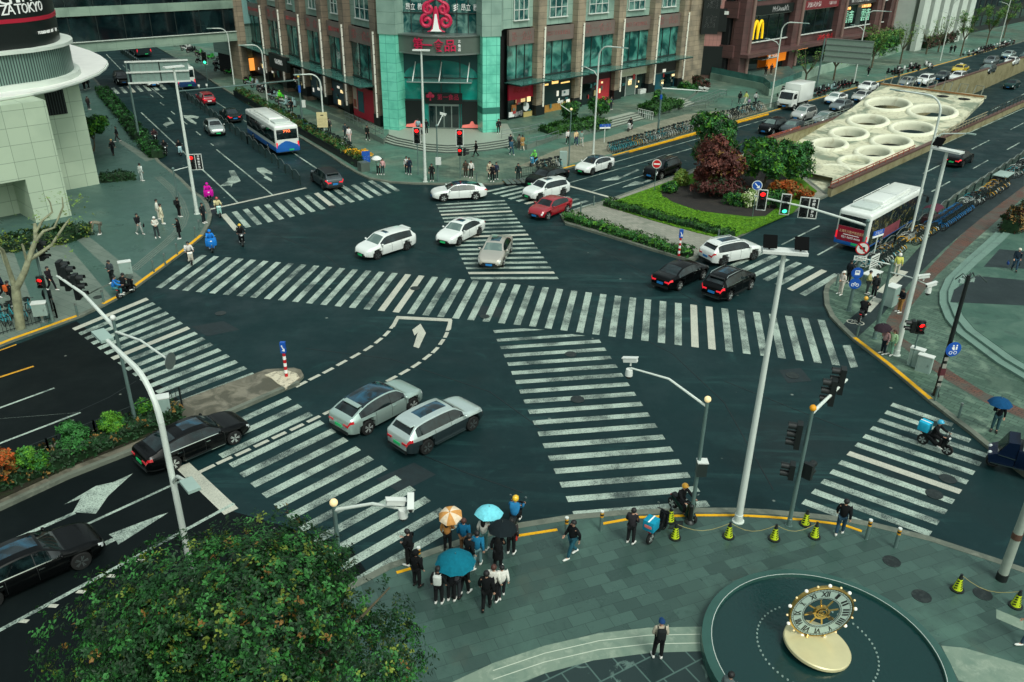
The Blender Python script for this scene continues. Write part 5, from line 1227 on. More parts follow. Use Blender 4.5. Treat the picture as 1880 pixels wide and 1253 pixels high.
def ad_side():
 ma=bpy.data.materials.new('bus_side_advert');ma.use_nodes=True;n=ma.node_tree;b=n.nodes['Principled BSDF']
 tc=n.nodes.new('ShaderNodeTexCoord');no=n.nodes.new('ShaderNodeTexNoise');no.inputs['Scale'].default_value=1.1;no.inputs['Detail'].default_value=4;no.inputs['Distortion'].default_value=2
 n.links.new(tc.outputs['Object'],no.inputs['Vector']);cr=n.nodes.new('ShaderNodeValToRGB');n.links.new(no.outputs[0],cr.inputs[0])
 e=cr.color_ramp.elements;e[0].position=.40;e[0].color=lin((16,26,26));e[1].position=.58;e[1].color=lin((26,40,38))
 for p_,c_ in((.62,(130,120,60)),(.64,(30,44,42)),(.70,(110,120,110)),(.73,(20,32,32))):q=e.new(p_);q.color=lin(c_)
 n.links.new(cr.outputs[0],b.inputs['Base Color']);b.inputs['Roughness'].default_value=.25;MATS['bus_side_advert']=ma
ad_side()
def bus(label,route,L=10.5,W=2.5,H=3.1,side='bus_white',lower='bus_blue',ad=False,group='city buses'):
 t=thing('city_bus',label,'bus',(0,0,0),0,group)
 mb=MB('bus_white');rbox(mb,(0,0,(H+.35)/2+.0),(L,W,H-.35),.22,'bus_white')
 rbox(mb,(0,0,.72),(L+.02,W+.02,.62),.10,lower);mb.build('body',t,50)
 mb=MB('bus_white');rbox(mb,(.6,0,H+.10),(L*.52,W*.62,.26),.08,'bus_white');rbox(mb,(-L*.33,0,H+.07),(L*.16,W*.66,.2),.06,('flat',190,200,194));mb.box((.5,0,H+.235),(.03,W*.6,.01),('flat',150,160,154));mb.build('roof_unit',t,40)
 for sgn in(1,-1):
  mb=MB('car_glass' if not(ad and sgn<0)else 'bus_side_advert');z0,z1=(1.35,2.62)if not(ad and sgn<0)else(.62,2.66)
  mb.box((-.05,sgn*(W/2+.006),(z0+z1)/2),(L-.5,.02,z1-z0));wn=mb.build('side_window',t)
  mb=MB('trim_black')
  for k in range(7):mb.box((-L/2+.9+(L-1.8)*k/6,sgn*(W/2+.012),2.0),(.06,.02,1.25))
  mb.build('window_frame',wn)
  if ad and sgn<0:
   mb=MB(('flat',130,62,74));mb.box((-.6,sgn*(W/2+.02),1.0),(3.2,.01,.8));mb.build('advert',wn)
  mb=MB('bus_white');mb.tube([(-L*.3,sgn*W*.44,H+.1),(L*.36,sgn*W*.44,H+.1)],.03,6)
  for k in range(5):mb.tube([(-L*.3+L*.66*k/4,sgn*W*.44,H-.05),(-L*.3+L*.66*k/4,sgn*W*.44,H+.1)],.025,5)
  mb.build('roof_rail',t)
  mb=MB('trim_black');mb.bar((L/2-.1,sgn*(W/2),2.5),(L/2+.25,sgn*(W/2+.35),2.35),.05,.05);mb.box((L/2+.25,sgn*(W/2+.36),2.1),(.1,.2,.45));mb.build('wing_mirror',t)
  mb=MB('tail_lit');mb.box((-L/2-.008,sgn*(W/2-.14),1.15),(.03,.14,.55));mb.build('taillight',t)
  mb=MB('lamp_clear');mb.box((L/2+.008,sgn*(W/2-.3),.85),(.03,.4,.2));mb.build('headlight',t)
 mb=MB('car_glass');rbox(mb,(-L/2-.0,0,2.22 if not ad else 2.3),(.04,W-.34,1.0 if not ad else .86),.018,'car_glass',2);rw_=mb.build('rear_window',t)
 mb=MB('car_glass');mb.box((L/2+.002,0,1.95),(.03,W-.3,1.5));mb.build('windshield',t)
 T=face_T((-L/2-.03,0,2.52),(0,-1,0),(0,0,1))
 mb=MB('led_orange');mb.text(route,.34,None,T,.01,width=.75,bold=.02);mb.build('route_number',rw_)
 if ad:
  mb=MB('ad_red');mb.box((-L/2-.012,0,1.30),(.02,W-.36,1.12));a_=mb.build('advert',t)
  mb=MB(('flat',230,190,150));mb.text('上海东方医疗美容医院',.24,None,face_T((-L/2-.025,0,1.47),(0,-1,0),(0,0,1)),.008,width=1.9);mb.build('lettering',a_)
  mb=MB('letter_white');mb.text('021-5605-6666',.24,None,face_T((-L/2-.025,0,1.05),(0,-1,0),(0,0,1)),.008,width=1.4);mb.box((-L/2-.024,0,1.26),(.01,1.2,.05));mb.build('lettering',a_)
 else:
  mb=MB('bus_blue');mb.slab([(-W/2+.12,0),(W/2-.12,0),(W/2-.12,.28),(.2,.72),(-.2,.80),(-.7,.6),(-W/2+.12,.3)],0,.02,None,None,face_T((-L/2-.006,0,.75),(0,-1,0),(0,0,1)));mb.build('tail_panel',t)
 mb=MB('plate_green');mb.box((-L/2-.03,-.35,.62),(.02,.5,.16));mb.build('number_plate',t)
 tm_,rm_=wheel_meshes(.48,'rim_silver')
 for xc in(L/2-2.4,-L/2+2.9):
  for sgn in(1,-1):wo=obj('wheel',tm_,t,(xc,sgn*(W/2-.10),.48),0 if sgn<0 else PI);obj('rim',rm_,wo)
 return t
def at_rear(t,pl_,pr_,L):
 a,b=G(*pl_,.3),G(*pr_,.3);m_=(a+b)/2;d=(b-a).normalized();return m_,Vector((-d.y,d.x,0))
b1=bus('white bus with red rear advert leaving on the bus road','',10.6,2.5,3.1,ad=True)
m_,d=at_rear(b1,(1531.5,449),(1585,461),10.6);d=ROAD_R;c=m_+d*5.3;b1.location=(c.x,c.y,0);b1.rotation_euler.z=math.atan2(d.y,d.x)
b2=bus('white and blue bus showing route 792 leaving on the left road','792',10.5)
m_,_d=at_rear(b2,(509.5,284),(550.5,278),10.5);c=m_+ROAD_L*5.25;b2.location=(c.x,c.y,0);b2.rotation_euler.z=math.atan2(ROAD_L.y,ROAD_L.x)
b3=bus('white roofed bus with dark blue back, route 779, near the footbridge','779',10.5,lower=('paint',18,60,110))
for ch in list(b3.children):
 if ch.name.startswith('tail_panel'):
  ch.data=ch.data.copy();ch.data.materials[0]=M(('paint',20,62,112));ch.scale=(1.01,1,1)
c=(G(327,163,.3)+G(362,160,.3))/2+ROAD_L*5.25;b3.location=(c.x,c.y,0);b3.rotation_euler.z=math.atan2(ROAD_L.y,ROAD_L.x)
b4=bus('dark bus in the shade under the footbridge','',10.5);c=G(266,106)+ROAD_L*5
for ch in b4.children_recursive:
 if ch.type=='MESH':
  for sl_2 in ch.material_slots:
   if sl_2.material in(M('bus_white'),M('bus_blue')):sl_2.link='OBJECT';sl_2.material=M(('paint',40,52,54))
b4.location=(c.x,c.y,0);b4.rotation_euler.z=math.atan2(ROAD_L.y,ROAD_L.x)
tr=thing('box_truck','white box truck at the kerb in the right road queue','truck',(0,0,0))
mb=MB('bus_white');rbox(mb,(-1.0,0,1.95),(3.9,2.1,2.2),.04,'bus_white',2);mb.build('cargo_box',tr,40)
mb=MB('bus_white');mb.slab([(1.15,.55),(2.65,.55),(2.68,1.0),(2.55,1.35),(2.2,2.2),(1.15,2.25)],-.95,.95,None,None,Matrix(((1,0,0,0),(0,0,-1,0),(0,1,0,0),(0,0,0,1))));cb_=mb.build('cab',tr,30)
mb=MB('car_glass');mb.add([(2.57,-.85,1.37),(2.57,.85,1.37),(2.24,.82,2.15),(2.24,-.82,2.15)],[(0,1,2,3)]);mb.build('windshield',tr)
for sgn in(1,-1):
 mb=MB('car_glass');mb.box((1.85,sgn*.957,1.7),(.8,.02,.6));mb.build('side_window',tr)
 mb=MB('lamp_clear');mb.box((2.68,sgn*.7,.85),(.03,.35,.18));mb.build('headlight',tr);mb=MB('trim_black');mb.box((2.5,sgn*1.15,1.7),(.08,.16,.4));mb.build('wing_mirror',tr)
mb=MB('trim_black');mb.box((0,0,.62),(5.0,.9,.3));mb.box((2.68,0,.72),(.04,1.2,.2));mb.build('chassis',tr);mb=MB('plate_blue');mb.box((2.71,0,.55),(.02,.45,.15));mb.build('number_plate',tr)
tm_,rm_=wheel_meshes(.40,'rim_silver')
for xc in(1.9,-1.7):
 for sgn in(1,-1):wo=obj('wheel',tm_,tr,(xc,sgn*.93,.40),0 if sgn<0 else PI);obj('rim',rm_,wo)
at_centre(tr,(1456,198),-ROAD_R);tr.scale=(1.08,)*3
tc3=thing('cargo_tricycle','dark blue covered delivery tricycle with white roof box at the right edge','tricycle',(0,0,0))
mb=MB(('paint',12,26,48));rbox(mb,(-.55,0,.95),(1.7,1.2,.9),.06,('paint',12,26,48),2);mb.slab([(.3,.5),(1.25,.45),(1.35,.8),(1.0,1.0),(.72,1.65),(.3,1.7)],-.55,.55,None,None,Matrix(((1,0,0,0),(0,0,-1,0),(0,1,0,0),(0,0,0,1))));mb.build('body',tc3,30)
mb=MB('car_glass');mb.add([(1.02,-.48,1.02),(1.02,.48,1.02),(.75,.46,1.6),(.75,-.46,1.6)],[(0,1,2,3)]);mb.build('windshield',tc3)
mb=MB('white_metal');rbox(mb,(-.5,0,1.78),(1.3,1.1,.75),.03,'white_metal',2);bx_=mb.build('roof_box',tc3,40);mb=MB('trim_black');mb.box((-.75,.56,1.75),(.5,.02,.35));mb.build('box_window',bx_)
mb=MB('chrome');mb.bar((-1.3,.62,.55),(1.2,.6,.5),.03,.03);mb.bar((.3,.565,.9),(1.0,.565,.95),.025,.025);mb.build('trim',tc3);mb=MB('sign_red');mb.box((-.5,.61,1.0),(.6,.02,.25));mb.build('mark',tc3)
mb=MB('lamp_clear');mb.ball((1.28,.3,.82),.1);mb.build('headlight',tc3);mb=MB('lamp_clear');mb.ball((1.28,-.3,.82),.1);mb.build('headlight',tc3)
tm_,rm_=wheel_meshes(.28,'rim_dark')
for xc,yy in((1.05,0),(-.9,.55),(-.9,-.55)):wo=obj('wheel',tm_,tc3,(xc,yy,.28));obj('rim',rm_,wo)
at_centre(tc3,(1868,868),Vector((-.72,.40,0)))
mk('skin',(196,150,126),.55,var=.05,vscale=8);mk('eye',(16,14,14),.3);mk('hair_black',(18,16,17),.6,var=.2,vscale=30);mk('hair_brown',(74,42,34),.6,var=.2,vscale=30);mk('hair_grey',(140,140,136),.7,var=.1,vscale=30)
mk('shoe_white',(220,220,214),.6);mk('shoe_black',(18,20,20),.5);mk('shoe_brown',(110,76,50),.6);mk('cloth_base',(120,120,120),.9)
def skin_mesh(name,verts,edges,rads,mats,root=0,sub=1):
 me=bpy.data.meshes.new(name);me.from_pydata(verts,edges,[])
 o=bpy.data.objects.new(name,me);COL.objects.link(o)
 md=o.modifiers.new('grow','SKIN');md.use_smooth_shade=True
 for i,r_ in enumerate(rads):
  sv=me.skin_vertices[0].data[i];sv.radius=r_ if isinstance(r_,tuple)else(r_,r_);sv.use_root=(i==root)
 s_=o.modifiers.new('round','SUBSURF');s_.levels=sub
 dg=bpy.context.evaluated_depsgraph_get();out=bpy.data.meshes.new_from_object(o.evaluated_get(dg))
 vs=[tuple(v.co)for v in out.vertices];fs=[tuple(p.vertices)for p in out.polygons]
 bpy.data.objects.remove(o);bpy.data.meshes.remove(me);bpy.data.meshes.remove(out)
 return vs,fs
V=Vector
def joints(pose):
 J=dict(pel=V((0,0,.92)),che=V((.0,0,1.26)),nec=V((.0,0,1.44)),hed=V((.025,0,1.58)),top=V((.015,0,1.66)))
 for s_,n in((1,'l'),(-1,'r')):
  J['sh'+n]=V((0,s_*.175,1.38));J['el'+n]=V((-.03,s_*.245,1.12));J['wr'+n]=V((.05,s_*.255,.89))
  J['hi'+n]=V((0,s_*.095,.88));J['kn'+n]=V((.015,s_*.105,.48));J['an'+n]=V((-.01,s_*.115,.09));J['to'+n]=V((.15,s_*.135,.035))
 def leg(n,k,a,t):J['kn'+n],J['an'+n],J['to'+n]=V(k),V(a),V(t)
 def arm(n,e,w_):J['el'+n],J['wr'+n]=V(e),V(w_)
 if pose=='walk':
  leg('l',(.17,.10,.50),(.26,.10,.10),(.41,.11,.07));leg('r',(.0,-.10,.48),(-.27,-.10,.15),(-.14,-.11,.04))
  arm('l',(-.14,.24,1.12),(-.12,.25,.89));arm('r',(.08,-.24,1.12),(.22,-.23,.93))
 if pose=='stroll':
  leg('l',(.04,.10,.48),(-.16,.10,.12),(-.02,.11,.04));leg('r',(.10,-.10,.49),(.15,-.10,.09),(.30,-.11,.04))
  arm('l',(.05,.25,1.12),(.15,.24,.91));arm('r',(-.10,-.25,1.12),(-.08,-.26,.89))
 if pose=='phone':
  arm('l',(.0,.24,1.12),(.20,.13,1.04));arm('r',(.02,-.24,1.13),(.28,-.06,1.17));J['hed']=V((.06,0,1.56));J['top']=V((.07,0,1.645))
 if pose=='hands':
  arm('l',(-.02,.24,1.12),(.16,.06,1.02));arm('r',(-.02,-.24,1.12),(.17,-.05,1.04));leg('l',(.03,.12,.48),(.02,.15,.09),(.17,.18,.035))
 if pose=='umbrella':
  arm('r',(.06,-.26,1.14),(.22,-.12,1.30))
 if pose=='umbwalk':
  leg('l',(.12,.10,.49),(.16,.10,.10),(.31,.11,.05));leg('r',(.0,-.10,.48),(-.17,-.10,.13),(-.03,-.11,.04));arm('r',(.06,-.26,1.14),(.22,-.12,1.30))
 if pose=='bend':
  J.update(pel=V((-.15,0,.88)),che=V((.20,0,1.05)),nec=V((.36,0,1.06)),hed=V((.50,0,1.0)),top=V((.575,0,.98)))
  for s_,n in((1,'l'),(-1,'r')):
   J['sh'+n]=V((.30,s_*.17,1.02));arm(n,(.38,s_*.20,.78),(.44,s_*.14,.56));J['hi'+n]=V((-.13,s_*.095,.86));J['kn'+n]=V((-.02,s_*.11,.47));J['an'+n]=V((-.04,s_*.13,.09));J['to'+n]=V((.11,s_*.15,.035))
 if pose=='ride':
  J.update(pel=V((-.12,0,.80)),che=V((-.05,0,1.14)),nec=V((.0,0,1.32)),hed=V((.045,0,1.46)),top=V((.04,0,1.54)))
  for s_,n in((1,'l'),(-1,'r')):
   J['sh'+n]=V((-.02,s_*.175,1.26));arm(n,(.16,s_*.27,1.04),(.40,s_*.27,.99));J['hi'+n]=V((-.08,s_*.10,.77));leg(n,(.33,s_*.15,.68),(.27,s_*.14,.34),(.42,s_*.15,.29))
 return J
BODY={}
def body_meshes(pose):
 if pose in BODY:return BODY[pose]
 J=joints(pose)
 nm=['pel','che','nec','hed','top']+[a+n for n in 'lr' for a in('sh','el','wr')]+[a+n for n in 'lr' for a in('hi','kn','an','to')]
 ix={n:i for i,n in enumerate(nm)}
 ed=[('pel','che'),('che','nec'),('nec','hed'),('hed','top')]
 for n in 'lr':ed+=[('che','sh'+n),('sh'+n,'el'+n),('el'+n,'wr'+n),('pel','hi'+n),('hi'+n,'kn'+n),('kn'+n,'an'+n),('an'+n,'to'+n)]
 rad=dict(pel=(.085,.065),che=(.10,.07),nec=.047,hed=(.088,.10),top=(.062,.07),sh=.042,el=.034,wr=.028,hi=.062,kn=.045,an=.034,to=.03)
 vs,fs=skin_mesh('figure',[J[n]for n in nm],[(ix[a],ix[b])for a,b in ed],[rad.get(n,rad.get(n[:2]))for n in nm],None)
 b=MB('skin');b.add(vs,fs)
 h=J['hed'];f_=V((1,0,0));dn=V((0,0,-1))
 if pose=='bend':f_,dn=V((0,0,-1)),V((-1,0,0))
 sd=V((0,1,0))
 b.ball(h+f_*.102+dn*.0,(.016,.013,.02),None,6,4)
 for s_ in(1,-1):
  b.ball(h+f_*.092+sd*.034*s_-dn*.022,(.009,.012,.008),'eye',6,4);b.ball(h+sd*.088*s_-f_*.005,(.018,.012,.028),None,6,4)
 b.ball(h+f_*.09+dn*.042,(.008,.022,.006),('flat',150,84,80),6,4)
 for n,s_ in(('l',1),('r',-1)):
  w_=J['wr'+n];d=(w_-J['el'+n]).normalized();a=d.cross(V((0,1,0))if abs(d.y)<.8 else V((0,0,1))).normalized();c=d.cross(a).normalized()
  b.tube([w_-d*.01,w_+d*.05,w_+d*.095],[.026,.034,.026],8,None,True,.5)
  for q,ln in enumerate((.062,.074,.070,.052)):
   o_=w_+d*.088+c*(.027-.018*q);b.tube([o_,o_+d*ln*.5+a*.006,o_+d*ln*.8+a*.03],[.0095,.0088,.0065],5)
  o_=w_+d*.03+c*.03;b.tube([o_,o_+d*.03+c*.022+a*.012,o_+d*.06+c*.022+a*.022],[.012,.011,.008],5)
 me_b=b.mesh('figure',60)
 jn=['pel','che','nec']+[a+n for n in 'lr' for a in('sh','el','wr')];jx={n:i for i,n in enumerate(jn)};JJ=dict(J);JJ['nec']=J['nec']-(J['nec']-J['che'])*.10;JJ['pel']=J['pel']-(J['che']-J['pel']).normalized()*.07
 je=[('pel','che'),('che','nec')]+[e for n in 'lr' for e in(('che','sh'+n),('sh'+n,'el'+n),('el'+n,'wr'+n))]
 jr=dict(pel=(.178,.145),che=(.19,.15),nec=(.085,.08),sh=.09,el=.066,wr=.05)
 vs,fs=skin_mesh('jacket',[JJ[n]for n in jn],[(jx[a],jx[b_])for a,b_ in je],[jr.get(n,jr.get(n[:2]))for n in jn],None)
 t=MB('cloth_base');t.add(vs,fs);me_t=t.mesh('jacket',60)
 tn=['pel']+[a+n for n in 'lr' for a in('hi','kn','an')];tx={n:i for i,n in enumerate(tn)}
 te=[e for n in 'lr' for e in(('pel','hi'+n),('hi'+n,'kn'+n),('kn'+n,'an'+n))]
 tr_=dict(pel=(.150,.118),hi=.102,kn=.08,an=.062)
 vs,fs=skin_mesh('trousers',[J[n]for n in tn],[(tx[a],tx[b_])for a,b_ in te],[tr_.get(n,tr_.get(n[:2]))for n in tn],None)
 t=MB('cloth_base');t.add(vs,fs);me_p=t.mesh('trousers',60)
 sh=[]
 for n in 'lr':
  a,q=J['an'+n],J['to'+n];d=q-a;d.z=0;d.normalize()
  s_=MB('shoe_white');s_.tube([V((a.x,a.y,max(a.z-.035,.045)))-d*.07,V((a.x,a.y,max(a.z-.03,.052)))+d*.01,q+d*.02,q+d*.07],[.04,.052,.046,.022],8,None,True,.9);sh.append(s_.mesh('shoe',60))
 BODY[pose]=(me_b,me_t,me_p,sh,J);return BODY[pose]
HAIR={}
def hair_mesh(pose,kind):
 k=(pose,kind)
 if k in HAIR:return HAIR[k]
 J=joints(pose);h=J['hed'];up=(J['top']-J['hed']).normalized();up=up if pose=='bend' else V((0,0,1));f_=V((1,0,0))if pose!='bend' else V((0,0,-1))
 c=h+up*.022-f_*.016;b=MB('hair_black')
 T=Matrix.Rotation(-.42 if pose!='bend' else 1.15,4,'Y')
 if kind in('short','long'):
  b.ball(c,(.118,.110,.118),None,12,6,-.18,1,T)
  if kind=='long':b.tube([c-f_*.05+up*.0,c-f_*.10-up*.12,c-f_*.12-up*.27,c-f_*.11-up*.36],[.09,.10,.09,.04],8,None,True,.55)
 elif kind=='cap':
  b.ball(c+up*.01,(.122,.114,.11),None,12,5,.0,1);b.ball(c+f_*.12+up*.02,(.08,.08,.012),None,8,4)
 elif kind=='helmet':
  b.ball(c+f_*.006,(.15,.135,.145),None,14,7,-.30,1,T);b.ball(c+f_*.13+up*.03,(.04,.11,.02),None,8,4)
 elif kind=='hood':
  b.ball(c-f_*.01,(.135,.128,.14),None,12,6,-.55,1,T)
 HAIR[k]=b.mesh('hair',60);return HAIR[k]
def put_mesh(name,me,par,mats):
 o=bpy.data.objects.new(name,me);COL.objects.link(o);o.parent=par
 for i,k in enumerate(mats):
  if k is not None:o.material_slots[i].link='OBJECT';o.material_slots[i].material=M(k)
 return o
def C3(c):return c if isinstance(c,str)else('cloth',)+tuple(c)
def person(label,px,face,pose='stand',top=(30,32,34),legs=(28,30,34),shoes='shoe_white',hair='short',hc='hair_black',h=1.70,z=KH,group=None,pack=None,skirt=None,coat=None,off=None,cat='person',at=None):
 """face = the point of the photograph the figure turns to, or a heading in degrees"""
 p=at if at is not None else G(*px,z)
 if isinstance(face,tuple):d=G(*face,z)-p;a=math.atan2(d.y,d.x)
 else:a=R(face)
 t=thing('person',label,cat,p,a,group);k=h/1.74;t.scale=(k,k,k)
 mb_,mt,mp,ms,J=body_meshes(pose)
 put_mesh('body',mb_,t,[None])
 put_mesh('jacket',mt,t,[C3(top)]);put_mesh('trousers',mp,t,[C3(legs)])
 for s_ in ms:put_mesh('shoe',s_,t,[shoes])
 put_mesh('hair' if hair in('short','long')else('helmet' if hair=='helmet' else 'hat'),hair_mesh(pose,hair),t,[hc if isinstance(hc,str)else(('paint',)if hair=='helmet' else('cloth',))+tuple(hc)])
 if skirt or coat:
  c=skirt or coat;z0=.50 if skirt else .58;q=MB(C3(c));pel=J['pel']
  q.lathe((pel.x,pel.y,0),[(.175,pel.z+.06),(.19,pel.z-.08),(.205,pel.z-.22),(.215,z0),(.19,z0+.005)],14,None,Matrix.Diagonal((.82,1,1,1)));q.build('skirt' if skirt else 'coat_skirt',t,60)
 if pack:
  q=MB(C3(pack));che=J['che'];rbox(q,(che.x-.20,0,che.z+.0),(.17,.30,.42),.06,C3(pack),3)
  for s_ in(1,-1):q.tube([(che.x-.13,s_*.11,che.z+.2),(che.x+.0,s_*.12,che.z+.17),(che.x+.13,s_*.12,che.z+.05),(che.x+.05,s_*.16,che.z-.15)],.02,6)
  q.build('backpack',t,50)
 return t
UMB={}
def umbrella(label,who,col,r_=.55,tilt=(0,0),panels=8,col2=None,hgt=1.95,trans=None):
 """an open umbrella held above someone's right hand"""
 a=who.rotation_euler.z;hand=V((.25,-.11,1.30))*who.scale.x;rz=Matrix.Rotation(a,4,'Z');p=who.location+rz@hand
 t=thing('umbrella',label,'umbrella',p,a);t.rotation_euler=(R(tilt[0]),R(tilt[1]),a)
 top=hgt-1.30
 m_=MB(C3(col));n=panels;rows=[]
 for i in range(6):
  u=i/5;rr=max(.004,r_*math.sin(u*1.12)/math.sin(1.12));zz=top-.30*r_/.55*(1-math.cos(u*1.12))/(1-math.cos(1.12));row=[]
  for k in range(n*2):
   aa=2*PI*k/(n*2);dip=1.0 if k%2==0 else 1-.07*u
   row.append((rr*dip*math.cos(aa),rr*dip*math.sin(aa),zz+(.0 if k%2==0 else .012*u)))
  rows.append(row)
 m_.grid(rows,None,True)
 if col2:
  i2=m_.mi(C3(col2))
  for f in range(len(m_.f)):
   k=f%(n*2)
   if(k//2)%2:m_.m[f]=i2
 m_.build('cover',t,20)
 s_=MB('steel');s_.tube([(0,0,-.08),(0,0,top+.06)],.012,6)
 for k in range(n):aa=2*PI*k/n;s_.tube([(0,0,top-.02)]+[(r_*f*math.cos(aa),r_*f*math.sin(aa),top-.012-.30*r_/.55*(1-math.cos(f*1.12))/(1-math.cos(1.12)))for f in(.5,1.0)],.005,4)
 s_.build('shaft',t);s_=MB('trim_black');s_.tube([(0,0,-.08),(0,0,-.2),(.03,0,-.23),(.06,0,-.2)],.014,6);s_.build('handle',t)
 return t
GP='people waiting on the near pavement';GM='people on the mall pavement';GL_='people on the left plaza';GR='people on the right corner pavement'
DK=(22,24,26)
person('person in black looking at a phone at the kerb by the tree',(752,1037),150,'phone',DK,DK,group=GP)
person('person in dark hooded coat half behind the tree leaves by the bollard',(766,1077),60,'stand',(16,18,20),DK,'shoe_black','hood',(16,18,20),group=GP)
w1=person('person in orange jacket with long hair under the orange and white umbrella',(822,1011),75,'umbrella',(188,130,70),DK,'shoe_black','long',group=GP,h=1.62)
umbrella('orange and white umbrella tilted to the left',w1,(206,148,84),.46,(0,-18),8,(226,206,178))
person('person in blue jacket and brown trousers right of the orange umbrella',(852,1017),70,'stand',(16,92,128),(112,84,60),'shoe_brown','short','hair_brown',group=GP)
person('person in blue hooded top and pale jeans behind the light blue umbrella',(876,1041),80,'stroll',(28,110,146),(110,146,150),group=GP)
w2=person('person in white jacket under the light blue umbrella',(888,1010),70,'umbrella',(206,206,196),(96,138,134),hair='long',group=GP,h=1.62)
umbrella('light blue six-sided umbrella of the waiting group',w2,(120,212,226),.56,(0,6),6)
person('person in black standing between the two blue umbrellas',(862,1046),40,'stand',(20,26,30),(26,30,34),group=GP)
w3=person('person with white hood carrying the large teal umbrella',(829,1103),80,'umbrella',(24,26,30),DK,group=GP,h=1.7)
umbrella('large dark teal umbrella nearest the tree',w3,(8,104,124),.72,(0,0),10)
person('person with pale bag under the left side of the teal umbrella',(806,1108),85,'stand',(30,34,36),DK,pack=(190,196,190),group=GP)
person('person in grey quilted jacket under the teal umbrella',(838,1099),75,'hands',(92,88,94),(44,48,52),'shoe_black',group=GP)
person('person in black with white shoes just right of the teal umbrella',(852,1092),60,'stroll',DK,DK,group=GP)
w4_=person('person in long black skirt under the black umbrella',(914,1043),80,'umbrella',DK,DK,'shoe_white','long',skirt=(16,18,20),group=GP)
umbrella('black umbrella of the waiting group',w4_,(20,30,34),.56,(0,4),8)
person('person in dark brown coat at the kerb beyond the black umbrella',(938,1017),75,'stand',(52,46,46),DK,group=GP)
person('person in black hooded top with white back print in front of the group',(893,1120),85,'stroll',(14,17,19),(16,18,20),'shoe_black',group=GP,h=1.78)
person('person in white top beside the black hooded person',(906,1105),70,'stand',(214,212,202),DK,'shoe_white','short','hair_brown',group=GP)
person('small person in white jacket beside the person in white top',(921,1097),100,'stroll',(218,216,208),(30,32,36),group=GP,h=1.48)
person('person in black jacket and blue jeans walking alone past the bollards',(1050,1022),210,'walk',(16,20,22),(36,84,98),group=GP,h=1.75)
person('person in dark jacket standing left of the turquoise delivery box',(1157,998),60,'phone',(44,42,46),(30,32,34),group=GP,h=1.72)
person('person with blue cap and dark backpack on the curved stone band',(1207,1208),88,'hands',(176,168,150),(22,24,26),'shoe_white','cap',(26,60,104),pack=(30,34,34),group=GP,h=1.7,z=KH+.02)
person('person in black top and jeans at the kerb by the right-hand cones',(1540,982),62,'stroll',(18,20,22),(42,70,88),group=GP,h=1.76)
person('person in grey coat at the fountain rim, cut by the bottom edge',(1330,1306),40,'hands',(96,108,108),(40,44,46),hair='short',group=GP,h=1.68)
person('person in blue at the right edge of the photo near the fountain',(1884,1182),180,'walk',(44,110,150),(60,80,96),group=GP)
person('person in beige bending down on the left plaza',(184,431),200,'bend',(118,116,100),(96,92,82),'shoe_white',group=GL_)
person('person in black jacket and pale trousers striding across the left plaza',(257,431),-30,'walk',(26,28,32),(150,156,150),group=GL_)
person('person in white hat and jacket with dark trousers',(289,437),-60,'hands',(206,204,194),(52,60,62),'shoe_white','cap',(220,220,214),group=GL_)
person('person in cream coat, front one of the pair in cream',(299,412),30,'stand',(214,206,178),(206,198,172),coat=(214,206,178),group=GL_)
person('person in white top, rear one of the pair in cream',(292,403),20,'stand',(218,216,204),(190,186,172),group=GL_)
person('person in black with backpack beside the guide strip',(330,399),50,'stand',DK,DK,pack=(30,32,34),group=GL_)
person('person in long black coat on the guide strip holding a phone',(331,439),200,'phone',DK,DK,coat=(20,22,24),hair='long',group=GL_)
person('person in dark coat at the outer kerb of the left corner',(375,410),-20,'stand',(30,38,42),(34,40,44),group=GL_)
person('person in white by the signal post on the left plaza',(261,333),60,'stand',(200,206,200),(180,188,184),group=GL_)
person('person in dark clothes walking beside the small green tree',(217,261),200,'walk',(32,36,40),(60,58,58),group=GL_)
person('person in straw hat and black behind the small green tree',(209,286),150,'stroll',(22,26,28),DK,'shoe_black','cap',(206,170,110),group=GL_)
person('person in dark brown near the hedge below the canopy',(164,202),80,'stand',(56,48,46),(46,44,46),group=GL_)
person('person in black under the canopy edge, left one of two',(156,166),70,'stand',DK,DK,group=GL_);person('person in black under the canopy edge, right one of two',(163,164),70,'walk',(36,36,40),DK,group=GL_)
person('person in dark grey with phone near the grey street cabinet',(208,521),250,'phone',(56,64,68),(34,40,42),group=GL_)
person('person in black and white trainers striding behind the bare tree signals',(96,534),-15,'walk',(36,30,36),(24,26,30),group=GL_)
person('person in dark clothes behind the red pedestrian signal',(93,572),80,'stand',(20,24,26),DK,'shoe_black',group=GL_)
person('person in dark blue walking by the bare tree, cut by the left edge',(8,546),20,'walk',(24,34,52),(18,20,24),group=GL_)
person('person in black with orange bag left of the bare tree trunk',(24,562),60,'walk',(30,30,32),DK,pack=(210,96,44),group=GL_)
person('person in dark suit, left one of the pair at the ramp wall',(635,254),-80,'walk',(44,56,60),(40,50,54),group=GM);person('person in white and pink, right one of the pair at the ramp wall',(642,261),-80,'walk',(214,208,206),(206,180,176),group=GM)
person('person in black walking under the ramp handrail',(675,258),-60,'walk',(22,28,26),(22,26,26),group=GM)
person('person with pale bag by the tan notice board',(605,244),-70,'stand',(30,34,36),DK,pack=(206,206,200),group=GM)
person('person in black suit and white collar among the parked scooters',(536,207),-90,'stand',(22,24,26),DK,group=GM)
person('person in bright green raincoat by the parked scooters',(515,190),-80,'stand',(96,226,40),(60,120,50),'shoe_black','hood',(96,226,40),group=GM)
pw=person('person in mint top under the white umbrella',(695,321),-80,'umbrella',(150,190,172),DK,hair='long',group=GM,h=1.62);umbrella('white umbrella at the hedge end by the blue parking sign',pw,(220,222,218),.5,(0,4),8)
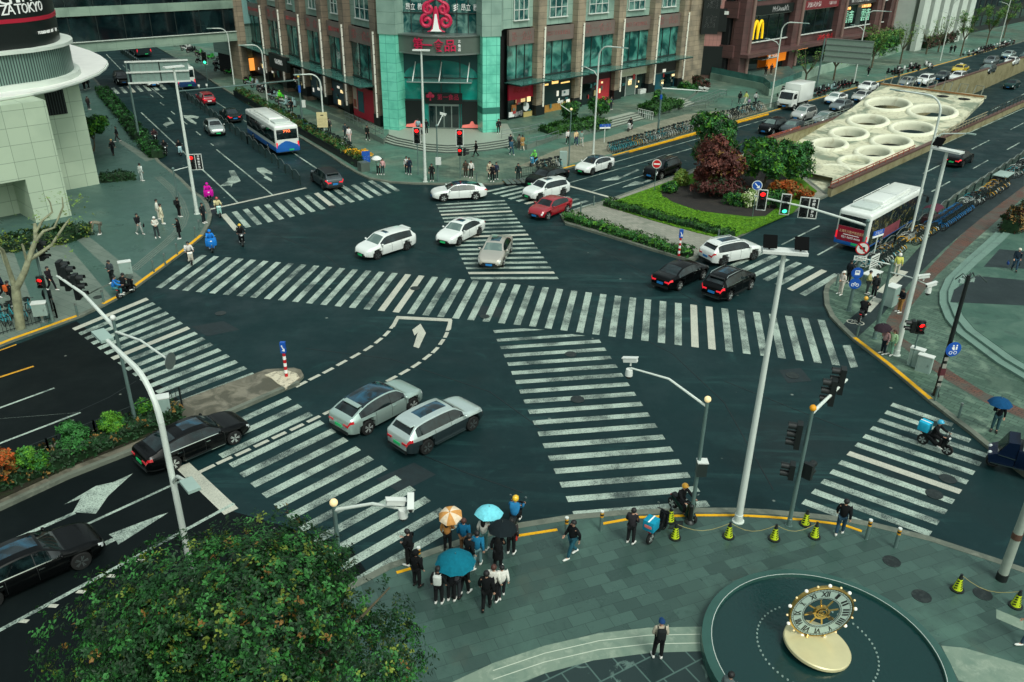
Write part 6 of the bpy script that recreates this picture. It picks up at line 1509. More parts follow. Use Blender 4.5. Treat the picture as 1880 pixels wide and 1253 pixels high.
person('person in pink top beside the white umbrella',(703,321),-90,'stand',(206,160,160),(50,70,72),hair='long',group=GM,h=1.6)
person('person in white top, left one of the pair left of the white pole',(747,319),-60,'stand',(206,208,204),(28,30,34),group=GM);person('person in navy overalls, right one of the pair left of the white pole',(752,321),-70,'stand',(30,44,60),(26,36,52),group=GM)
person('person in black facing the crossing right of the white pole',(793,333),-85,'stand',(26,28,30),(24,26,28),group=GM)
person('person in dark clothes on the entrance steps',(771,262),90,'stand',(36,40,46),(34,38,42),group=GM,z=.7);person('person in black right in front of the mall doors',(783,247),100,'stand',(24,26,30),DK,group=GM,z=.72);person('person in pale blue at the mall doors',(768,246),80,'stand',(140,170,176),(60,70,80),group=GM,z=.72)
person('person in black striding below the curved steps',(874,288),185,'walk',(22,24,26),(22,24,26),'shoe_black',group=GM)
person('person in brown dress waiting at the far kerb',(855,325),-90,'stand',(70,62,54),(60,54,48),coat=(70,62,54),hair='long',group=GM,h=1.62);person('person in white top and black trousers waiting at the far kerb',(865,327),-90,'stand',(210,208,202),DK,group=GM)
person('person in beige coat, left one of the trio at the far kerb',(899,328),-80,'stand',(196,184,158),(60,58,56),coat=(196,184,158),group=GM);person('person in black jacket, middle one of the trio at the far kerb',(904,334),-100,'stand',(24,26,30),DK,group=GM);person('person in dark blue, right one of the trio at the far kerb',(911,330),-70,'stand',(40,48,70),(28,30,38),group=GM)
person('person in dark jacket standing alone on the yellow kerb',(951,332),-90,'stand',(24,40,40),(26,40,42),group=GM)
person('person in navy, rear one of the pair walking past the ramp rail',(937,275),-60,'walk',(30,36,44),(34,44,52),group=GM);person('person in blue with jeans, front one of the pair past the ramp rail',(939,285),-60,'walk',(48,84,104),(48,76,92),group=GM)
person('person in tan coat walking by the ramp rail',(959,277),110,'walk',(160,124,74),(200,190,170),coat=(160,124,74),group=GM);person('person in grey beside the person in tan coat',(953,275),110,'stand',(120,110,100),(80,78,74),group=GM)
person('person in black at the edge of the red shop',(915,246),-70,'stand',(26,26,30),(30,30,34),group=GM,z=.7)
person('person in white top, left one of the trio by the hedge',(1042,266),-80,'walk',(212,208,204),DK,group=GM);person('person in cream coat and blue jeans, middle one of the trio by the hedge',(1057,267),-80,'walk',(222,194,150),(36,52,92),group=GM);person('person in grey green, right one of the trio by the hedge',(1067,268),-80,'walk',(120,146,136),(176,178,168),group=GM)
person('person in dark clothes at the maroon shop door',(1121,202),-60,'stand',(50,60,70),(40,48,56),group=GM,z=.7)
GU='people on the pavement below the restaurants'
person('person in black, left one of the four below the restaurant terrace',(1357,191),60,'stand',(28,32,34),DK,group=GU);person('person in yellow jacket below the restaurant terrace',(1368,191),200,'walk',(206,214,120),(200,200,180),group=GU);person('small child in lilac below the restaurant terrace',(1374,195),200,'walk',(190,160,200),(90,80,110),group=GU,h=1.1);person('person in white shirt, right one of the four below the restaurant terrace',(1386,192),40,'walk',(196,200,198),(60,72,76),group=GU)
person('person in black at the restaurant counter, left one of two',(1405,139),60,'stand',DK,DK,group=GU,z=1.0);person('person in dark blue at the restaurant counter, right one of two',(1415,137),60,'stand',(34,44,60),DK,group=GU,z=1.0)
person('person in black by the row of scooters under the white tower, left one of two',(1744,99),45,'stand',DK,DK,group=GU);person('person in black by the row of scooters under the white tower, right one of two',(1751,98),45,'walk',(36,38,42),DK,group=GU)
person('person in dark clothes behind the parked scooters below the sign back',(1593,140),40,'walk',(40,36,40),DK,group=GU)
person('person in white cap and cream clothes at the tip of the right corner',(1542,541),200,'hands',(208,200,190),(196,190,178),'shoe_white','cap',(216,214,206),group=GR)
person('person in dark top behind the blue round signs',(1556,520),30,'stand',(30,36,42),(34,38,44),group=GR)
person('person in black coat beside the notice stand',(1603,546),210,'stand',(44,48,50),(22,24,28),coat=(44,48,50),group=GR);person('person in apron and pale yellow sleeves beside the black coat',(1590,540),-30,'hands',(196,190,130),(70,76,78),group=GR)
person('person in yellow jacket and white helmet by the cycle path',(1644,507),60,'stand',(216,214,110),(200,196,180),'shoe_black','helmet',(220,216,210),group=GR)
person('person in navy coat with tan bag making a call on the red path',(1650,574),190,'phone',(20,24,30),(150,110,60),group=GR)
pw=person('person in pink jacket holding the dark plum umbrella',(1620,650),200,'umbrella',(176,140,140),(28,40,52),hair='long',hc='hair_brown',group=GR,h=1.62);umbrella('dark plum umbrella over the pair on the right corner',pw,(50,38,46),.5,(0,10),8)
person('person in mint green hooded jacket beside the plum umbrella',(1633,652),210,'stand',(170,206,160),(130,176,150),'shoe_white','long','hair_brown',group=GR,h=1.62)
person('person with white cap carrying bags on the round terrace',(1861,497),250,'walk',(28,42,54),(46,72,92),'shoe_black','cap',(210,204,190),group=GR,z=KH+.3)
pw=person('person in black top and jeans under the blue umbrella on the right pavement',(1824,792),240,'umbrella',(20,24,30),(52,84,90),'shoe_black',group=GR);umbrella('blue umbrella on the right pavement',pw,(14,70,112),.55,(0,0),8)
def handbag(label,px,z,col,s=.2):
 t=thing('bag',label,'bag',G(*px,z),rnd.random()*3)
 b=MB(C3(col));rbox(b,(0,0,s*.5),(s*1.3,s*.5,s),.03,C3(col),2);b.build('pouch',t,40);b=MB(C3(col));b.tube([(-s*.4,0,s),(-s*.3,0,s*1.6),(s*.3,0,s*1.6),(s*.4,0,s)],.012,5);b.build('strap',t)
handbag('blue carrier bag in the left hand of the person on the round terrace',(1850,486),.85,(40,70,130));handbag('black bag in the right hand of the person on the round terrace',(1869,489),.8,DK)
handbag('red bag held by the person in dark brown coat',(948,990),.75,(190,60,50));handbag('dark handbag of the striding person on the left plaza',(264,417),.85,(30,26,28))
mk('sign_blue',(24,84,176),.4,var=.05);mk('stop_red',(196,24,34),.4);mk('sig_red',(255,24,24),.4,emit=(255,20,20),estr=3.0);mk('sig_green',(60,240,170),.4,emit=(60,240,170),estr=2.0);mk('sig_off',(14,20,20),.3)
mk('globe_warm',(240,214,160),.4,emit=(240,214,160),estr=.35);mk('cone_lime',(196,216,30),.6,var=.1,vscale=6);mk('cabinet',(150,172,164),.5,var=.06,vscale=2)
def UP(base,z):return V((base.x,base.y,z))
def post(parent,base,z1,r0,r1=None,mat='pole_grey',z0=KH,name='pole',n=12):
 b=MB(mat);b.tube([UP(base,z0),UP(base,z0+.35),UP(base,z0+.36),UP(base,z1)],[r0*1.2,r0*1.15,r0,r1 or r0*.8],n);b.lathe((base.x,base.y,z0),[(r0*1.7,0),(r0*1.7,.03)],n);return b.build(name,parent)
def signal(parent,c,face,lit=None,n=3,s=.34,plate=False,text=None,visor=True):
 f=V((face[0],face[1],0)).normalized();r_=V((f.y,-f.x,0))*-1;T=Matrix(((r_.x,f.x,0,c.x),(r_.y,f.y,0,c.y),(0,0,1,c.z),(0,0,0,1)))
 b=MB('black_metal',T);h=s*1.12*n
 b.box((0,0,0),(s*1.25,.2,h))
 if plate:
  for x,z,dx,dz in((-s*.78,0,.05,h+.12),(s*.78,0,.05,h+.12),(0,h/2+.05,s*1.6,.05),(0,-h/2-.05,s*1.6,.05)):b.box((x,.07,z),(dx,.05,dz),'white_metal')
 hd=b.build('signal_head',parent)
 for i in range(n):
  z=h/2-s*.56-i*s*1.12;k='sig_off'
  if lit=='red' and i==0:k='sig_red'
  if lit=='green' and i==n-1:k='sig_green'
  q=MB(k,T);q.lathe((0,.11,z),[(s*.42,0),(s*.42,.03)],14,None,Matrix.Rotation(-PI/2,4,'X'));q.build('lens',hd)
  if visor:
   q=MB('black_metal',T);q.grid([[(s*.48*math.cos(a),y,z+s*.48*math.sin(a))for a in[R(-20+220*j/10)for j in range(11)]]for y in(.1,.42)]);q.build('visor',hd)
 if text:
  q=MB('black_metal',T);q.box((s*1.5,0,0),(s*1.5,.12,h+.1))
  for x,z,dx,dz in((s*2.25,0,.05,h+.12),(s*1.5,h/2+.05,s*1.5,.05),(s*1.5,-h/2-.05,s*1.5,.05)):q.box((x,.07,z),(dx,.05,dz),'white_metal')
  pl_=q.build('sign_plate',parent);q=MB('letter_white')
  for i,ch in enumerate(text):
   zc=h/2-(i+.5)*h/len(text);q.text(ch,h/len(text)*.82,None,T@face_T((s*1.5,.065,zc),(-1,0,0),(0,0,1)),.01,bold=.015)
  q.build('lettering',pl_)
 return hd
def arm(parent,a,b_,r_=.06,mat='pole_white',sag=.0,name='arm'):
 q=MB(mat);a,b_=V(a),V(b_);q.tube([a,a.lerp(b_,.5)+V((0,0,sag)),b_],[r_*1.2,r_,r_*.8],8);return q.build(name,parent)
def camera_on(parent,c,d,dome=False):
 d=V((d[0],d[1],-.25)).normalized();q=MB('white_metal')
 if dome:q.lathe(c,[(.13,.2),(.15,.05),(.15,-.08)],12);q.ball(V(c)-V((0,0,.1)),.13,'black_metal',10,6)
 else:q.bar(V(c)-d*.25,V(c)+d*.3,.17,.16);q.bar(V(c)-d*.27+V((0,0,.1)),V(c)+d*.36+V((0,0,.1)),.2,.03);q.bar(V(c)-V((0,0,.25)),V(c),.06,.06);q.ball(V(c)+d*.3,.06,'black_metal',8,5)
 return q.build('camera',parent)
mk('flood_black',(8,10,11),.8,spec=.1)
TP='tall white floodlight masts'
def mast(label,base,topz,face,floods=False,single=None):
 b=G(*base,KH);t=thing('floodlight_mast',label,'lamp post',b*1.0,0,TP);t.location=(0,0,0)
 post(t,b,topz,.145,.08,'pole_white');f=V((face[0],face[1],0)).normalized();r_=V((-f.y,f.x,0))
 q=MB('white_metal');q.bar(UP(b,topz)-r_*.75,UP(b,topz)+r_*.75,.5,.10);q.build('lamp_head',t)
 if floods:
  for s_ in((-1,1)if single is None else(single,)):
   q=MB('flood_black');c=UP(b,topz+.32)+r_*.52*s_;T=face_T(c,tuple(r_),tuple(V((f.x,f.y,1.1))));q.box((0,0,0),(.46,.46,.09),None,0,None);q.v=[tuple(T@V(v))for v in q.v];q.bar(c-V((0,0,.32)),c,.05,.05);q.build('floodlight',t)
 return t
mast('tallest white floodlight mast with two black floodlights standing on the near kerb',(1355,957),11.68,(.15,1),True)
mast('white floodlight mast in front of the mall entrance',(781,334),11.8,(0,-1))
mast('white floodlight mast on the left plaza beside the red signal',(362,393),11.66,(.7,-.7))
mast('white floodlight mast on the right corner beside the plum umbrella',(1645,652),11.75,(.8,.6),True,1)
LP_='curved white street lamps'
def curved_lamp(label,b,d1,l1,d2=None,l2=1.6,zb=9.9,z2=8.05,panel=False):
 t=thing('street_lamp',label,'street lamp',(0,0,0),0,LP_);b=UP(b,KH);d1=V((d1[0],d1[1],0)).normalized()
 post(t,b,zb,.10,.08,'pole_white');q=MB('pole_white');rr=1.15
 pth=[UP(b,zb)]+[UP(b,zb)+d1*rr*(1-math.cos(a))+V((0,0,rr*math.sin(a)))for a in[R(15*i)for i in range(1,7)]]+[UP(b,zb+rr+.04)+d1*(l1-.5)]
 q.tube(pth,[.085]*2+[.075]*(len(pth)-3)+[.055],8);q.build('arm',t)
 q=MB('cabinet');e=pth[-1];q.bar(e,e+d1*.75+V((0,0,.02)),.34 if panel else .26,.09);q.build('lamp_head',t)
 if d2 is not None:
  d2=V((d2[0],d2[1],0)).normalized();q=MB('pole_white');o_=UP(b,z2);pts_=[o_,o_+d2*.5+V((0,0,.45)),o_+d2*l2+V((0,0,.75))];q.tube(pts_,[.06,.05,.04],8);q.build('side_arm',t)
  q=MB('cabinet');q.bar(pts_[-1]-d2*.1,pts_[-1]+d2*.5,.32 if panel else .22,.08);q.build('lamp_head',t)
 return t
nR=V((ROAD_R.y,-ROAD_R.x,0));nL=V((ROAD_L.y,-ROAD_L.x,0))
curved_lamp('curved street lamp before the coffee shop hedge',G(1089,283,KH),nR,3.2,-nR,1.7)
curved_lamp('curved street lamp among the shared bicycles of the bus road',G(1669,443,KH),-nR,3.6,nR,2.2)
curved_lamp('curved street lamp carrying the tan notice board',G(597,256,KH),-nL,2.6,None,zb=6.0)
curved_lamp('curved street lamp behind the hedge by the white and blue bus',G(492,195,KH),-nL,2.6,None,zb=6.6)
curved_lamp('curved street lamp nearest the footbridge',G(430,155,KH),-nL,2.6,None,zb=6.8)
curved_lamp('curved street lamp beside the white box truck',G(1414,197,KH),nR,3.3,-nR,1.7)
curved_lamp('curved street lamp behind the blank grey sign back',G(1567,155,KH),nR,3.3,-nR,1.7)
curved_lamp('curved street lamp before the white striped tower',G(1726,111.5,KH),nR,3.3,-nR,1.7)
curved_lamp('curved street lamp farthest up the right road',G(1834,83,KH),nR,3.3,-nR,1.7)
b14=G(318,885,8.05);e14=G(186,617,11.05);d14=V((e14.x-b14.x,e14.y-b14.y,0))
curved_lamp('near curved street lamp rising out of the big tree at lower left',b14,d14,d14.length,V((.6,-.7)),1.3,panel=True)
def lollipop(label,base,topz,r=.085,ball='globe_warm',cat='pole',name='camera_pole'):
 b=G(*base,KH)if isinstance(base,tuple)else UP(base,KH);t=thing(name,label,cat,(0,0,0));post(t,b,topz,r);q=MB(ball);q.ball(UP(b,topz+.08),.13,None,12,8);q.build('finial',t);return t,b
t,b=lollipop('grey camera pole with warm globe and grey box on the near kerb',(1268,957),5.74);e=G(1158,676,6.2);arm(t,UP(b,5.5),e,.045,'pole_white',.35);camera_on(t,e+V((-.05,0,-.25)),(-1,0),True);camera_on(t,e+V((0,.1,.3)),(-1,.5))
q=MB('steel_dark');q.box(UP(b,2.75)+V((.12,-.05,0)),(.38,.32,.62));q.box(UP(b,3.08)+V((.12,-.05,0)),(.42,.36,.05),'white_metal');q.build('control_box',t)
b15=G(613,927,5.6);t,b=lollipop('camera pole with warm globe beside the big tree',b15,5.6);e=G(758,938,5.8);arm(t,UP(b,5.4),e,.05,'pole_white',.25);camera_on(t,UP(b,5.4).lerp(e,.78)+V((0,0,.32)),(1,.3));camera_on(t,e+V((-.05,0,.3)),(.1,-1));camera_on(t,e+V((-.3,0,-.15)),(1,0),True)
t,b=lollipop('grey signal pole with yellow cap at the right part of the near kerb',(1448,965),5.54,ball=('flat',236,160,20),cat='traffic light',name='signal_pole');e=G(1555,697,6.05);arm(t,UP(b,5.4),e,.06);a0=UP(b,5.4)
signal(t,a0.lerp(e,.62)+V((-.05,0,.0)),(-.95,.3),s=.32);signal(t,a0.lerp(e,.86)+V((-.05,0,.15)),(-.95,.3),s=.32);signal(t,UP(b,4.35)+V((-.3,.1,0)),(-.95,.3),s=.32);signal(t,UP(b,2.75)+V((-.3,.05,0)),(-.95,.3),n=2,s=.3);signal(t,UP(b,2.75)+V((.33,.05,0)),(.7,.7),n=2,s=.3)
t,b=lollipop('grey signal pole with long white arm at the left median',(252,788),5.8,ball='white_metal',cat='traffic light',name='signal_pole');e=G(105,507,6.3);arm(t,UP(b,5.4),e,.075,'pole_white',.35);a0=UP(b,5.4)
for k in(.72,.9,1.0):signal(t,a0.lerp(e,k)+V((.15,.15,.1)),(.97,.1),s=.36)
e2=G(312,663,5.3);arm(t,UP(b,5.2),e2,.05,'pole_white',.25);q=MB('steel');q.lathe(e2,[(.36,0),(.36,.03)],18,None,Matrix.Rotation(PI/2,4,'Y')@Matrix.Rotation(R(12),4,'X'));q.build('round_sign',t)
t,b=lollipop('grey pedestrian signal pole showing red beside the bare tree',(97,590),4.9,ball='pole_grey',cat='traffic light',name='signal_pole');signal(t,UP(b,4.55)+V((.3,.1,0)),(.97,.1),s=.34);signal(t,UP(b,2.75)+V((.05,-.25,0)),(.3,-1),'red',2,.32)
t,b=lollipop('signal post showing red with right-turn wording on the left plaza',(327,366),2.7,ball='pole_grey',cat='traffic light',name='signal_pole');e=G(352,305,3.0);arm(t,UP(b,2.6),e,.04);signal(t,e+V((.1,-.05,.35)),(.25,-1),'red',3,.36,True,'右转信号灯')
t,b=lollipop('signal pole with white arm over the bus road, three signals and round signs',(1558,571),5.95,.11,'pole_grey','traffic light','signal_pole');a0=UP(b,5.75);e=G(1385,360,6.25);arm(t,a0,e,.07,'pole_white',.15)
signal(t,G(1399,367,6.15),(-.25,-1),'red',3,.36,True);signal(t,G(1442,375,6.05),(-.25,-1),'green',3,.36,True);signal(t,G(1476,381,5.95),(-.25,-1),None,3,.36,True,'右转信号灯')
def disc(parent,c,f,r_,mat,rim=None,name='round_sign'):
 f=V((f[0],f[1],0)).normalized();T=face_T(c,(-f.y,f.x,0),(0,0,1));q=MB(mat);q.lathe((0,0,0),[(r_,-.02),(r_,.0)],24,rim or mat);q.lathe((0,0,.002),[(r_*.84,0),(r_*.84,.012)],24,mat);q.v=[tuple(T@V(v))for v in q.v];return q.build(name,parent),T
F0=(-.15,-1)
o_,T=disc(t,UP(b,4.35)+V((-.05,-.16,0)),F0,.4,'white_metal','stop_red');q=MB('black_metal');q.slab([(-.2,.05),(-.05,.2),(-.05,.1),(.15,.1),(.15,-.2),(.06,-.2),(.06,.0),(-.05,.0),(-.05,-.1)],.015,.022,None,None,T);q.slab([(-.3,.24),(-.24,.3),(.3,-.24),(.24,-.3)],.024,.03,'stop_red',None,T);q.build('symbol',o_)
q=MB('white_metal');T=face_T(UP(b,3.72)+V((-.05,-.16,0)),(1,-.15,0),(0,0,1));q.box((0,0,0),(.75,.3,.03));q.text('大型货车',.22,'black_metal',Matrix.Translation((0,0,.018)),.006,width=.64);q.v=[tuple(T@V(v))for v in q.v];q.build('sign_plate',t)
for z,kind in((2.75,0),(2.05,1)):
 o_,T=disc(t,UP(b,z)+V((-.03,-.16,0)),F0,.36,'sign_blue');q=MB('letter_white')
 if kind==0:q.slab([(-.14,-.12),(.14,-.12),(.14,.18),(-.14,.18)],.014,.02,None,None,T);q.slab([(-.1,.04),(.1,.04),(.1,.12),(-.1,.12)],.021,.024,'sign_blue',None,T)
 else:q.strip(ringpath((-.13,-.08),.09,12),.03,.014,.02,closed=True);q.strip(ringpath((.13,-.08),.09,12),.03,.014,.02,closed=True);q.strip([V((-.13,-.08,0)),V((-.02,.08,0)),V((.13,-.08,0))],.03,.014,.021);q.v=[tuple(T@V(v))for v in q.v]
 q.build('symbol',o_)
t,b=lollipop('dark grey camera pole with two arms behind the cycle rider at the right corner',(1605,621),4.85,.1,'pole_grey');e=G(1576,473,5.15);arm(t,UP(b,4.75),e,.035);e=G(1710,526,4.6);arm(t,UP(b,4.3),e,.035,'pole_white',.1);camera_on(t,G(1697,508,4.9),(-1,.2));camera_on(t,e+V((0,0,.1)),(-1,-.2));camera_on(t,e+V((-.1,0,-.3)),(-1,0),True)
t,b=lollipop('red pedestrian signal post beside the white cabinets on the right corner',(1671,672),2.1,.05,'pole_grey','traffic light','signal_pole');signal(t,UP(b,2.5),(-.2,-1),'red',2,.34);signal(t,UP(b,2.5)+V((-.35,.1,0)),(-1,.2),None,2,.3)
b=G(1717,726,KH);t=thing('sign_pole','dark bill-covered pole with round blue shared path sign on the right pavement','pole',(0,0,0));post(t,b,6.8,.12,.09,'black_metal')
q=MB('flat_poster' if False else('flat',150,150,140));[q.box(UP(b,z)+V((-.02,-.12,0)),(.2,.03,h_))for z,h_ in((1.2,.3),(1.9,.25),(.8,.2),(2.3,.2))];q.box(UP(b,1.5),(.25,.24,.5),('flat',90,40,48));q.build('poster',t)
q=MB('steel_dark');[q.tube([UP(b,6.6),UP(b,6.7)+V((dx*.5,dy*.5,.15)),UP(b,6.5)+V((dx,dy,0))],.03,6)for dx,dy in((-.5,.2),(.3,.4),(.9,-.1),(.6,.5))];[q.box(UP(b,6.55)+V((dx,dy,0)),(.2,.16,.2),'cabinet')for dx,dy in((-.35,-.1),(.25,.1),(0,.3))];q.build('lamp_bracket',t)
o_,T=disc(t,UP(b,2.9)+V((.15,-.2,0)),(.1,-1),.4,'sign_blue');q=MB('letter_white');q.ball((-.05,.2,.02),(.05,.05,.02));q.slab([(-.12,.12),(.02,.14),(.06,-.04),(-.02,-.04),(-.08,.02)],.014,.02);q.ball((.13,.22,.02),(.04,.04,.02));q.slab([(.08,.15),(.18,.15),(.18,-.02),(.1,-.02)],.014,.02);q.strip(ringpath((-.12,-.18),.08,12),.025,.014,.02,closed=True);q.strip(ringpath((.12,-.18),.08,12),.025,.014,.02,closed=True);q.v=[tuple(T@V(v))for v in q.v];q.build('symbol',o_)
b=G(1838,1064,KH);t=thing('utility_pole','thick pale utility pole with yellow bracket at the bottom right','pole',(0,0,0));q=MB(('flat',150,160,148));q.tube([UP(b,KH),UP(b,2.2),UP(b,7)],[.17,.155,.13],14);q.lathe((b.x,b.y,KH),[(.2,0),(.2,.3)],14,'black_metal');q.build('pole',t);q=MB(('flat',90,62,50));q.lathe((b.x,b.y,2.05),[(.175,0),(.175,.25)],14);q.bar(UP(b,3.2),UP(b,3.2)+V((.6,.1,0)),.12,.08,'kerb_yellow');q.build('bracket',t)
t,b=lollipop('grey pole with long camera arm over the left road',(556,230),5.6,.13,('flat',200,170,60));e=G(327,168,5.9);arm(t,UP(b,5.3),e,.07,'pole_grey');[camera_on(t,UP(b,5.3).lerp(e,k)+V((0,0,.35)),(-.3,1))for k in(.78,.84)];q=MB('sign_blue');q.tube([UP(b,3.9),UP(b,4.7)],.15,10);q.build('band',t);q=MB('white_metal');q.box(UP(b,2.6)+V((.35,0,0)),(.4,.3,.8));q.build('control_box',t)
t,b=lollipop('grey-blue pole with camera arm in front of the hotel end of the mall',(1207,250),5.8,.12,'pole_grey');e=G(1300,168,5.3);arm(t,UP(b,5.5),e,.07,'pole_white');[camera_on(t,UP(b,5.5).lerp(e,k)+V((0,0,.3)),(1,-.4))for k in(.84,.95)];q=MB('sign_blue');q.tube([UP(b,4.3),UP(b,4.8)],.14,10);q.build('band',t)
t,b=lollipop('slim camera pole with warm globe between ramp rail and hedge',(1044,304),5.6,.07);e=G(1029,193,5.9);arm(t,UP(b,5.4),e,.04);camera_on(t,e+V((0,0,.3)),(-1,0));q=MB('cabinet');q.box(UP(b,.9)+V((-.6,-.5,0)),(.75,.5,1.5));q.build('cabinet',t)
t,b=lollipop('slim grey camera pole with white box right of the white mast',(804,334),5.2,.07,'pole_grey');e=G(813,210,5.9);arm(t,UP(b,5.1),e,.04);camera_on(t,e,(1,0));q=MB('white_metal');q.box(UP(b,2.1)+V((.1,-.12,0)),(.5,.3,.65));q.build('control_box',t)
for lb,base,z,two in(('red signal on a post left of the white mast',(768,322),3.9,False),('red signal pair on a post right of the white mast',(845,328),4.0,True)):
 t,b=lollipop(lb,base,z-.9,.05,'pole_grey','traffic light','signal_pole');signal(t,UP(b,z),(0,-1),'red',3,.42,True)
 if two:signal(t,UP(b,z-1.35),(0,-1),'red',2,.32);signal(t,UP(b,z-1.35)+V((.42,.05,0)),(1,-.1),None,2,.3)
t,b=lollipop('green signal on a post beyond the footbridge side crossing',(381,149),2.6,.06,'pole_grey','traffic light','signal_pole');signal(t,UP(b,3.4),(.2,-1),'green',3,.5,True)
def post_sign(label,base,z,mat,r_,sym,cat='sign',ht=None):
 b=G(*base,.15);t=thing('round_sign_post' if r_ else 'notice_board',label,cat,(0,0,0));q=MB('pole_grey');q.tube([UP(b,.1),UP(b,z+.1)],.035,8);q.build('post',t);return t,b
t,b=post_sign('red round no-entry sign on a grey post at the island edge',(1201,351),2.8,'stop_red',.42,None);o_,T=disc(t,UP(b,2.65)+V((0,-.05,0)),(-.1,-1),.42,'stop_red','white_metal');q=MB('letter_white');q.slab([(-.27,-.06),(.27,-.06),(.27,.06),(-.27,.06)],.015,.022,None,None,T);q.build('symbol',o_)
t,b=post_sign('blue round arrow sign on a post at the lawn corner',(1381,400),3.0,'sign_blue',.42,None);o_,T=disc(t,UP(b,2.9)+V((0,-.05,0)),(-.2,-1),.42,'sign_blue','white_metal');q=MB('letter_white');q.bar(T@V((-.18,.18,.02)),T@V((.1,-.1,.02)),.08,.02,None,tuple(T.to_3x3()@V((0,0,1))));q.slab([(.22,-.22),(.2,.04),(-.04,-.2)],.014,.022,None,None,T);q.build('symbol',o_)
for lb,base in(('red and white striped post with blue arrow plate on the island hedge',(1246,470)),('red and white striped post with blue arrow plate on the median nose',(526,691))):
 b=G(*base,.2);t=thing('striped_post',lb,'marker post',(0,0,0));q=MB('stop_red')
 for k in range(7):q.tube([UP(b,.2+k*.2),UP(b,.4+k*.2)],.085,12,'stop_red' if k%2==0 else 'letter_white')
 q.build('post',t);q=MB('sign_blue');q.box(UP(b,1.9),(.26,.2,.6));pl_=q.build('arrow_plate',t);q=MB('letter_white');q.bar(UP(b,2.05)+V((-.05,-.105,0)),UP(b,1.8)+V((.05,-.105,0)),.05,.02,None,(0,1,0));q.slab([(.1,-.2),(.1,-.02),(-.06,-.16)],.1,.108,None,None,Matrix(((1,0,0,b.x),(0,0,-1,b.y),(0,1,0,1.9),(0,0,0,1))));q.build('symbol',pl_)
t=thing('direction_sign','back of a blank grey direction sign on a gantry over the left road','road sign',(0,0,0));b=G(257,260,KH);post(t,b,8.4,.13,.1,'pole_grey');a_,e_=G(236,150,6.2),G(334,145,6.2);d_2=(e_-a_).normalized()
zt_,zb_=ZH(UP(b,0),114),ZH(UP(b,0),153);a_=UP(b,0);d_2=V((.93,.36,0));fr=FR(a_,d_2);q=MB(('flat',122,146,138),fr);q.box((3.2,0,(zt_+zb_)/2),(5.7,.08,zt_-zb_));q.box((3.2,.06,(zt_+zb_)/2),(.12,.06,zt_-zb_),'steel_dark');q.build('panel',t)
q=MB('white_metal',fr);[q.box((3.0,.12,zb_+(zt_-zb_)*k),(6.2,.12,.16))for k in(0,.5,1.0)];[q.box((.7+k*.62,.05,(zt_+zb_)/2),(.04,.05,zt_-zb_),'steel')for k in range(9)];q.build('frame',t)
t=thing('direction_sign','back of a large grey direction sign near the parked scooters','road sign',(0,0,0));b=G(1498,166,KH);post(t,b,7.6,.14,.12,'pole_grey');fr=FR(b,V((.8,-.45,0)));q=MB(('flat',118,138,126),fr);q.box((3.6,0,6.0),(6.6,.1,3.3));q.build('panel',t);q=MB('steel',fr);[q.box((3.6,.09,4.4+.8*k),(6.6,.08,.1))for k in range(5)];q.build('frame',t)
b=G(597,256,KH);t=thing('notice_board','tan parking notice board with black lettering on the lamp post','sign',(0,0,0));fr=FR(UP(b,0)+V((-.2,-.2,0)),(1,.1,0));q=MB(('flat',214,200,150),fr);q.box((.1,.05,2.3),(1.15,.06,1.65));o_=q.build('panel',t);q=MB('black_metal',fr);[q.text(s_,.22,None,face_T((.1,.085,z),(1,0,0),(0,0,1)),.006,width=.9)for s_,z in(('非机动车',2.35),('停放点',2.05),('请勿乱停',1.75))];q.slab([(-.15,-.06),(.15,-.06),(.2,.02),(.05,.06),(-.15,.04)],0,.01,None,None,face_T((.1,.085,2.8),(1,0,0),(0,0,1)));q.build('lettering',o_)
b=G(673,306,KH);t=thing('notice_board','small blue parking board at the end of the hedge','sign',(0,0,0));fr=FR(b,(1,.35,0));q=MB('sign_blue',fr);q.box((0,0,1.1),(.8,.05,1.1));o_=q.build('panel',t);q=MB('letter_white',fr);q.text('P',.3,None,face_T((0,.03,1.42),(1,0,0),(0,0,1)),.006);q.text('非机动车',.16,None,face_T((0,.03,1.1),(1,0,0),(0,0,1)),.006,width=.6);q.text('停车区',.16,None,face_T((0,.03,.88),(1,0,0),(0,0,1)),.006,width=.45);q.build('lettering',o_);q=MB('steel',fr);[q.box((x,0,.6),(.05,.05,.95))for x in(-.3,.3)];q.build('legs',t)
def street_name(label,base,z,d,w_=1.3):
 b=G(*base,KH);t=thing('street_name_sign',label,'sign',(0,0,0));q=MB('pole_white');q.tube([UP(b,KH),UP(b,z)],.045,8);q.build('post',t);fr=FR(b,d);q=MB('sign_blue',fr);q.box((0,0,z),(w_,.07,.32));q.box((0,0,z-.24),(w_,.065,.16),'letter_white');o_=q.build('panel',t);q=MB('letter_white',fr);q.text('漕溪北路',.24,None,face_T((0,.04,z),(1,0,0),(0,0,1)),.006,width=w_*.7);q.build('lettering',o_)
street_name('blue and white street name sign beside the bus',(1600,486),2.55,(.8,.6));street_name('blue and white street name sign by the hedge lamp',(1109,262),2.0,(.95,.3))
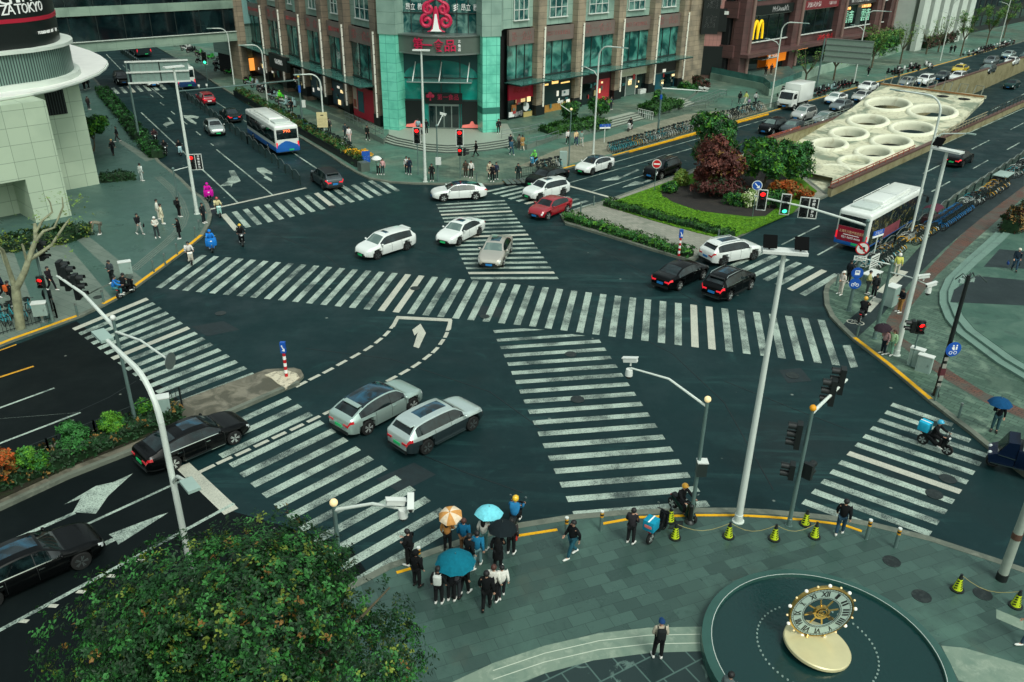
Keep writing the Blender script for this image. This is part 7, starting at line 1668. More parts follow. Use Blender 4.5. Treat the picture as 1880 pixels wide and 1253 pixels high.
def cabinet(label,base,d,h_=1.2,w_=.7,dp=.45,leg=.0,rz=.6):
 b=G(*base,KH);t=thing('street_cabinet',label,'cabinet',b,rz);q=MB('cabinet');q.box((0,0,leg+h_/2),(w_,dp,h_));q.build('body',t);q=MB('white_metal');q.box((0,0,leg+h_+.02),(w_+.06,dp+.06,.05));q.build('lid',t);q=MB('steel');q.box((.0,-dp/2-.005,leg+h_*.5),(w_*.84,.012,h_*.84),('flat',140,162,154));q.box((w_*.3,-dp/2-.02,leg+h_*.5),(.03,.03,.12));q.build('door',t)
 if leg:q=MB('steel');q.box((0,0,leg/2),(.14,.14,leg));q.box((0,0,.03),(.5,.4,.06));q.build('stand',t)
cabinet('grey-green street cabinet on a stand by the left plaza kerb',(235,516),0,.8,.75,.4,.55,.5);cabinet('grey-green street cabinet behind the black fence at lower left',(80,592),0,.75,.75,.5,.5,.3);cabinet('pale street cabinet on the left median',(306,776),0,1.0,.6,.45,.4,.4)
cabinet('left pale cabinet of the two beside the red pedestrian signal',(1678,672),0,1.05,.7,.35,0,-.7);cabinet('right pale cabinet of the two beside the red pedestrian signal',(1694,682),0,.95,.75,.35,0,-.7);cabinet('white kiosk cabinet beside the phone caller on the red path',(1633,560),0,1.3,.8,.6,0,.75)
t=thing('notice_stand','white notice stand with board and table on the right corner','stand',G(1598,520,KH),.75);q=MB('white_metal');q.box((0,0,.75),(1.5,.8,.05));q.build('table_top',t);[MB('steel').box((x,y,.37),(.05,.05,.74)).build('leg',t)for x in(-.7,.7)for y in(-.35,.35)];q=MB('white_metal');q.box((.6,.3,1.35),(1.2,.05,.9));o_=q.build('board',t);q=MB('black_metal');[q.box((.6,.27,1.65-.17*k),(1.0,.012,.06))for k in range(5)];q.build('lettering',o_)
t=thing('trash_bin','square silver litter bin stand at the far kerb','bin',G(930,336,KH),.3);q=MB('steel');[q.box((.5*k,0,.12),(.4,1.6,.06))for k in range(5)];q.build('grate',t)
BG='grey bollards along the kerbs'
pb=thing('bollard','x','bollard',(0,0,0),0,BG);q=MB('pole_grey');q.tube([(0,0,0),(0,0,.72)],.06,12);q.build('shaft',pb);q=MB('steel');q.tube([(0,0,.72),(0,0,.86)],.066,12);q.build('cap',pb)
pb2=thing('bollard','x','bollard',(0,0,0),0,'yellow banded bollards along the near kerb');q=MB('pole_grey');q.tube([(0,0,0),(0,0,.66)],.07,12);q.build('shaft',pb2);q=MB('white_metal');q.tube([(0,0,.9),(0,0,.96)],.074,12);q.build('cap',pb2);q=MB(('flat',210,150,30));[q.tube([(0,0,.66+.08*k),(0,0,.74+.08*k)],.072,12,('flat',210,150,30)if k%2==0 else 'black_metal')for k in range(3)];q.build('band',pb2)
def place(pr,spots,first=[0]):
 for i,(p,lb)in enumerate(spots):
  if i==0:pr.location=G(*p,KH);pr['label']=lb
  else:dup(pr,G(*p,KH),0,lb)
place(pb,[((360,437),'grey bollard on the left corner beside the blue scooter'),((367,424),'grey bollard at the bend of the left corner behind the blue scooter'),((326,468),'grey bollard behind the scooter rider in white'),((304,487),'grey bollard midway along the yellow kerb of the left corner'),((283,500),'grey bollard right of the stand-mounted street cabinet'),((191,556),'grey bollard beside the short yellow kerb at the left corner'),((143,581),'grey bollard at the end of the yellow kerb by the bare tree'),((1066,390),'left grey bollard at the upper end of the island strip'),((1090,378),'right grey bollard at the upper end of the island strip'),((1318,442),'grey bollard behind the white off-road car on the island'),((1535,525),'grey bollard at the tip of the right corner'),((1573,618),'grey bollard by the painted bicycle on the right corner'),((1640,640),'grey bollard beside the pair under the plum umbrella'),((1716,736),'grey bollard beside the bill-covered pole'),((1759,768),'grey bollard at the lowest zebra of the right corner'),((1343,195),'grey bollard below the restaurant terrace'),((1358,192),'grey bollard between the pedestrians below the restaurant terrace'),((875,335),'grey bollard at the far kerb between two waiting groups')])
place(pb2,[((770,1042),'banded bollard at the big tree beside the waiting group'),((1039,986),'banded bollard left of the person walking in jeans'),((1103,974),'banded bollard midway between the walking person and the delivery box'),((1590,990),'banded bollard just right of the person in jeans at the right cones'),((1643,1006),'banded bollard farthest right along the near kerb')])
b=thing('bollard','dark flared bollard at the foot of the camera pole on the near kerb','bollard',G(1266,959,KH),0);q=MB('black_metal');q.lathe((0,0,0),[(.22,0),(.2,.05),(.1,.12),(.09,.8),(.1,.82),(.06,.88)],14);q.build('shaft',b);
pcn=thing('traffic_cone','x','traffic cone',(0,0,0),0,'lime and black traffic cones');q=MB('black_metal');q.lathe((0,0,0),[(.24,0),(.24,.05),(.16,.06)],14);q.build('base',pcn)
q=MB('cone_lime');prof=[(.165,.06),(.145,.16),(.128,.25),(.11,.34),(.095,.43),(.08,.52)]
for k in range(5):q.lathe((0,0,0),[prof[k],prof[k+1]],14,'cone_lime')
for a in range(4):
 for k in range(4):q.bar((.158*math.cos(a*1.57+.2)*(1-k*.12),.158*math.sin(a*1.57+.2)*(1-k*.12),.12+k*.1),(.14*math.cos(a*1.57+.9)*(1-k*.12),.14*math.sin(a*1.57+.9)*(1-k*.12),.17+k*.1),.02,.05,'black_metal')
q.build('body',pcn);q=MB('black_metal');q.lathe((0,0,0),[(.08,.52),(.06,.62),(.05,.64),(.05,.72)],12);q.build('tip',pcn)
place(pcn,[((1230,957),'lime cone at the front wheel of the dark green scooter'),((1239,988),'lime cone just in front of the turquoise delivery box'),((1337,986),'lime cone at the foot of the tallest white mast'),((1421,990),'lime cone midway between the tallest mast and the signal pole'),((1478,963),'lime cone on the kerb line right of the signal pole'),((1495,986),'lime cone inside the kerb line right of the signal pole'),((1757,1083),'lime cone left of the thick utility pole'),((1864,1113),'lime cone right of the thick utility pole')])
def rope(label,pts):
 t=thing('barrier_rope',label,'rope',(0,0,0));P_=[G(x,y,KH)+V((0,0,z))for x,y,z in pts];q=MB(('flat',150,140,84));L2=[]
 for i in range(len(P_)-1):
  for k in range(7):u=k/6;L2.append(P_[i].lerp(P_[i+1],u)-V((0,0,.35*math.sin(PI*u))))
 q.tube(L2,.012,5);q.build('rope',t)
rope('thin rope sagging between the cones of the near kerb',[(1239,988,.68),(1337,986,.68),(1421,990,.68),(1495,986,.68)]);rope('thin rope between the two cones by the utility pole',[(1757,1083,.68),(1864,1113,.68)])
def arcs_fence(label,pts,step=2.4,h=1.05,mat='black_metal',light=True,group=None):
 t=thing('guard_fence',label,'fence',(0,0,0),0,group);P_=[G(*p,0)for p in pts];po,pa=MB(('flat',26,48,46)),MB(('flat',34,56,54));tp=MB('steel')  # top arcs take pale steel to paint a highlight on dark green rails
 for i in range(len(P_)-1):
  L_2=(P_[i+1]-P_[i]).length;n=max(1,round(L_2/step));d=(P_[i+1]-P_[i])/n
  for k in range(n):
   a,e=P_[i]+d*k,P_[i]+d*(k+1);po.box((a.x,a.y,h*.42),(.09,.09,h*.84))
   arc_=[a.lerp(e,u/8)+V((0,0,h*.78+h*.3*math.sin(PI*u/8)))for u in range(9)];tp.tube(arc_,.03,5)
   if step>2:pa.add([(a.x,a.y,.12)]+[tuple(p-V((0,0,.03)))for p in arc_]+[(e.x,e.y,.12)],[tuple(range(11))])
   for u in range(1,8):p=a.lerp(e,u/8);po.bar((p.x,p.y,.12),tuple(arc_[u]),.03,.03)
  po.box((P_[i+1].x,P_[i+1].y,h*.42),(.09,.09,h*.84))
 po.build('posts',t);tp.build('top_rail',t);return t
arcs_fence('dark green arched guard fence in the middle of the left road',[(300,147),(345,184),(455,265),(552,340)]);arcs_fence('dark arched guard fence between bus road and shared bicycles',[(1592,489),(1640,452),(1700,411),(1880,292),(1990,218)],2.6);arcs_fence('dark guard fence of the far side under the footbridge',[(222,98),(262,126)],2)
def bar_fence(label,P_,h=.95,step=.16,mat=('flat',22,34,34),z=KH):
 t=thing('bar_fence',label,'fence',(0,0,0));a=MB(mat);b_=MB(mat)
 for i in range(len(P_)-1):
  L_2=(P_[i+1]-P_[i]).length;n=max(1,round(L_2/step));m_=max(1,round(n/12))
  for k in range(n+1):p=P_[i].lerp(P_[i+1],k/n);w_=.07 if k%12==0 or k==n else .02;a.box((p.x,p.y,z+h/2),(w_,w_,h+(.1 if w_>.03 else 0)))
  for zz in(.12,h):b_.bar(UP(P_[i],z+zz),UP(P_[i+1],z+zz),.04,.04)
 a.build('bars',t);b_.build('rails',t);return t
K0=pm[16];bar_fence('dark bar fence between kerb and bicycles on the right road',[K0+ROAD_R*1-nR*.35,K0+ROAD_R*22-nR*.35,K0+ROAD_R*46-nR*.35],step=.4)
bar_fence('black bar fence on the left median hedge',[G(335,748,.2),G(250,783,.2),G(180,812,.2),G(95,846,.2),G(-20,892,.2)],1.1,.22,z=.2);bar_fence('black kerb fence around the bare tree pit',[G(-20,622,KH),G(40,603,KH),G(105,584,KH),G(98,560,KH)],.95,.2);bar_fence('dark bar fence at the far kerb behind the black saloon',[G(957,327,KH),G(1028,309,KH)],.9,.25)
def circ3(a,b,c):
 ax,ay,bx_,by_,cx_,cy_=a.x,a.y,b.x,b.y,c.x,c.y;d=2*(ax*(by_-cy_)+bx_*(cy_-ay)+cx_*(ay-by_))
 return V((((ax**2+ay**2)*(by_-cy_)+(bx_**2+by_**2)*(cy_-ay)+(cx_**2+cy_**2)*(ay-by_))/d,((ax**2+ay**2)*(cx_-bx_)+(bx_**2+by_**2)*(ax-cx_)+(cx_**2+cy_**2)*(bx_-ax))/d,0))
FA,FB,FC=G(1289,1165,.55),G(1462,1044,.55),G(1728,1186,.55);fc=circ3(FA,FB,FC);FRAD=(FA-fc).length-.0;FRAD=math.hypot(FA.x-fc.x,FA.y-fc.y)
mk('fountain_stone',(48,86,78),.25,var=.12,vscale=1.2,coords='Object');
def water():
 ma=bpy.data.materials.new('pool_water');ma.use_nodes=True;n=ma.node_tree;b_=n.nodes['Principled BSDF'];b_.inputs['Base Color'].default_value=lin((18,52,51));b_.inputs['Roughness'].default_value=.12
 geo=n.nodes.new('ShaderNodeNewGeometry');no=n.nodes.new('ShaderNodeTexNoise');no.inputs['Scale'].default_value=7;no.inputs['Detail'].default_value=4;n.links.new(geo.outputs['Position'],no.inputs['Vector']);bp=n.nodes.new('ShaderNodeBump');bp.inputs['Strength'].default_value=.25;bp.inputs['Distance'].default_value=.05;n.links.new(no.outputs[0],bp.inputs['Height']);n.links.new(bp.outputs[0],b_.inputs['Normal']);MATS['pool_water']=ma
water()
ft=thing('fountain','round dark stone fountain pool around the golden clock','fountain',(0,0,0));q=MB('fountain_stone');q.lathe((fc.x,fc.y,0),[(FRAD+.02,0),(FRAD+.02,.42),(FRAD,.5),(FRAD-.3,.55),(FRAD-.34,.55),(FRAD-.36,.1),(FRAD-.4,.08)],72);q.f.pop();q.m.pop();q.f.pop();q.m.pop();q.build('rim',ft,30)
q=MB('white_metal');q.lathe((fc.x,fc.y,0),[(FRAD-.30,.552),(FRAD-.30,.557),(FRAD-.315,.557),(FRAD-.315,.552)],72);q.f.pop();q.m.pop();q.f.pop();q.m.pop();q.build('rim_line',ft)
q=MB('pool_water');q.slab([(fc.x+(FRAD-.34)*math.cos(2*PI*k/64),fc.y+(FRAD-.34)*math.sin(2*PI*k/64))for k in range(64)],None,.44);struct(q.build('pool_water',angle=0))
cb=G(1501,1182,.62);q=MB('cabinet');q.lathe((0,0,0),[(.032,0),(.032,.05),(.018,.05),(.016,.0)],8);nz=q.mesh('nozzle')
for k in range(64):
 a=2*PI*k/64
 if not 13<=k<=19:obj('nozzle',nz,ft,(cb.x+1.9*math.cos(a),cb.y+1.9*math.sin(a),.425))
ck=thing('clock_sculpture','golden clock with roman numerals and white bulbs on a tilted gold disc','clock',(0,0,0));nn=V((.15,.03,1)).normalized();T=Matrix.Translation(cb)@V((0,0,1)).rotation_difference(nn).to_matrix().to_4x4()
q=MB('gold_pale');q.lathe((0,0,0),[(1.03,-.18),(1.09,-.12),(1.09,-.03),(1.06,0),(.05,.01)],48,None);q.v=[tuple(T@V(v))for v in q.v];q.build('disc',ck);q=MB('black_metal');q.tube([cb-V((0,0,.6)),cb-V((0,0,.2))],.35,16);q.build('base',ck)
dn=V((.04,-.97,.16)).normalized();dc=cb+V((.04,.30,1.06));T=face_T(dc,tuple(V((0,0,1)).cross(dn)),(0,0,1));RO=1.06
q=MB('gold');q.lathe((0,0,-.12),[(RO*.93,0),(RO,.02),(RO,.11),(RO*.96,.13),(RO*.93,.12)],48);q.f.pop();q.m.pop();q.f.pop();q.m.pop();q.v=[tuple(T@V(v))for v in q.v];q.build('rim',ck,40)
q=MB(('flat',166,186,176));q.lathe((0,0,0),[(RO*.95,-.05),(RO*.95,0),(RO*.56,0),(RO*.56,-.05)],48);q.f.pop();q.m.pop();q.f.pop();q.m.pop();q.v=[tuple(T@V(v))for v in q.v];dl=q.build('dial',ck,20)
q=MB('black_metal')
for r_,w_ in((RO*.935,.02),(RO*.875,.012),(RO*.60,.012),(RO*.55,.016)):q.strip(ringpath((0,0),r_,48),w_,.002,.008,closed=True)
for k in range(60):a=2*PI*k/60;q.bar((RO*.875*math.cos(a),RO*.875*math.sin(a),.004),(RO*.93*math.cos(a),RO*.93*math.sin(a),.004),.008,.006);q.bar((RO*.55*math.cos(a),RO*.55*math.sin(a),.004),(RO*.6*math.cos(a),RO*.6*math.sin(a),.004),.007,.006)
for k,s_ in enumerate(['XII','I','II','III','IIII','V','VI','VII','VIII','IX','X','XI']):
 a=PI/2-k*PI/6;Tn=Matrix.Translation((RO*.735*math.cos(a),RO*.735*math.sin(a),.002))@Matrix.Rotation(a-PI/2,4,'Z');q.text(s_,.29,None,Tn,.01,width=min(.28,.085*len(s_)+.02),bold=.02)
q.v=[tuple(T@V(v))for v in q.v];q.build('numerals',dl)
q=MB('gold');q.strip(ringpath((0,0),.23,28),.06,-.08,.03,closed=True);q.strip(ringpath((0,0),.15,28),.03,-.03,.05,closed=True);q.lathe((0,0,-.03),[(.06,0),(.06,.12),(.02,.14)],14)
for k in range(8):a=2*PI*k/8+.2;q.bar((.24*math.cos(a),.24*math.sin(a),-.03),(.55*math.cos(a),.55*math.sin(a),-.03),.045,.03)
q.v=[tuple(T@V(v))for v in q.v];q.build('gear',ck)
q=MB('gold')
for a,ln in((R(-32),.42),(R(172),.5)):q.bar((0,0,.08),(ln*math.cos(a),ln*math.sin(a),.08),.04,.02);c_=V((ln*.9*math.cos(a),ln*.9*math.sin(a),.07));q.slab([(c_.x+.11*math.cos(a+u),c_.y+.11*math.sin(a+u))for u in(0,2.2,PI,-2.2)],.07,.095,('flat',70,60,34))
q.v=[tuple(T@V(v))for v in q.v];q.build('hands',ck)
for k in range(18):
 a=2*PI*k/18+.1;big=k%2==0;q=MB('globe_warm' if not big else('glow',240,238,226,.25));q.ball(T@V(((RO+.05)*math.cos(a),(RO+.05)*math.sin(a),-.03)),.06 if big else .036,None,10,7);q.build('bulb',ck)
q=MB('gold');q.tube([cb+V((-.3,.22,.02)),dc-V((.3,-.0,.98))],.06,8);q.tube([cb+V((.3,.3,.0)),dc+V((.3,.1,-.98))],.06,8);q.build('support',ck)
flat('pale_step_band',[(830,1253),(905,1218),(1000,1186),(1100,1163),(1190,1153),(1290,1151),(1291,1196),(1195,1199),(1090,1213),(1000,1237),(960,1253),(930,1270),(800,1270)],'pale_steps',KH+.006)
mb=MB('wet_paving');mb.slab([G(*p,KH)for p in[(960,1256),(1000,1237),(1090,1213),(1195,1199),(1291,1196),(1310,1260),(1330,1340),(900,1340)]],None,KH+.005);struct(mb.build('wet_court',angle=0))
mb=MB(('flat',196,204,186));
for off in(14,30):mb.strip([G(x,y+off,KH)for x,y in[(905,1218),(1000,1186),(1100,1163),(1190,1153),(1290,1151)]],.025,KH,KH+.012)
struct(mb.build('step_edge',angle=0))
flat('pale_step_band',[(1728,1186),(1770,1190),(1880,1222),(1960,1250),(1960,1300),(1760,1250)],'pale_steps',KH+.006);flat('paving_band',[(1829,1119),(1880,1140),(1880,1158),(1829,1136)],'pale_steps',KH+.006)
mh=MB('iron_cover')
for px,py,r_ in[(1637,1031,.33),(1692,1095,.34),(1804,1091,.33),(180,546,.3),(1232,964,.0)]:
 if r_:mh.lathe(G(px,py,KH),[(r_,0),(r_,.012),(r_*.88,.012),(r_*.86,.008),(.02,.010)],20)
dk=[G(*p,KH)for p in[(1255,957),(1252,972),(1226,972),(1234,957)]];mh.slab(dk,KH,KH+.012);struct(mh.build('pavement_manholes',angle=0))
def leafm(key,rgb,var=.35):
 ma=mk(key,rgb,rough=.55,var=var,vscale=3.5,spec=.3);return key
for k_,c_ in dict(leaf_deep=(24,58,27),leaf_mid=(44,96,42),leaf_olive=(98,112,42),leaf_rust=(112,84,40),leaf_bright=(74,122,32),leaf_hedge=(44,84,30),leaf_red=(70,36,32),leaf_red2=(92,48,38),leaf_orange=(150,72,26),leaf_spring=(100,130,60),leaf_dark=(24,46,24),leaf_hang=(84,84,40),leaf_lawn=(96,142,24)).items():leafm(k_,tuple(int(v*1.12)for v in c_))
mk('bark',(92,84,66),.9,var=.3,vscale=5,bump=.5,bscale=14);mk('bark_plane',(138,140,112),.8,var=.35,vscale=3,bump=.4,bscale=9);mk('flower_yellow',(236,178,30),.6);mk('flower_white',(214,220,180),.6)
def leaves(parent,name,pts,size,mats,seed=1,per=6,stuff=False,droop=.35,jitter=.5):
 """rosettes of folded leaves at the given points; pts = (position, outward direction)"""
 r_=random.Random(seed);vs,fs,mi=[],[],[]
 for(p,d)in pts:
  m_=r_.choices(range(len(mats)),[w_ for _,w_ in mats])[0];d=(d+V((r_.gauss(0,.4),r_.gauss(0,.4),r_.gauss(.25,.3)))).normalized()
  a=d.cross(V((0,0,1))if abs(d.z)<.9 else V((1,0,0))).normalized();b=d.cross(a);ph=r_.random()*6.28;s0=size*r_.uniform(.75,1.3)
  for k in range(per):
   t=ph+2*PI*k/per+r_.uniform(-.3,.3);o=a*math.cos(t)+b*math.sin(t);u=(o+d*r_.uniform(-.1,.6)-V((0,0,droop*r_.random()))).normalized();s=s0*r_.uniform(.7,1.15);w_=u.cross(d).normalized()*s*.30;n=w_.cross(u).normalized()*s*.10
   q=p+V((r_.gauss(0,1),r_.gauss(0,1),r_.gauss(0,1)))*size*jitter*.5;i=len(vs);vs+=[tuple(q),tuple(q+u*s*.5+w_+n),tuple(q+u*s),tuple(q+u*s*.5-w_+n)];fs+=[(i,i+1,i+2),(i,i+2,i+3)];mi+=[m_,m_]
 me=bpy.data.meshes.new(name);me.from_pydata(vs,[],fs);[me.materials.append(M(k))for k,_ in mats];me.polygons.foreach_set('material_index',mi);me.update()
 o=bpy.data.objects.new(name,me);COL.objects.link(o);o.parent=parent
 if stuff:o['kind']='stuff'
 return o
def blob(c,rad,n,seed,lumps=9,shell=.55,zmin=-.6,gap=.0):
 """points through a lumpy crown: several overlapping lobes, denser near their skins, with gaps"""
 r_=random.Random(seed);c=V(c);R_=V(rad)if hasattr(rad,'__len__')else V((rad,)*3);L_=[]
 for i in range(lumps):
  while True:
   d=V((r_.gauss(0,1),r_.gauss(0,1),r_.gauss(0,1))).normalized()
   if d.z>zmin:break
  f=r_.uniform(.45,.74);L_.append((V((d.x*R_.x*f,d.y*R_.y*f,d.z*R_.z*f)),r_.uniform(.22,.46)))
 L_.append((V((0,0,0)),.62));out=[]
 while len(out)<n:
  l,k=r_.choice(L_);d=V((r_.gauss(0,1),r_.gauss(0,1),r_.gauss(.15,1))).normalized();f=(shell+(1-shell)*r_.random())*k;p=l+V((d.x*R_.x*f,d.y*R_.y*f,d.z*R_.z*f))
  if p.z<zmin*R_.z:continue
  if gap and(math.sin(p.x*2.1+seed)+math.sin(p.y*2.6+1)+math.sin(p.z*2.9+2))>3-gap*3:continue
  out.append((c+p,(d+p.normalized()*.5).normalized()))
 return out
def limbs(parent,base,c,rad,n,r0,mat='bark',seed=1,name='trunk'):
 r_=random.Random(seed);q=MB(mat);base,c=V(base),V(c);f=base.lerp(c,.45)+V((r_.gauss(0,.1),r_.gauss(0,.1),0));q.tube([base,base.lerp(f,.5)+V((.05,.03,0)),f],[r0*1.25,r0,r0*.8],10)
 for i in range(n):
  a=2*PI*i/n+r_.uniform(-.4,.4);e=c+V((math.cos(a)*rad[0]*.75,math.sin(a)*rad[1]*.75,rad[2]*r_.uniform(-.1,.7)));m_=f.lerp(e,.5)+V((0,0,rad[2]*.12));q.tube([f,m_,e],[r0*.55,r0*.32,r0*.1],7)
  for k in range(2):e2=m_.lerp(e,.3)+V((r_.gauss(0,.3)*rad[0],r_.gauss(0,.3)*rad[1],rad[2]*r_.uniform(.1,.6)));q.tube([m_,e2],[r0*.25,r0*.07],5)
 return q.build(name,parent,60)
def tree(label,base,h,rad,n,size,mats,seed,r0=.14,cat='tree',name='tree',group=None,lumps=9,gap=.1,zmin=-.6):
 b=G(*base,.2)if isinstance(base,tuple)else base;t=thing(name,label,cat,(0,0,0),0,group);c=b+V((0,0,h));limbs(t,b,c,rad,6,r0,seed=seed);leaves(t,'crown',blob(c,rad,n,seed,lumps,gap=gap,zmin=zmin),size,mats,seed);return t
def shrub(label,base,rad,n,size,mats,seed,z=.2,group=None,name='shrub',lumps=7):
 b=G(*base,z)if isinstance(base,tuple)else base;t=thing(name,label,'shrub',(0,0,0),0,group);q=MB('bark');[q.tube([b+V((dx*.3,dy*.3,0)),b+V((dx,dy,rad[2]*.9))],.025,5)for dx,dy in((.1,0),(-.1,.1),(0,-.12))];q.build('stem',t)
 leaves(t,'foliage',blob(b+V((0,0,rad[2]*.8)),rad,n,seed,lumps,.6,-.8),size,mats,seed);return t
def hedge(label,P_,w_,h,dens,size,mats,seed,z=.2,name='hedge',cat='hedge'):
 t=thing(name,label,cat,(0,0,0));r_=random.Random(seed);pts=[]
 for i in range(len(P_)-1):
  d=P_[i+1]-P_[i];d.z=0;L_2=d.length;u=d.normalized();n=V((-u.y,u.x,0))
  for k in range(int(L_2*dens)):
   s=r_.random();hh=h*(1+.16*math.sin(s*L_2*1.7+seed)+.1*math.sin(s*L_2*4.1));y=r_.uniform(-.5,.5)*w_;zz=hh*(1-r_.random()**2.5);
   if r_.random()<.35:y=math.copysign(w_*.5,y)
   pts.append((UP(P_[i]+d*s+n*y,z+zz),(n*y*1.6+V((0,0,.5))).normalized()))
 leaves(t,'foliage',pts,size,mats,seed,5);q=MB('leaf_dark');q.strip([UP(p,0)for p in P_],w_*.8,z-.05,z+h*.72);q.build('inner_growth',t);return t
tc0=G(468,1192,5.2);bt=thing('broadleaf_tree','big broadleaf tree with olive new leaves filling the lower left','tree',(0,0,0));tb=UP(tc0,.1)+V((.2,-.3,0));limbs(bt,tb,tc0,(4.6,3.6,2.3),9,.2,seed=5)
leaves(bt,'crown',blob(tc0,(4.75,4.3,3.0),9500,3,34,.74,-.5,.6),.115,[('leaf_deep',7),('leaf_mid',4.5),('leaf_olive',1.1),('leaf_rust',.25),('leaf_dark',4)],3,8,jitter=.9)
A_=[('leaf_mid',3),('leaf_deep',3),('leaf_bright',1)]
tree('round dark green tree behind the red tree on the island',(1300,328),3.6,(2.7,2.7,2.7),1500,.3,A_,21,zmin=-.9);tree('dark red maple in the middle of the island',(1305,348),2.9,(3.1,2.8,2.6),1700,.28,[('leaf_red',4),('leaf_red2',2),('leaf_rust',.6)],22,zmin=-.9)
tree('green tree on the island right of the red maple',(1400,345),3.0,(2.7,2.6,2.5),1500,.28,[('leaf_mid',3),('leaf_bright',2),('leaf_deep',2)],23,zmin=-.9);tree('green tree at the island end by the underpass wall',(1448,334),2.4,(2.2,2.2,2.2),1100,.28,A_,24,zmin=-.9)
shrub('orange-brown shrub at the lower right end of the island',(1455,366),(2.4,1.5,.95),900,.22,[('leaf_orange',3),('leaf_rust',3)],25);shrub('low dark red shrub under the island maple',(1320,362),(3.4,1.6,1.0),900,.22,[('leaf_red',3),('leaf_dark',1)],26)
shrub('yellow-green ball shrub at the left tip of the island bed',(1248,342),(1.0,.9,.9),420,.2,[('leaf_olive',3),('leaf_spring',2)],27);shrub('low green shrub beside the yellow-green ball shrub',(1232,355),(.9,.8,.6),320,.2,A_,28);shrub('white-flowering shrub on the island by the blue arrow sign',(1378,380),(1.1,.9,.9),420,.19,[('flower_white',2),('leaf_spring',3)],29);shrub('low green plants along the edge of the island bed',(1350,376),(2.2,.7,.55),420,.2,A_,30);shrub('green shrub behind the blue arrow sign',(1412,382),(1.6,1.1,1.0),520,.22,A_,31)
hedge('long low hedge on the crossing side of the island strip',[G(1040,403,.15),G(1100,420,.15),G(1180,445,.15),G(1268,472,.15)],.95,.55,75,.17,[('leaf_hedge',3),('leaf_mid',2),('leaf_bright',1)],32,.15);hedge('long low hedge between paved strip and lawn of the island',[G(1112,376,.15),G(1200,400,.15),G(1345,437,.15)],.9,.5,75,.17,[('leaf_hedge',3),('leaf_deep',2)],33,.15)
def scatter(name,poly,n,size,mats,seed,z):
 r_=random.Random(seed);P_=[V((p.x,p.y))for p in poly];x0,x1=min(p.x for p in P_),max(p.x for p in P_);y0,y1=min(p.y for p in P_),max(p.y for p in P_);out=[]
 while len(out)<n:
  p=V((r_.uniform(x0,x1),r_.uniform(y0,y1)))
  if inpoly(p,P_):out.append((V((p.x,p.y,z)),V((0,0,1))))
 o=leaves(None,name,out,size,mats,seed,4,droop=0);o['kind']='stuff';tag(o,'short mown grass of the island lawn','grass');return o
scatter('grass',[G(*p,.2)for p in[(1109,377),(1133,369),(1212,341),(1250,330),(1212,356),(1240,376),(1300,392),(1375,402),(1404,401),(1430,385),(1450,390),(1408,410),(1350,435),(1330,438),(1280,427),(1200,405)]],9000,.085,[('leaf_lawn',5),('leaf_bright',2)],34,.2)
hedge('mixed dark hedge of the left median',[G(325,762,.2),G(240,798,.2),G(120,846,.2),G(-20,900,.2)],1.3,.75,110,.15,[('leaf_deep',3),('leaf_dark',3),('leaf_rust',1)],40,.2)
MG='shrubs of the left median'
for p,r_,ms,lb in(((262,758),.42,[('leaf_bright',2),('leaf_mid',2)],'small bright green ball shrub beside the grey signal pole'),((213,792),.60,[('leaf_bright',3),('leaf_mid',1)],'bright green ball shrub left of the grey signal pole'),((145,822),.82,[('leaf_mid',3),('leaf_deep',1)],'largest mid green ball shrub of the left median'),((66,862),.72,[('leaf_bright',2),('leaf_mid',2)],'ball shrub next to the orange shrub on the left median'),((8,884),.85,[('leaf_orange',3),('leaf_rust',2)],'orange shrub at the left edge of the median')):shrub(lb,p,(r_*1.15,r_*1.15,r_),int(900*r_),.13,ms,int(p[0])+3,.55,MG,'ball_shrub')
hp=[G(*p,KH)for p in[(430,176),(505,220),(560,252),(610,281),(655,308)]];fw=thing('hedge_railing','black railing carrying the long hedge of the mall side','fence',(0,0,0));q=MB('black_metal');q.strip(hp,.12,KH,KH+.75);q.build('railing',fw);q=MB('fascia_grey');q.box(UP(G(668,314,KH),.55),(.9,.9,.9),None,.6);q.build('end_pier',fw)
hedge('long hanging hedge between left road and the scooters of the mall',[p+V((.55,.3,0))for p in hp],1.0,.95,60,.2,[('leaf_hang',3),('leaf_mid',3),('leaf_deep',2)],45,KH+.1);shrub('yellow flowers at the end of the hedge by the blue parking board',(655,290),(1.5,.8,.5),420,.18,[('flower_yellow',3),('leaf_bright',1)],46,KH+.4,name='flower_bed')
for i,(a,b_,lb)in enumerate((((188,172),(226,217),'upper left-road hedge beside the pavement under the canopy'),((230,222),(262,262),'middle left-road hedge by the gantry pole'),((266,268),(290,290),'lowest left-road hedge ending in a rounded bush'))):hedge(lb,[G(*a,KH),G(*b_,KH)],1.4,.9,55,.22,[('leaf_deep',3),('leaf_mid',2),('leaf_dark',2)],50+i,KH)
tree('small green tree in front of the stone building side',(172,278),2.5,(1.9,1.9,1.5),900,.26,A_+[('leaf_bright',2)],55,.08);hedge('low dark hedge at the foot of the stone wall',[G(185,334,KH),G(248,328,KH)],1.2,.6,70,.2,[('leaf_deep',3),('leaf_dark',2)],56,KH);hedge('dark planting bed at the foot of the left stone block',[G(-30,462,KH),G(40,455,KH),G(118,442,KH),G(152,428,KH)],2.0,.8,110,.2,[('leaf_deep',2),('leaf_dark',4),('leaf_olive',1)],57,KH)
hd_=[('leaf_hedge',3),('leaf_deep',2)]
hedge('green hedge between ramp rail and coffee shop steps',[G(1000,246,.6),G(1055,238,.6),G(1108,229,.6)],2.2,.8,130,.26,hd_,60,.5);hedge('green hedge between coffee shop steps and hotel end steps',[G(1186,206,.6),G(1240,192,.6)],2.4,.8,130,.26,hd_,61,.5)
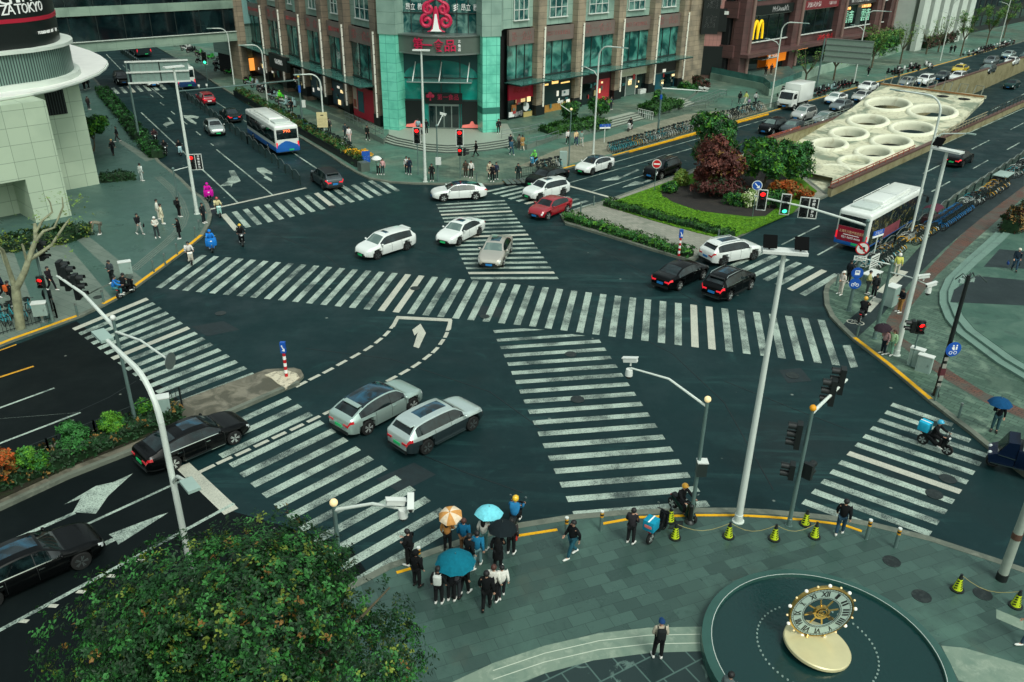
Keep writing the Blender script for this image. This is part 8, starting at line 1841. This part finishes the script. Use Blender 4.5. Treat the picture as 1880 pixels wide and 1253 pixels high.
shrub('dark rounded bush left in the mall hedge',(1044,226),(1.6,1.5,1.5),520,.26,A_,62,.7);shrub('dark rounded bush right in the mall hedge',(1096,218),(1.5,1.4,1.6),520,.26,A_,63,.7);shrub('rounded bush on the hedge before the blue shop',(1208,192),(1.2,1.2,1.0),380,.26,A_,64,.9);shrub('dark plum bush at the hotel end of the mall',(1287,165),(2.0,1.6,1.3),520,.26,[('leaf_red',2),('leaf_dark',2)],65,.3);shrub('green bush under the hotel sign',(1262,170),(1.8,1.3,.9),420,.26,A_,66,.3)
hedge('dark brown hedge at the right edge behind the round terrace',[G(1850,428,.4),G(1905,392,.4)],1.4,1.3,140,.2,[('leaf_red',1),('leaf_dark',2),('leaf_rust',1)],67,.4)
def bare(label,paths,base_r,leafpts,seed,mat='bark_plane',mats=(('leaf_spring',3),('leaf_olive',1)),n=5,size=.13,cat='tree',group=None):
 t=thing('plane_tree',label,cat,(0,0,0),0,group);q=MB(mat)
 for pth,r0,r1 in paths:k=len(pth);q.tube(pth,[lerp(r0,r1,i/(k-1))for i in range(k)],9)
 q.build('trunk',t,60);r_=random.Random(seed);pts=[]
 for p in leafpts:pts+=[(p+V((r_.gauss(0,.35),r_.gauss(0,.35),r_.gauss(0,.3))),V((0,0,1)))for _ in range(n)]
 leaves(t,'crown',pts,size,list(mats),seed,4);return t
pb0=G(38,604,KH);yy=pb0.y
def at(px,py,dy=0.0):
 d=_fw+_RT*((px-CX)/FPX)-_UP*((py-CY)/FPX);k=(yy+dy)/d.y;return d*k+V((0,0,CAMH))
PT=[([pb0,at(30,540),at(28,525)],.27,.22),([at(28,530),at(18,500),at(5,460,-.5),at(-8,450,-1)],.16,.06),([at(30,530),at(45,500),at(55,470,.4),at(66,440,.8),at(64,412,1),at(63,410,1)],.2,.07),([at(52,478,.3),at(72,466,.8),at(95,450,1.2),at(118,415,1.6),at(128,402,2)],.13,.04),([at(66,442,.8),at(80,425,1),at(100,418,1.4),at(116,380,1.6),at(114,362,1.7)],.10,.03),([at(64,430,.8),at(78,405,1.2),at(96,390,1.5),at(92,372,1.5),at(84,360,1.5)],.08,.025),([at(20,505),at(8,480,.6),at(-6,440,.9)],.1,.03),([at(50,484,.3),at(42,452,0),at(40,448,0)],.08,.05)]
bare('bare plane tree with pale trunk and a few fresh leaves at the left edge',PT,.25,[at(x,y,dy)for x,y,dy in((118,366,1.6),(130,380,2),(84,362,1.5),(60,405,1),(100,440,1.2),(128,405,2),(110,430,1.4),(45,420,1),(20,430,1),(140,372,2),(70,400,1.2),(118,452,1.2),(8,440,.8),(150,390,2.2))],70,n=8)
def street_tree(label,base,h,seed,dens=26,mats=(('leaf_spring',3),('leaf_mid',2))):
 b=G(*base,KH);r_=random.Random(seed);pa=[([b,b+V((0,0,h*.4))],.16,.12)];tips=[]
 for i in range(6):
  a=2*PI*i/6+r_.random();m_=b+V((math.cos(a)*.9,math.sin(a)*.9,h*.62));e=b+V((math.cos(a)*1.7,math.sin(a)*1.7,h*r_.uniform(.85,1.1)));pa.append(([b+V((0,0,h*.38)),m_,e],.09,.03));tips+=[m_,e,e.lerp(m_,.4)]
 return bare(label,pa,.2,tips,seed,'bark',mats,dens,.26,group='street trees of the right road')
for i,(p,h,dn_,lb)in enumerate((((1477,160),5,6,'nearly bare street tree left of the large sign back'),((1530,148),5.5,5,'nearly bare street tree below the large sign back'),((1600,125),6,26,'leafy street tree right of the large sign back'),((1652,118),6.5,10,'thin street tree before the dark glass tower'),((1700,100),5,5,'small bare street tree before the white tower, left one'),((1722,96),6,7,'small bare street tree before the white tower, right one'),((1763,104),8,36,'tall leafy street tree before the white tower'),((1810,86),8,38,'tall leafy street tree at the far lamp'),((1842,70),8,30,'farthest leafy street tree up the right road'))):street_tree(lb,p,h,80+i,dn_)
hedge('dark reddish hedge before the white tower',[G(1690,88,.3),G(1745,74,.3)],2.6,1.8,90,.4,[('leaf_red',2),('leaf_dark',2),('leaf_deep',1)],95,.3);hedge('green hedge behind the planter wall',[G(1580,108,.6),G(1640,92,.6)],2,2.0,80,.4,A_,96,.6);hedge('leafy bank at the restaurant end',[G(1590,98,.6),G(1665,80,.6)],3,3.0,70,.45,[('leaf_spring',2),('leaf_mid',3),('leaf_deep',2)],97,.6)
tree('green tree at the right end of the footbridge',(466,128),5.5,(2.4,2.2,3.4),700,.4,A_,98,.15)
SC=('paint',18,22,24)
def scooter(label,paint=SC,box=None,group=None,name='scooter',logo=False):
 t=thing(name,label,'scooter',(0,0,0),0,group);q=MB(SC)
 q.tube([(-.62,0,.62),(-.45,0,.60),(-.15,0,.50),(.05,0,.32),(.30,0,.30),(.42,0,.5),(.50,0,.78),(.50,0,.92)],[.06,.13,.16,.13,.12,.13,.12,.05],10,SC);q.slab([(.36,.28),(.50,.3),(.60,.86),(.52,.95),(.44,.9)],-.17,.17,SC,None,Matrix(((1,0,0,0),(0,0,-1,0),(0,1,0,0),(0,0,0,1))));q.ball((.62,0,.42),(.2,.08,.1),SC,8,5);q.build('body',t,50)
 q=MB('trim_black');rbox(q,(-.28,0,.72),(.62,.26,.12),.05,'trim_black',2);q.build('seat',t,50);q=MB('trim_black');q.tube([(.42,.30,1.0),(.50,.12,.99),(.51,0,.95),(.50,-.12,.99),(.42,-.30,1.0)],.022,6);[q.tube([(.46,s*.2,1.0),(.5,s*.3,1.18)],.008,4)for s in(1,-1)];[q.ball((.5,s*.31,1.2),(.02,.06,.04),'steel',6,4)for s in(1,-1)];q.build('handlebar',t)
 q=MB('lamp_clear');q.ball((.60,0,.84),(.05,.09,.07),None,8,6);q.build('headlight',t);q=MB('tail_red');q.ball((-.66,0,.62),(.03,.09,.04),None,8,4);q.build('taillight',t);tm_,rm_=wheel_meshes(.26,'rim_silver')
 for x in(.62,-.52):wo=obj('wheel',tm_,t,(x,0,.26));wo.scale=(1,.5,1);obj('rim',rm_,wo)
 q=MB('steel');q.tube([(.50,0,.85),(.62,0,.28)],.035,6);q.build('fork',t)
 if box:
  q=MB(C3(box));rbox(q,(-.58,0,.98),(.48,.48,.46),.03,C3(box),2);o_=q.build('delivery_box',t,40);q=MB('letter_white');q.box((-.58,0,1.212),(.5,.06,.008));q.box((-.828,0,.98),(.012,.3,.12),('flat',230,120,110));q.build('mark',o_)
 if paint!=SC:
  for c_ in t.children:
   for s_ in c_.material_slots:
    if s_.material==M(SC):s_.link='OBJECT';s_.material=M(paint)
 return t
def ride(label_s,px,face,label_p,paint=SC,top=DK,legs=DK,hc=None,hair='short',box=None,z=.0,apron=None,**kw):
 s_=scooter(label_s,paint,box);p=G(*px,z);d=G(*face,z)-p;a=math.atan2(d.y,d.x);s_.location=p;s_.rotation_euler.z=a
 person(label_p,None,math.degrees(a),'ride',top,legs,kw.get('shoes','shoe_white'),hair,hc or 'hair_black',at=p,group='scooter riders');
 if apron:
  t=thing('wind_cover',apron[0],'wind cover',p,a);q=MB(C3(apron[1]));q.grid([[(.56-.16*u*u,.36*u,1.06)for u in(-1,-.5,0,.5,1)],[(.66-.2*u*u,.40*u,.78)for u in(-1,-.5,0,.5,1)],[(.52-.2*u*u,.38*u,.42)for u in(-1,-.5,0,.5,1)]]);q.build('cover',t,60)
 return s_
ride('scooter under the magenta rain cape',(384,368),(400,402),'rider in magenta rain cape',top=(206,20,160),legs=(40,36,50),hair='hood',hc=(206,20,160),apron=('magenta rain cape front over the scooter',(206,20,160)))
ride('pale teal scooter behind the stop line',(402,396),(430,440),'rider in cream jacket and red helmet',('paint',150,200,190),(206,196,150),DK,(170,36,40),'helmet');ride('blue covered scooter at the left corner',(389,459),(402,505),'rider in blue rain cape on the left corner',('paint',30,110,190),(30,120,206),DK,(30,120,206),'hood',apron=('bright blue wind cover of the left corner scooter',(30,124,210)))
ride('black scooter beside the upper left zebra',(444,448),(462,490),'rider in black with yellow helmet beside the upper left zebra',SC,DK,DK,(226,180,40),'helmet');ride('cream scooter entering the long zebra',(350,482),(366,520),'rider in white coat with dark hair',('paint',206,196,180),(210,206,200),DK)
ride('black scooter crossing the short yellow kerb',(232,543),(262,528),'rider in black at the short yellow kerb',SC,DK,DK);person('pillion passenger in blue and white jacket at the short yellow kerb',None,20,'ride',(36,120,200),(60,120,130),at=G(216,548,.0),group='scooter riders')
ride('dark green scooter on the near kerb',(1250,945),(1275,965),'rider in black with yellow helmet on the dark green scooter',('paint',8,44,38),DK,DK,(236,168,20),'helmet',shoes='shoe_black');dsc=scooter('parked scooter with turquoise delivery box on the near pavement',SC,(20,140,170));dsc.location=G(1205,985,KH);dsc.rotation_euler.z=R(52)
ride('black scooter with turquoise box crossing the right zebra',(1712,824),(1762,846),'rider with turquoise helmet on the right zebra',SC,DK,DK,(50,170,206),'helmet',(36,170,206));ride('black scooter entering the cycle path of the right corner',(1581,588),(1602,560),'rider in black with yellow helmet on the right cycle path',SC,DK,DK,(226,168,40),'helmet',z=KH)
ride('scooter seen from behind at the near kerb by the black umbrella',(945,970),(960,930),'rider in blue with yellow helmet behind the waiting group',SC,(40,120,170),DK,(240,190,40),'helmet');ride('turquoise scooter on the far bicycle lane',(981,304),(940,322),'rider in bright green at the far bicycle lane',('paint',60,150,190),(110,200,90),DK,hair='hood',hc=(110,200,90),z=KH)
ride('white scooter passing the blue-grey camera pole',(1157,240),(1130,255),'rider in dark coat on the white scooter',('paint',214,214,210),DK,DK,z=KH);ride('dark scooter on the left road, left of two',(304,284),(320,310),'rider in black on the left road, left of two',SC,DK,DK);ride('pale blue scooter on the left road, right of two',(331,284),(346,310),'rider in black on the left road, right of two',('paint',160,200,206),DK,DK);ride('dark scooter at the kerb end of the left-road hedge',(286,262),(300,290),'rider in dark red at the left-road hedge end',SC,(60,40,44),DK)
ORD='first second third fourth fifth sixth seventh eighth ninth tenth eleventh twelfth thirteenth fourteenth fifteenth sixteenth seventeenth eighteenth nineteenth twentieth'.split();ORD+=['twenty-'+o for o in ORD[:9]]+['thirtieth']+['thirty-'+o for o in ORD[:9]]
def bike_proto(parts):
 BK=('paint',40,140,150);t=thing('shared_bicycle','x','bicycle',(0,0,0),0,'shared bicycles');fr_=MB(BK)
 for a,b in(((-.5,0,.33),(-.08,0,.30)),((-.08,0,.30),(-.2,0,.78)),((-.08,0,.34),(.40,0,.72)),((-.5,0,.33),(-.17,0,.62)),((.40,0,.78),(.52,0,.33)),((.40,0,.72),(.36,0,.98))):fr_.tube([a,b],.032,6)
 for x in(-.5,.52):fr_.tube([(x+.36*math.cos(R(u)),0,.33+.36*math.sin(R(u)))for u in range(20,171,30)],.03,5)
 fr_.build('frame',t)
 for x in(-.5,.52):
  q=MB('rubber');c_=[(.31*math.cos(2*PI*k/16),0,.31*math.sin(2*PI*k/16))for k in range(17)];q.tube(c_,.026,5,None,False);[q.tube([(-.3*math.cos(a),0,-.3*math.sin(a)),(.3*math.cos(a),0,.3*math.sin(a))],.008,3,'steel')for a in(0,.8,1.6,2.4)];q.build('wheel',t,loc=(x,0,.33))
 q=MB('trim_black');rbox(q,(-.22,0,.84),(.26,.17,.07),.03,'trim_black',2);q.build('saddle',t);q=MB('trim_black');q.tube([(.24,.28,1.02),(.36,.1,1.0),(.36,-.1,1.0),(.24,-.28,1.02)],.02,6);q.build('handlebar',t);q=MB('steel_dark');q.box((.55,0,.82),(.26,.3,.04));[q.box((.55+dx,dy,.9),(.27 if dx==0 else .02,.02 if dx==0 else .3,.2))for dx,dy in((0,.15),(0,-.15),(.13,0))];q.build('basket',t);return t
BP=bike_proto(True);BCOL=dict(teal=('paint',40,140,150),yellow=('paint',216,160,30),blue=('paint',26,116,176),white=('paint',200,206,200),dark=('paint',34,44,46));BU=[False]
SP=scooter('x',group='parked scooters');SU=[False]
def row(pts,n,kinds,tail,ang,jit=.08,skip_parts=False,scoot=False):
 P_=[G(*p,KH)for p in pts];Ls=[(P_[i+1]-P_[i]).length for i in range(len(P_)-1)];tot=sum(Ls)
 for i in range(n):
  s=tot*(i+.5)/n;k=0
  while s>Ls[k]and k<len(Ls)-1:s-=Ls[k];k+=1
  d=(P_[k+1]-P_[k]).normalized();p=P_[k]+d*s+V((rnd.gauss(0,jit),rnd.gauss(0,jit),0));a=math.atan2(d.y,d.x)+R(ang)+rnd.gauss(0,.09);kd=kinds[i]if isinstance(kinds,list)and len(kinds)==n else rnd.choice(kinds)
  lb='%s %s, %s %s'%(kd,'parked scooter' if scoot else 'bicycle',ORD[i],tail);pr,us,base=(SP,SU,SC)if scoot else(BP,BU,BCOL['teal'])
  col={'black':SC,'white':('paint',206,208,204),'green':('paint',60,190,70),'pale':('paint',140,170,170)}[kd]if scoot else BCOL[kd]
  o=dup(pr,p,a,lb,None,{base:col});o.rotation_euler.x=rnd.gauss(.1,.05)
row([(1585,500),(1612,482),(1640,462)],17,['dark','white','teal','teal','white','yellow'],'from the corner tip beside the bus fence',-68);row([(1664,452),(1700,428)],10,['white','white','yellow','yellow','dark'],'from the bicycle-lane lamp along the bus fence',-68);row([(1714,424),(1768,388)],20,['blue']*20,'of the blue block along the bus fence',-72,.04);row([(1776,380),(1800,364)],9,['white','dark','teal'],'beyond the blue block along the bus fence',-68);row([(1800,366),(1836,344)],11,['yellow','yellow','white','yellow'],'of the yellow block along the bus fence',-62);row([(1850,330),(1890,300)],10,['teal','white','dark'],'nearest the right edge along the bus fence',-65)
row([(1118,281),(1182,263)],17,['teal']*11+['yellow','teal','yellow','teal','white','dark'],'from the hedge lamp behind the right-road fence',66,.05);row([(1186,262),(1300,228)],22,['teal','teal','dark','white'],'past the yellow ones behind the right-road fence',66,.1);row([(1310,226),(1400,200)],18,['dark','dark','white','teal'],'before the box truck behind the right-road fence',60,.2)
row([(985,318),(1030,306)],7,['dark','dark','white','teal'],'at the far kerb behind the black saloon',60,.1);row([(500,208),(560,240),(640,282)],26,['white','blue','dark','teal'],'along the hanging hedge of the mall',100,.15);row([(-20,600),(20,590),(60,580)],7,['dark','teal'],'in the fenced pit by the bare tree',100,.1)
GS='in the scooter rows before the restaurant';row([(1425,165),(1490,178),(1560,157)],26,['black','black','white','pale'],'of the long scooter row behind the box truck',70,.25,scoot=True);row([(1640,140),(1700,122)],16,['black','black','white'],'of the scooter cluster beyond the slab fins',60,.5,scoot=True);row([(1775,104),(1860,80)],20,['black','white','pale'],'of the scooter row under the far street trees',70,.2,scoot=True)
row([(330,84),(395,118),(420,140)],22,['black','white','black','green'],'of the scooter crowd under the footbridge',100,.6,scoot=True);row([(450,150),(500,178),(540,200)],18,['black','black','white','green','pale'],'of the scooter row along the mall side hedge',110,.3,scoot=True)
for pr in(BP,SP):
 for c_ in list(pr.children_recursive):bpy.data.objects.remove(c_)
 bpy.data.objects.remove(pr)
t=thing('cargo_tricycle','low flat pale-topped cargo tricycle among the bicycles at the bus fence','tricycle',G(1838,336,KH),math.atan2(ROAD_R.y,ROAD_R.x));q=MB('trim_black');q.box((0,0,.5),(2.4,1.2,.4));q.build('body',t);q=MB('cabinet');rbox(q,(0,0,.86),(2.5,1.3,.1),.04,'cabinet',2);q.build('cover',t);tm_,rm_=wheel_meshes(.3,'rim_dark')
for x,y in((-.8,.55),(-.8,-.55),(1.3,0)):obj('wheel',tm_,t,(x,y,.3))
t=thing('cargo_tricycle','dark red canopied tricycle among the bicycles at the bus fence','tricycle',G(1706,414,KH),math.atan2(ROAD_R.y,ROAD_R.x));q=MB(('flat',60,30,34));q.box((0,0,.55),(1.8,1.0,.5));q.build('body',t);q=MB(('cloth',84,42,56));q.grid([[(x,.6*u,1.75-.25*u*u-.1*x*x)for u in(-1,-.5,0,.5,1)]for x in(-.9,0,.9)]);q.build('canopy',t,60);q=MB('steel');[q.tube([(x,y,.6),(x,y,1.45)],.025,5)for x in(-.85,.85)for y in(-.5,.5)];q.build('posts',t)
for x,y in((-.6,.5),(-.6,-.5),(1.0,0)):obj('wheel',tm_,t,(x,y,.3))
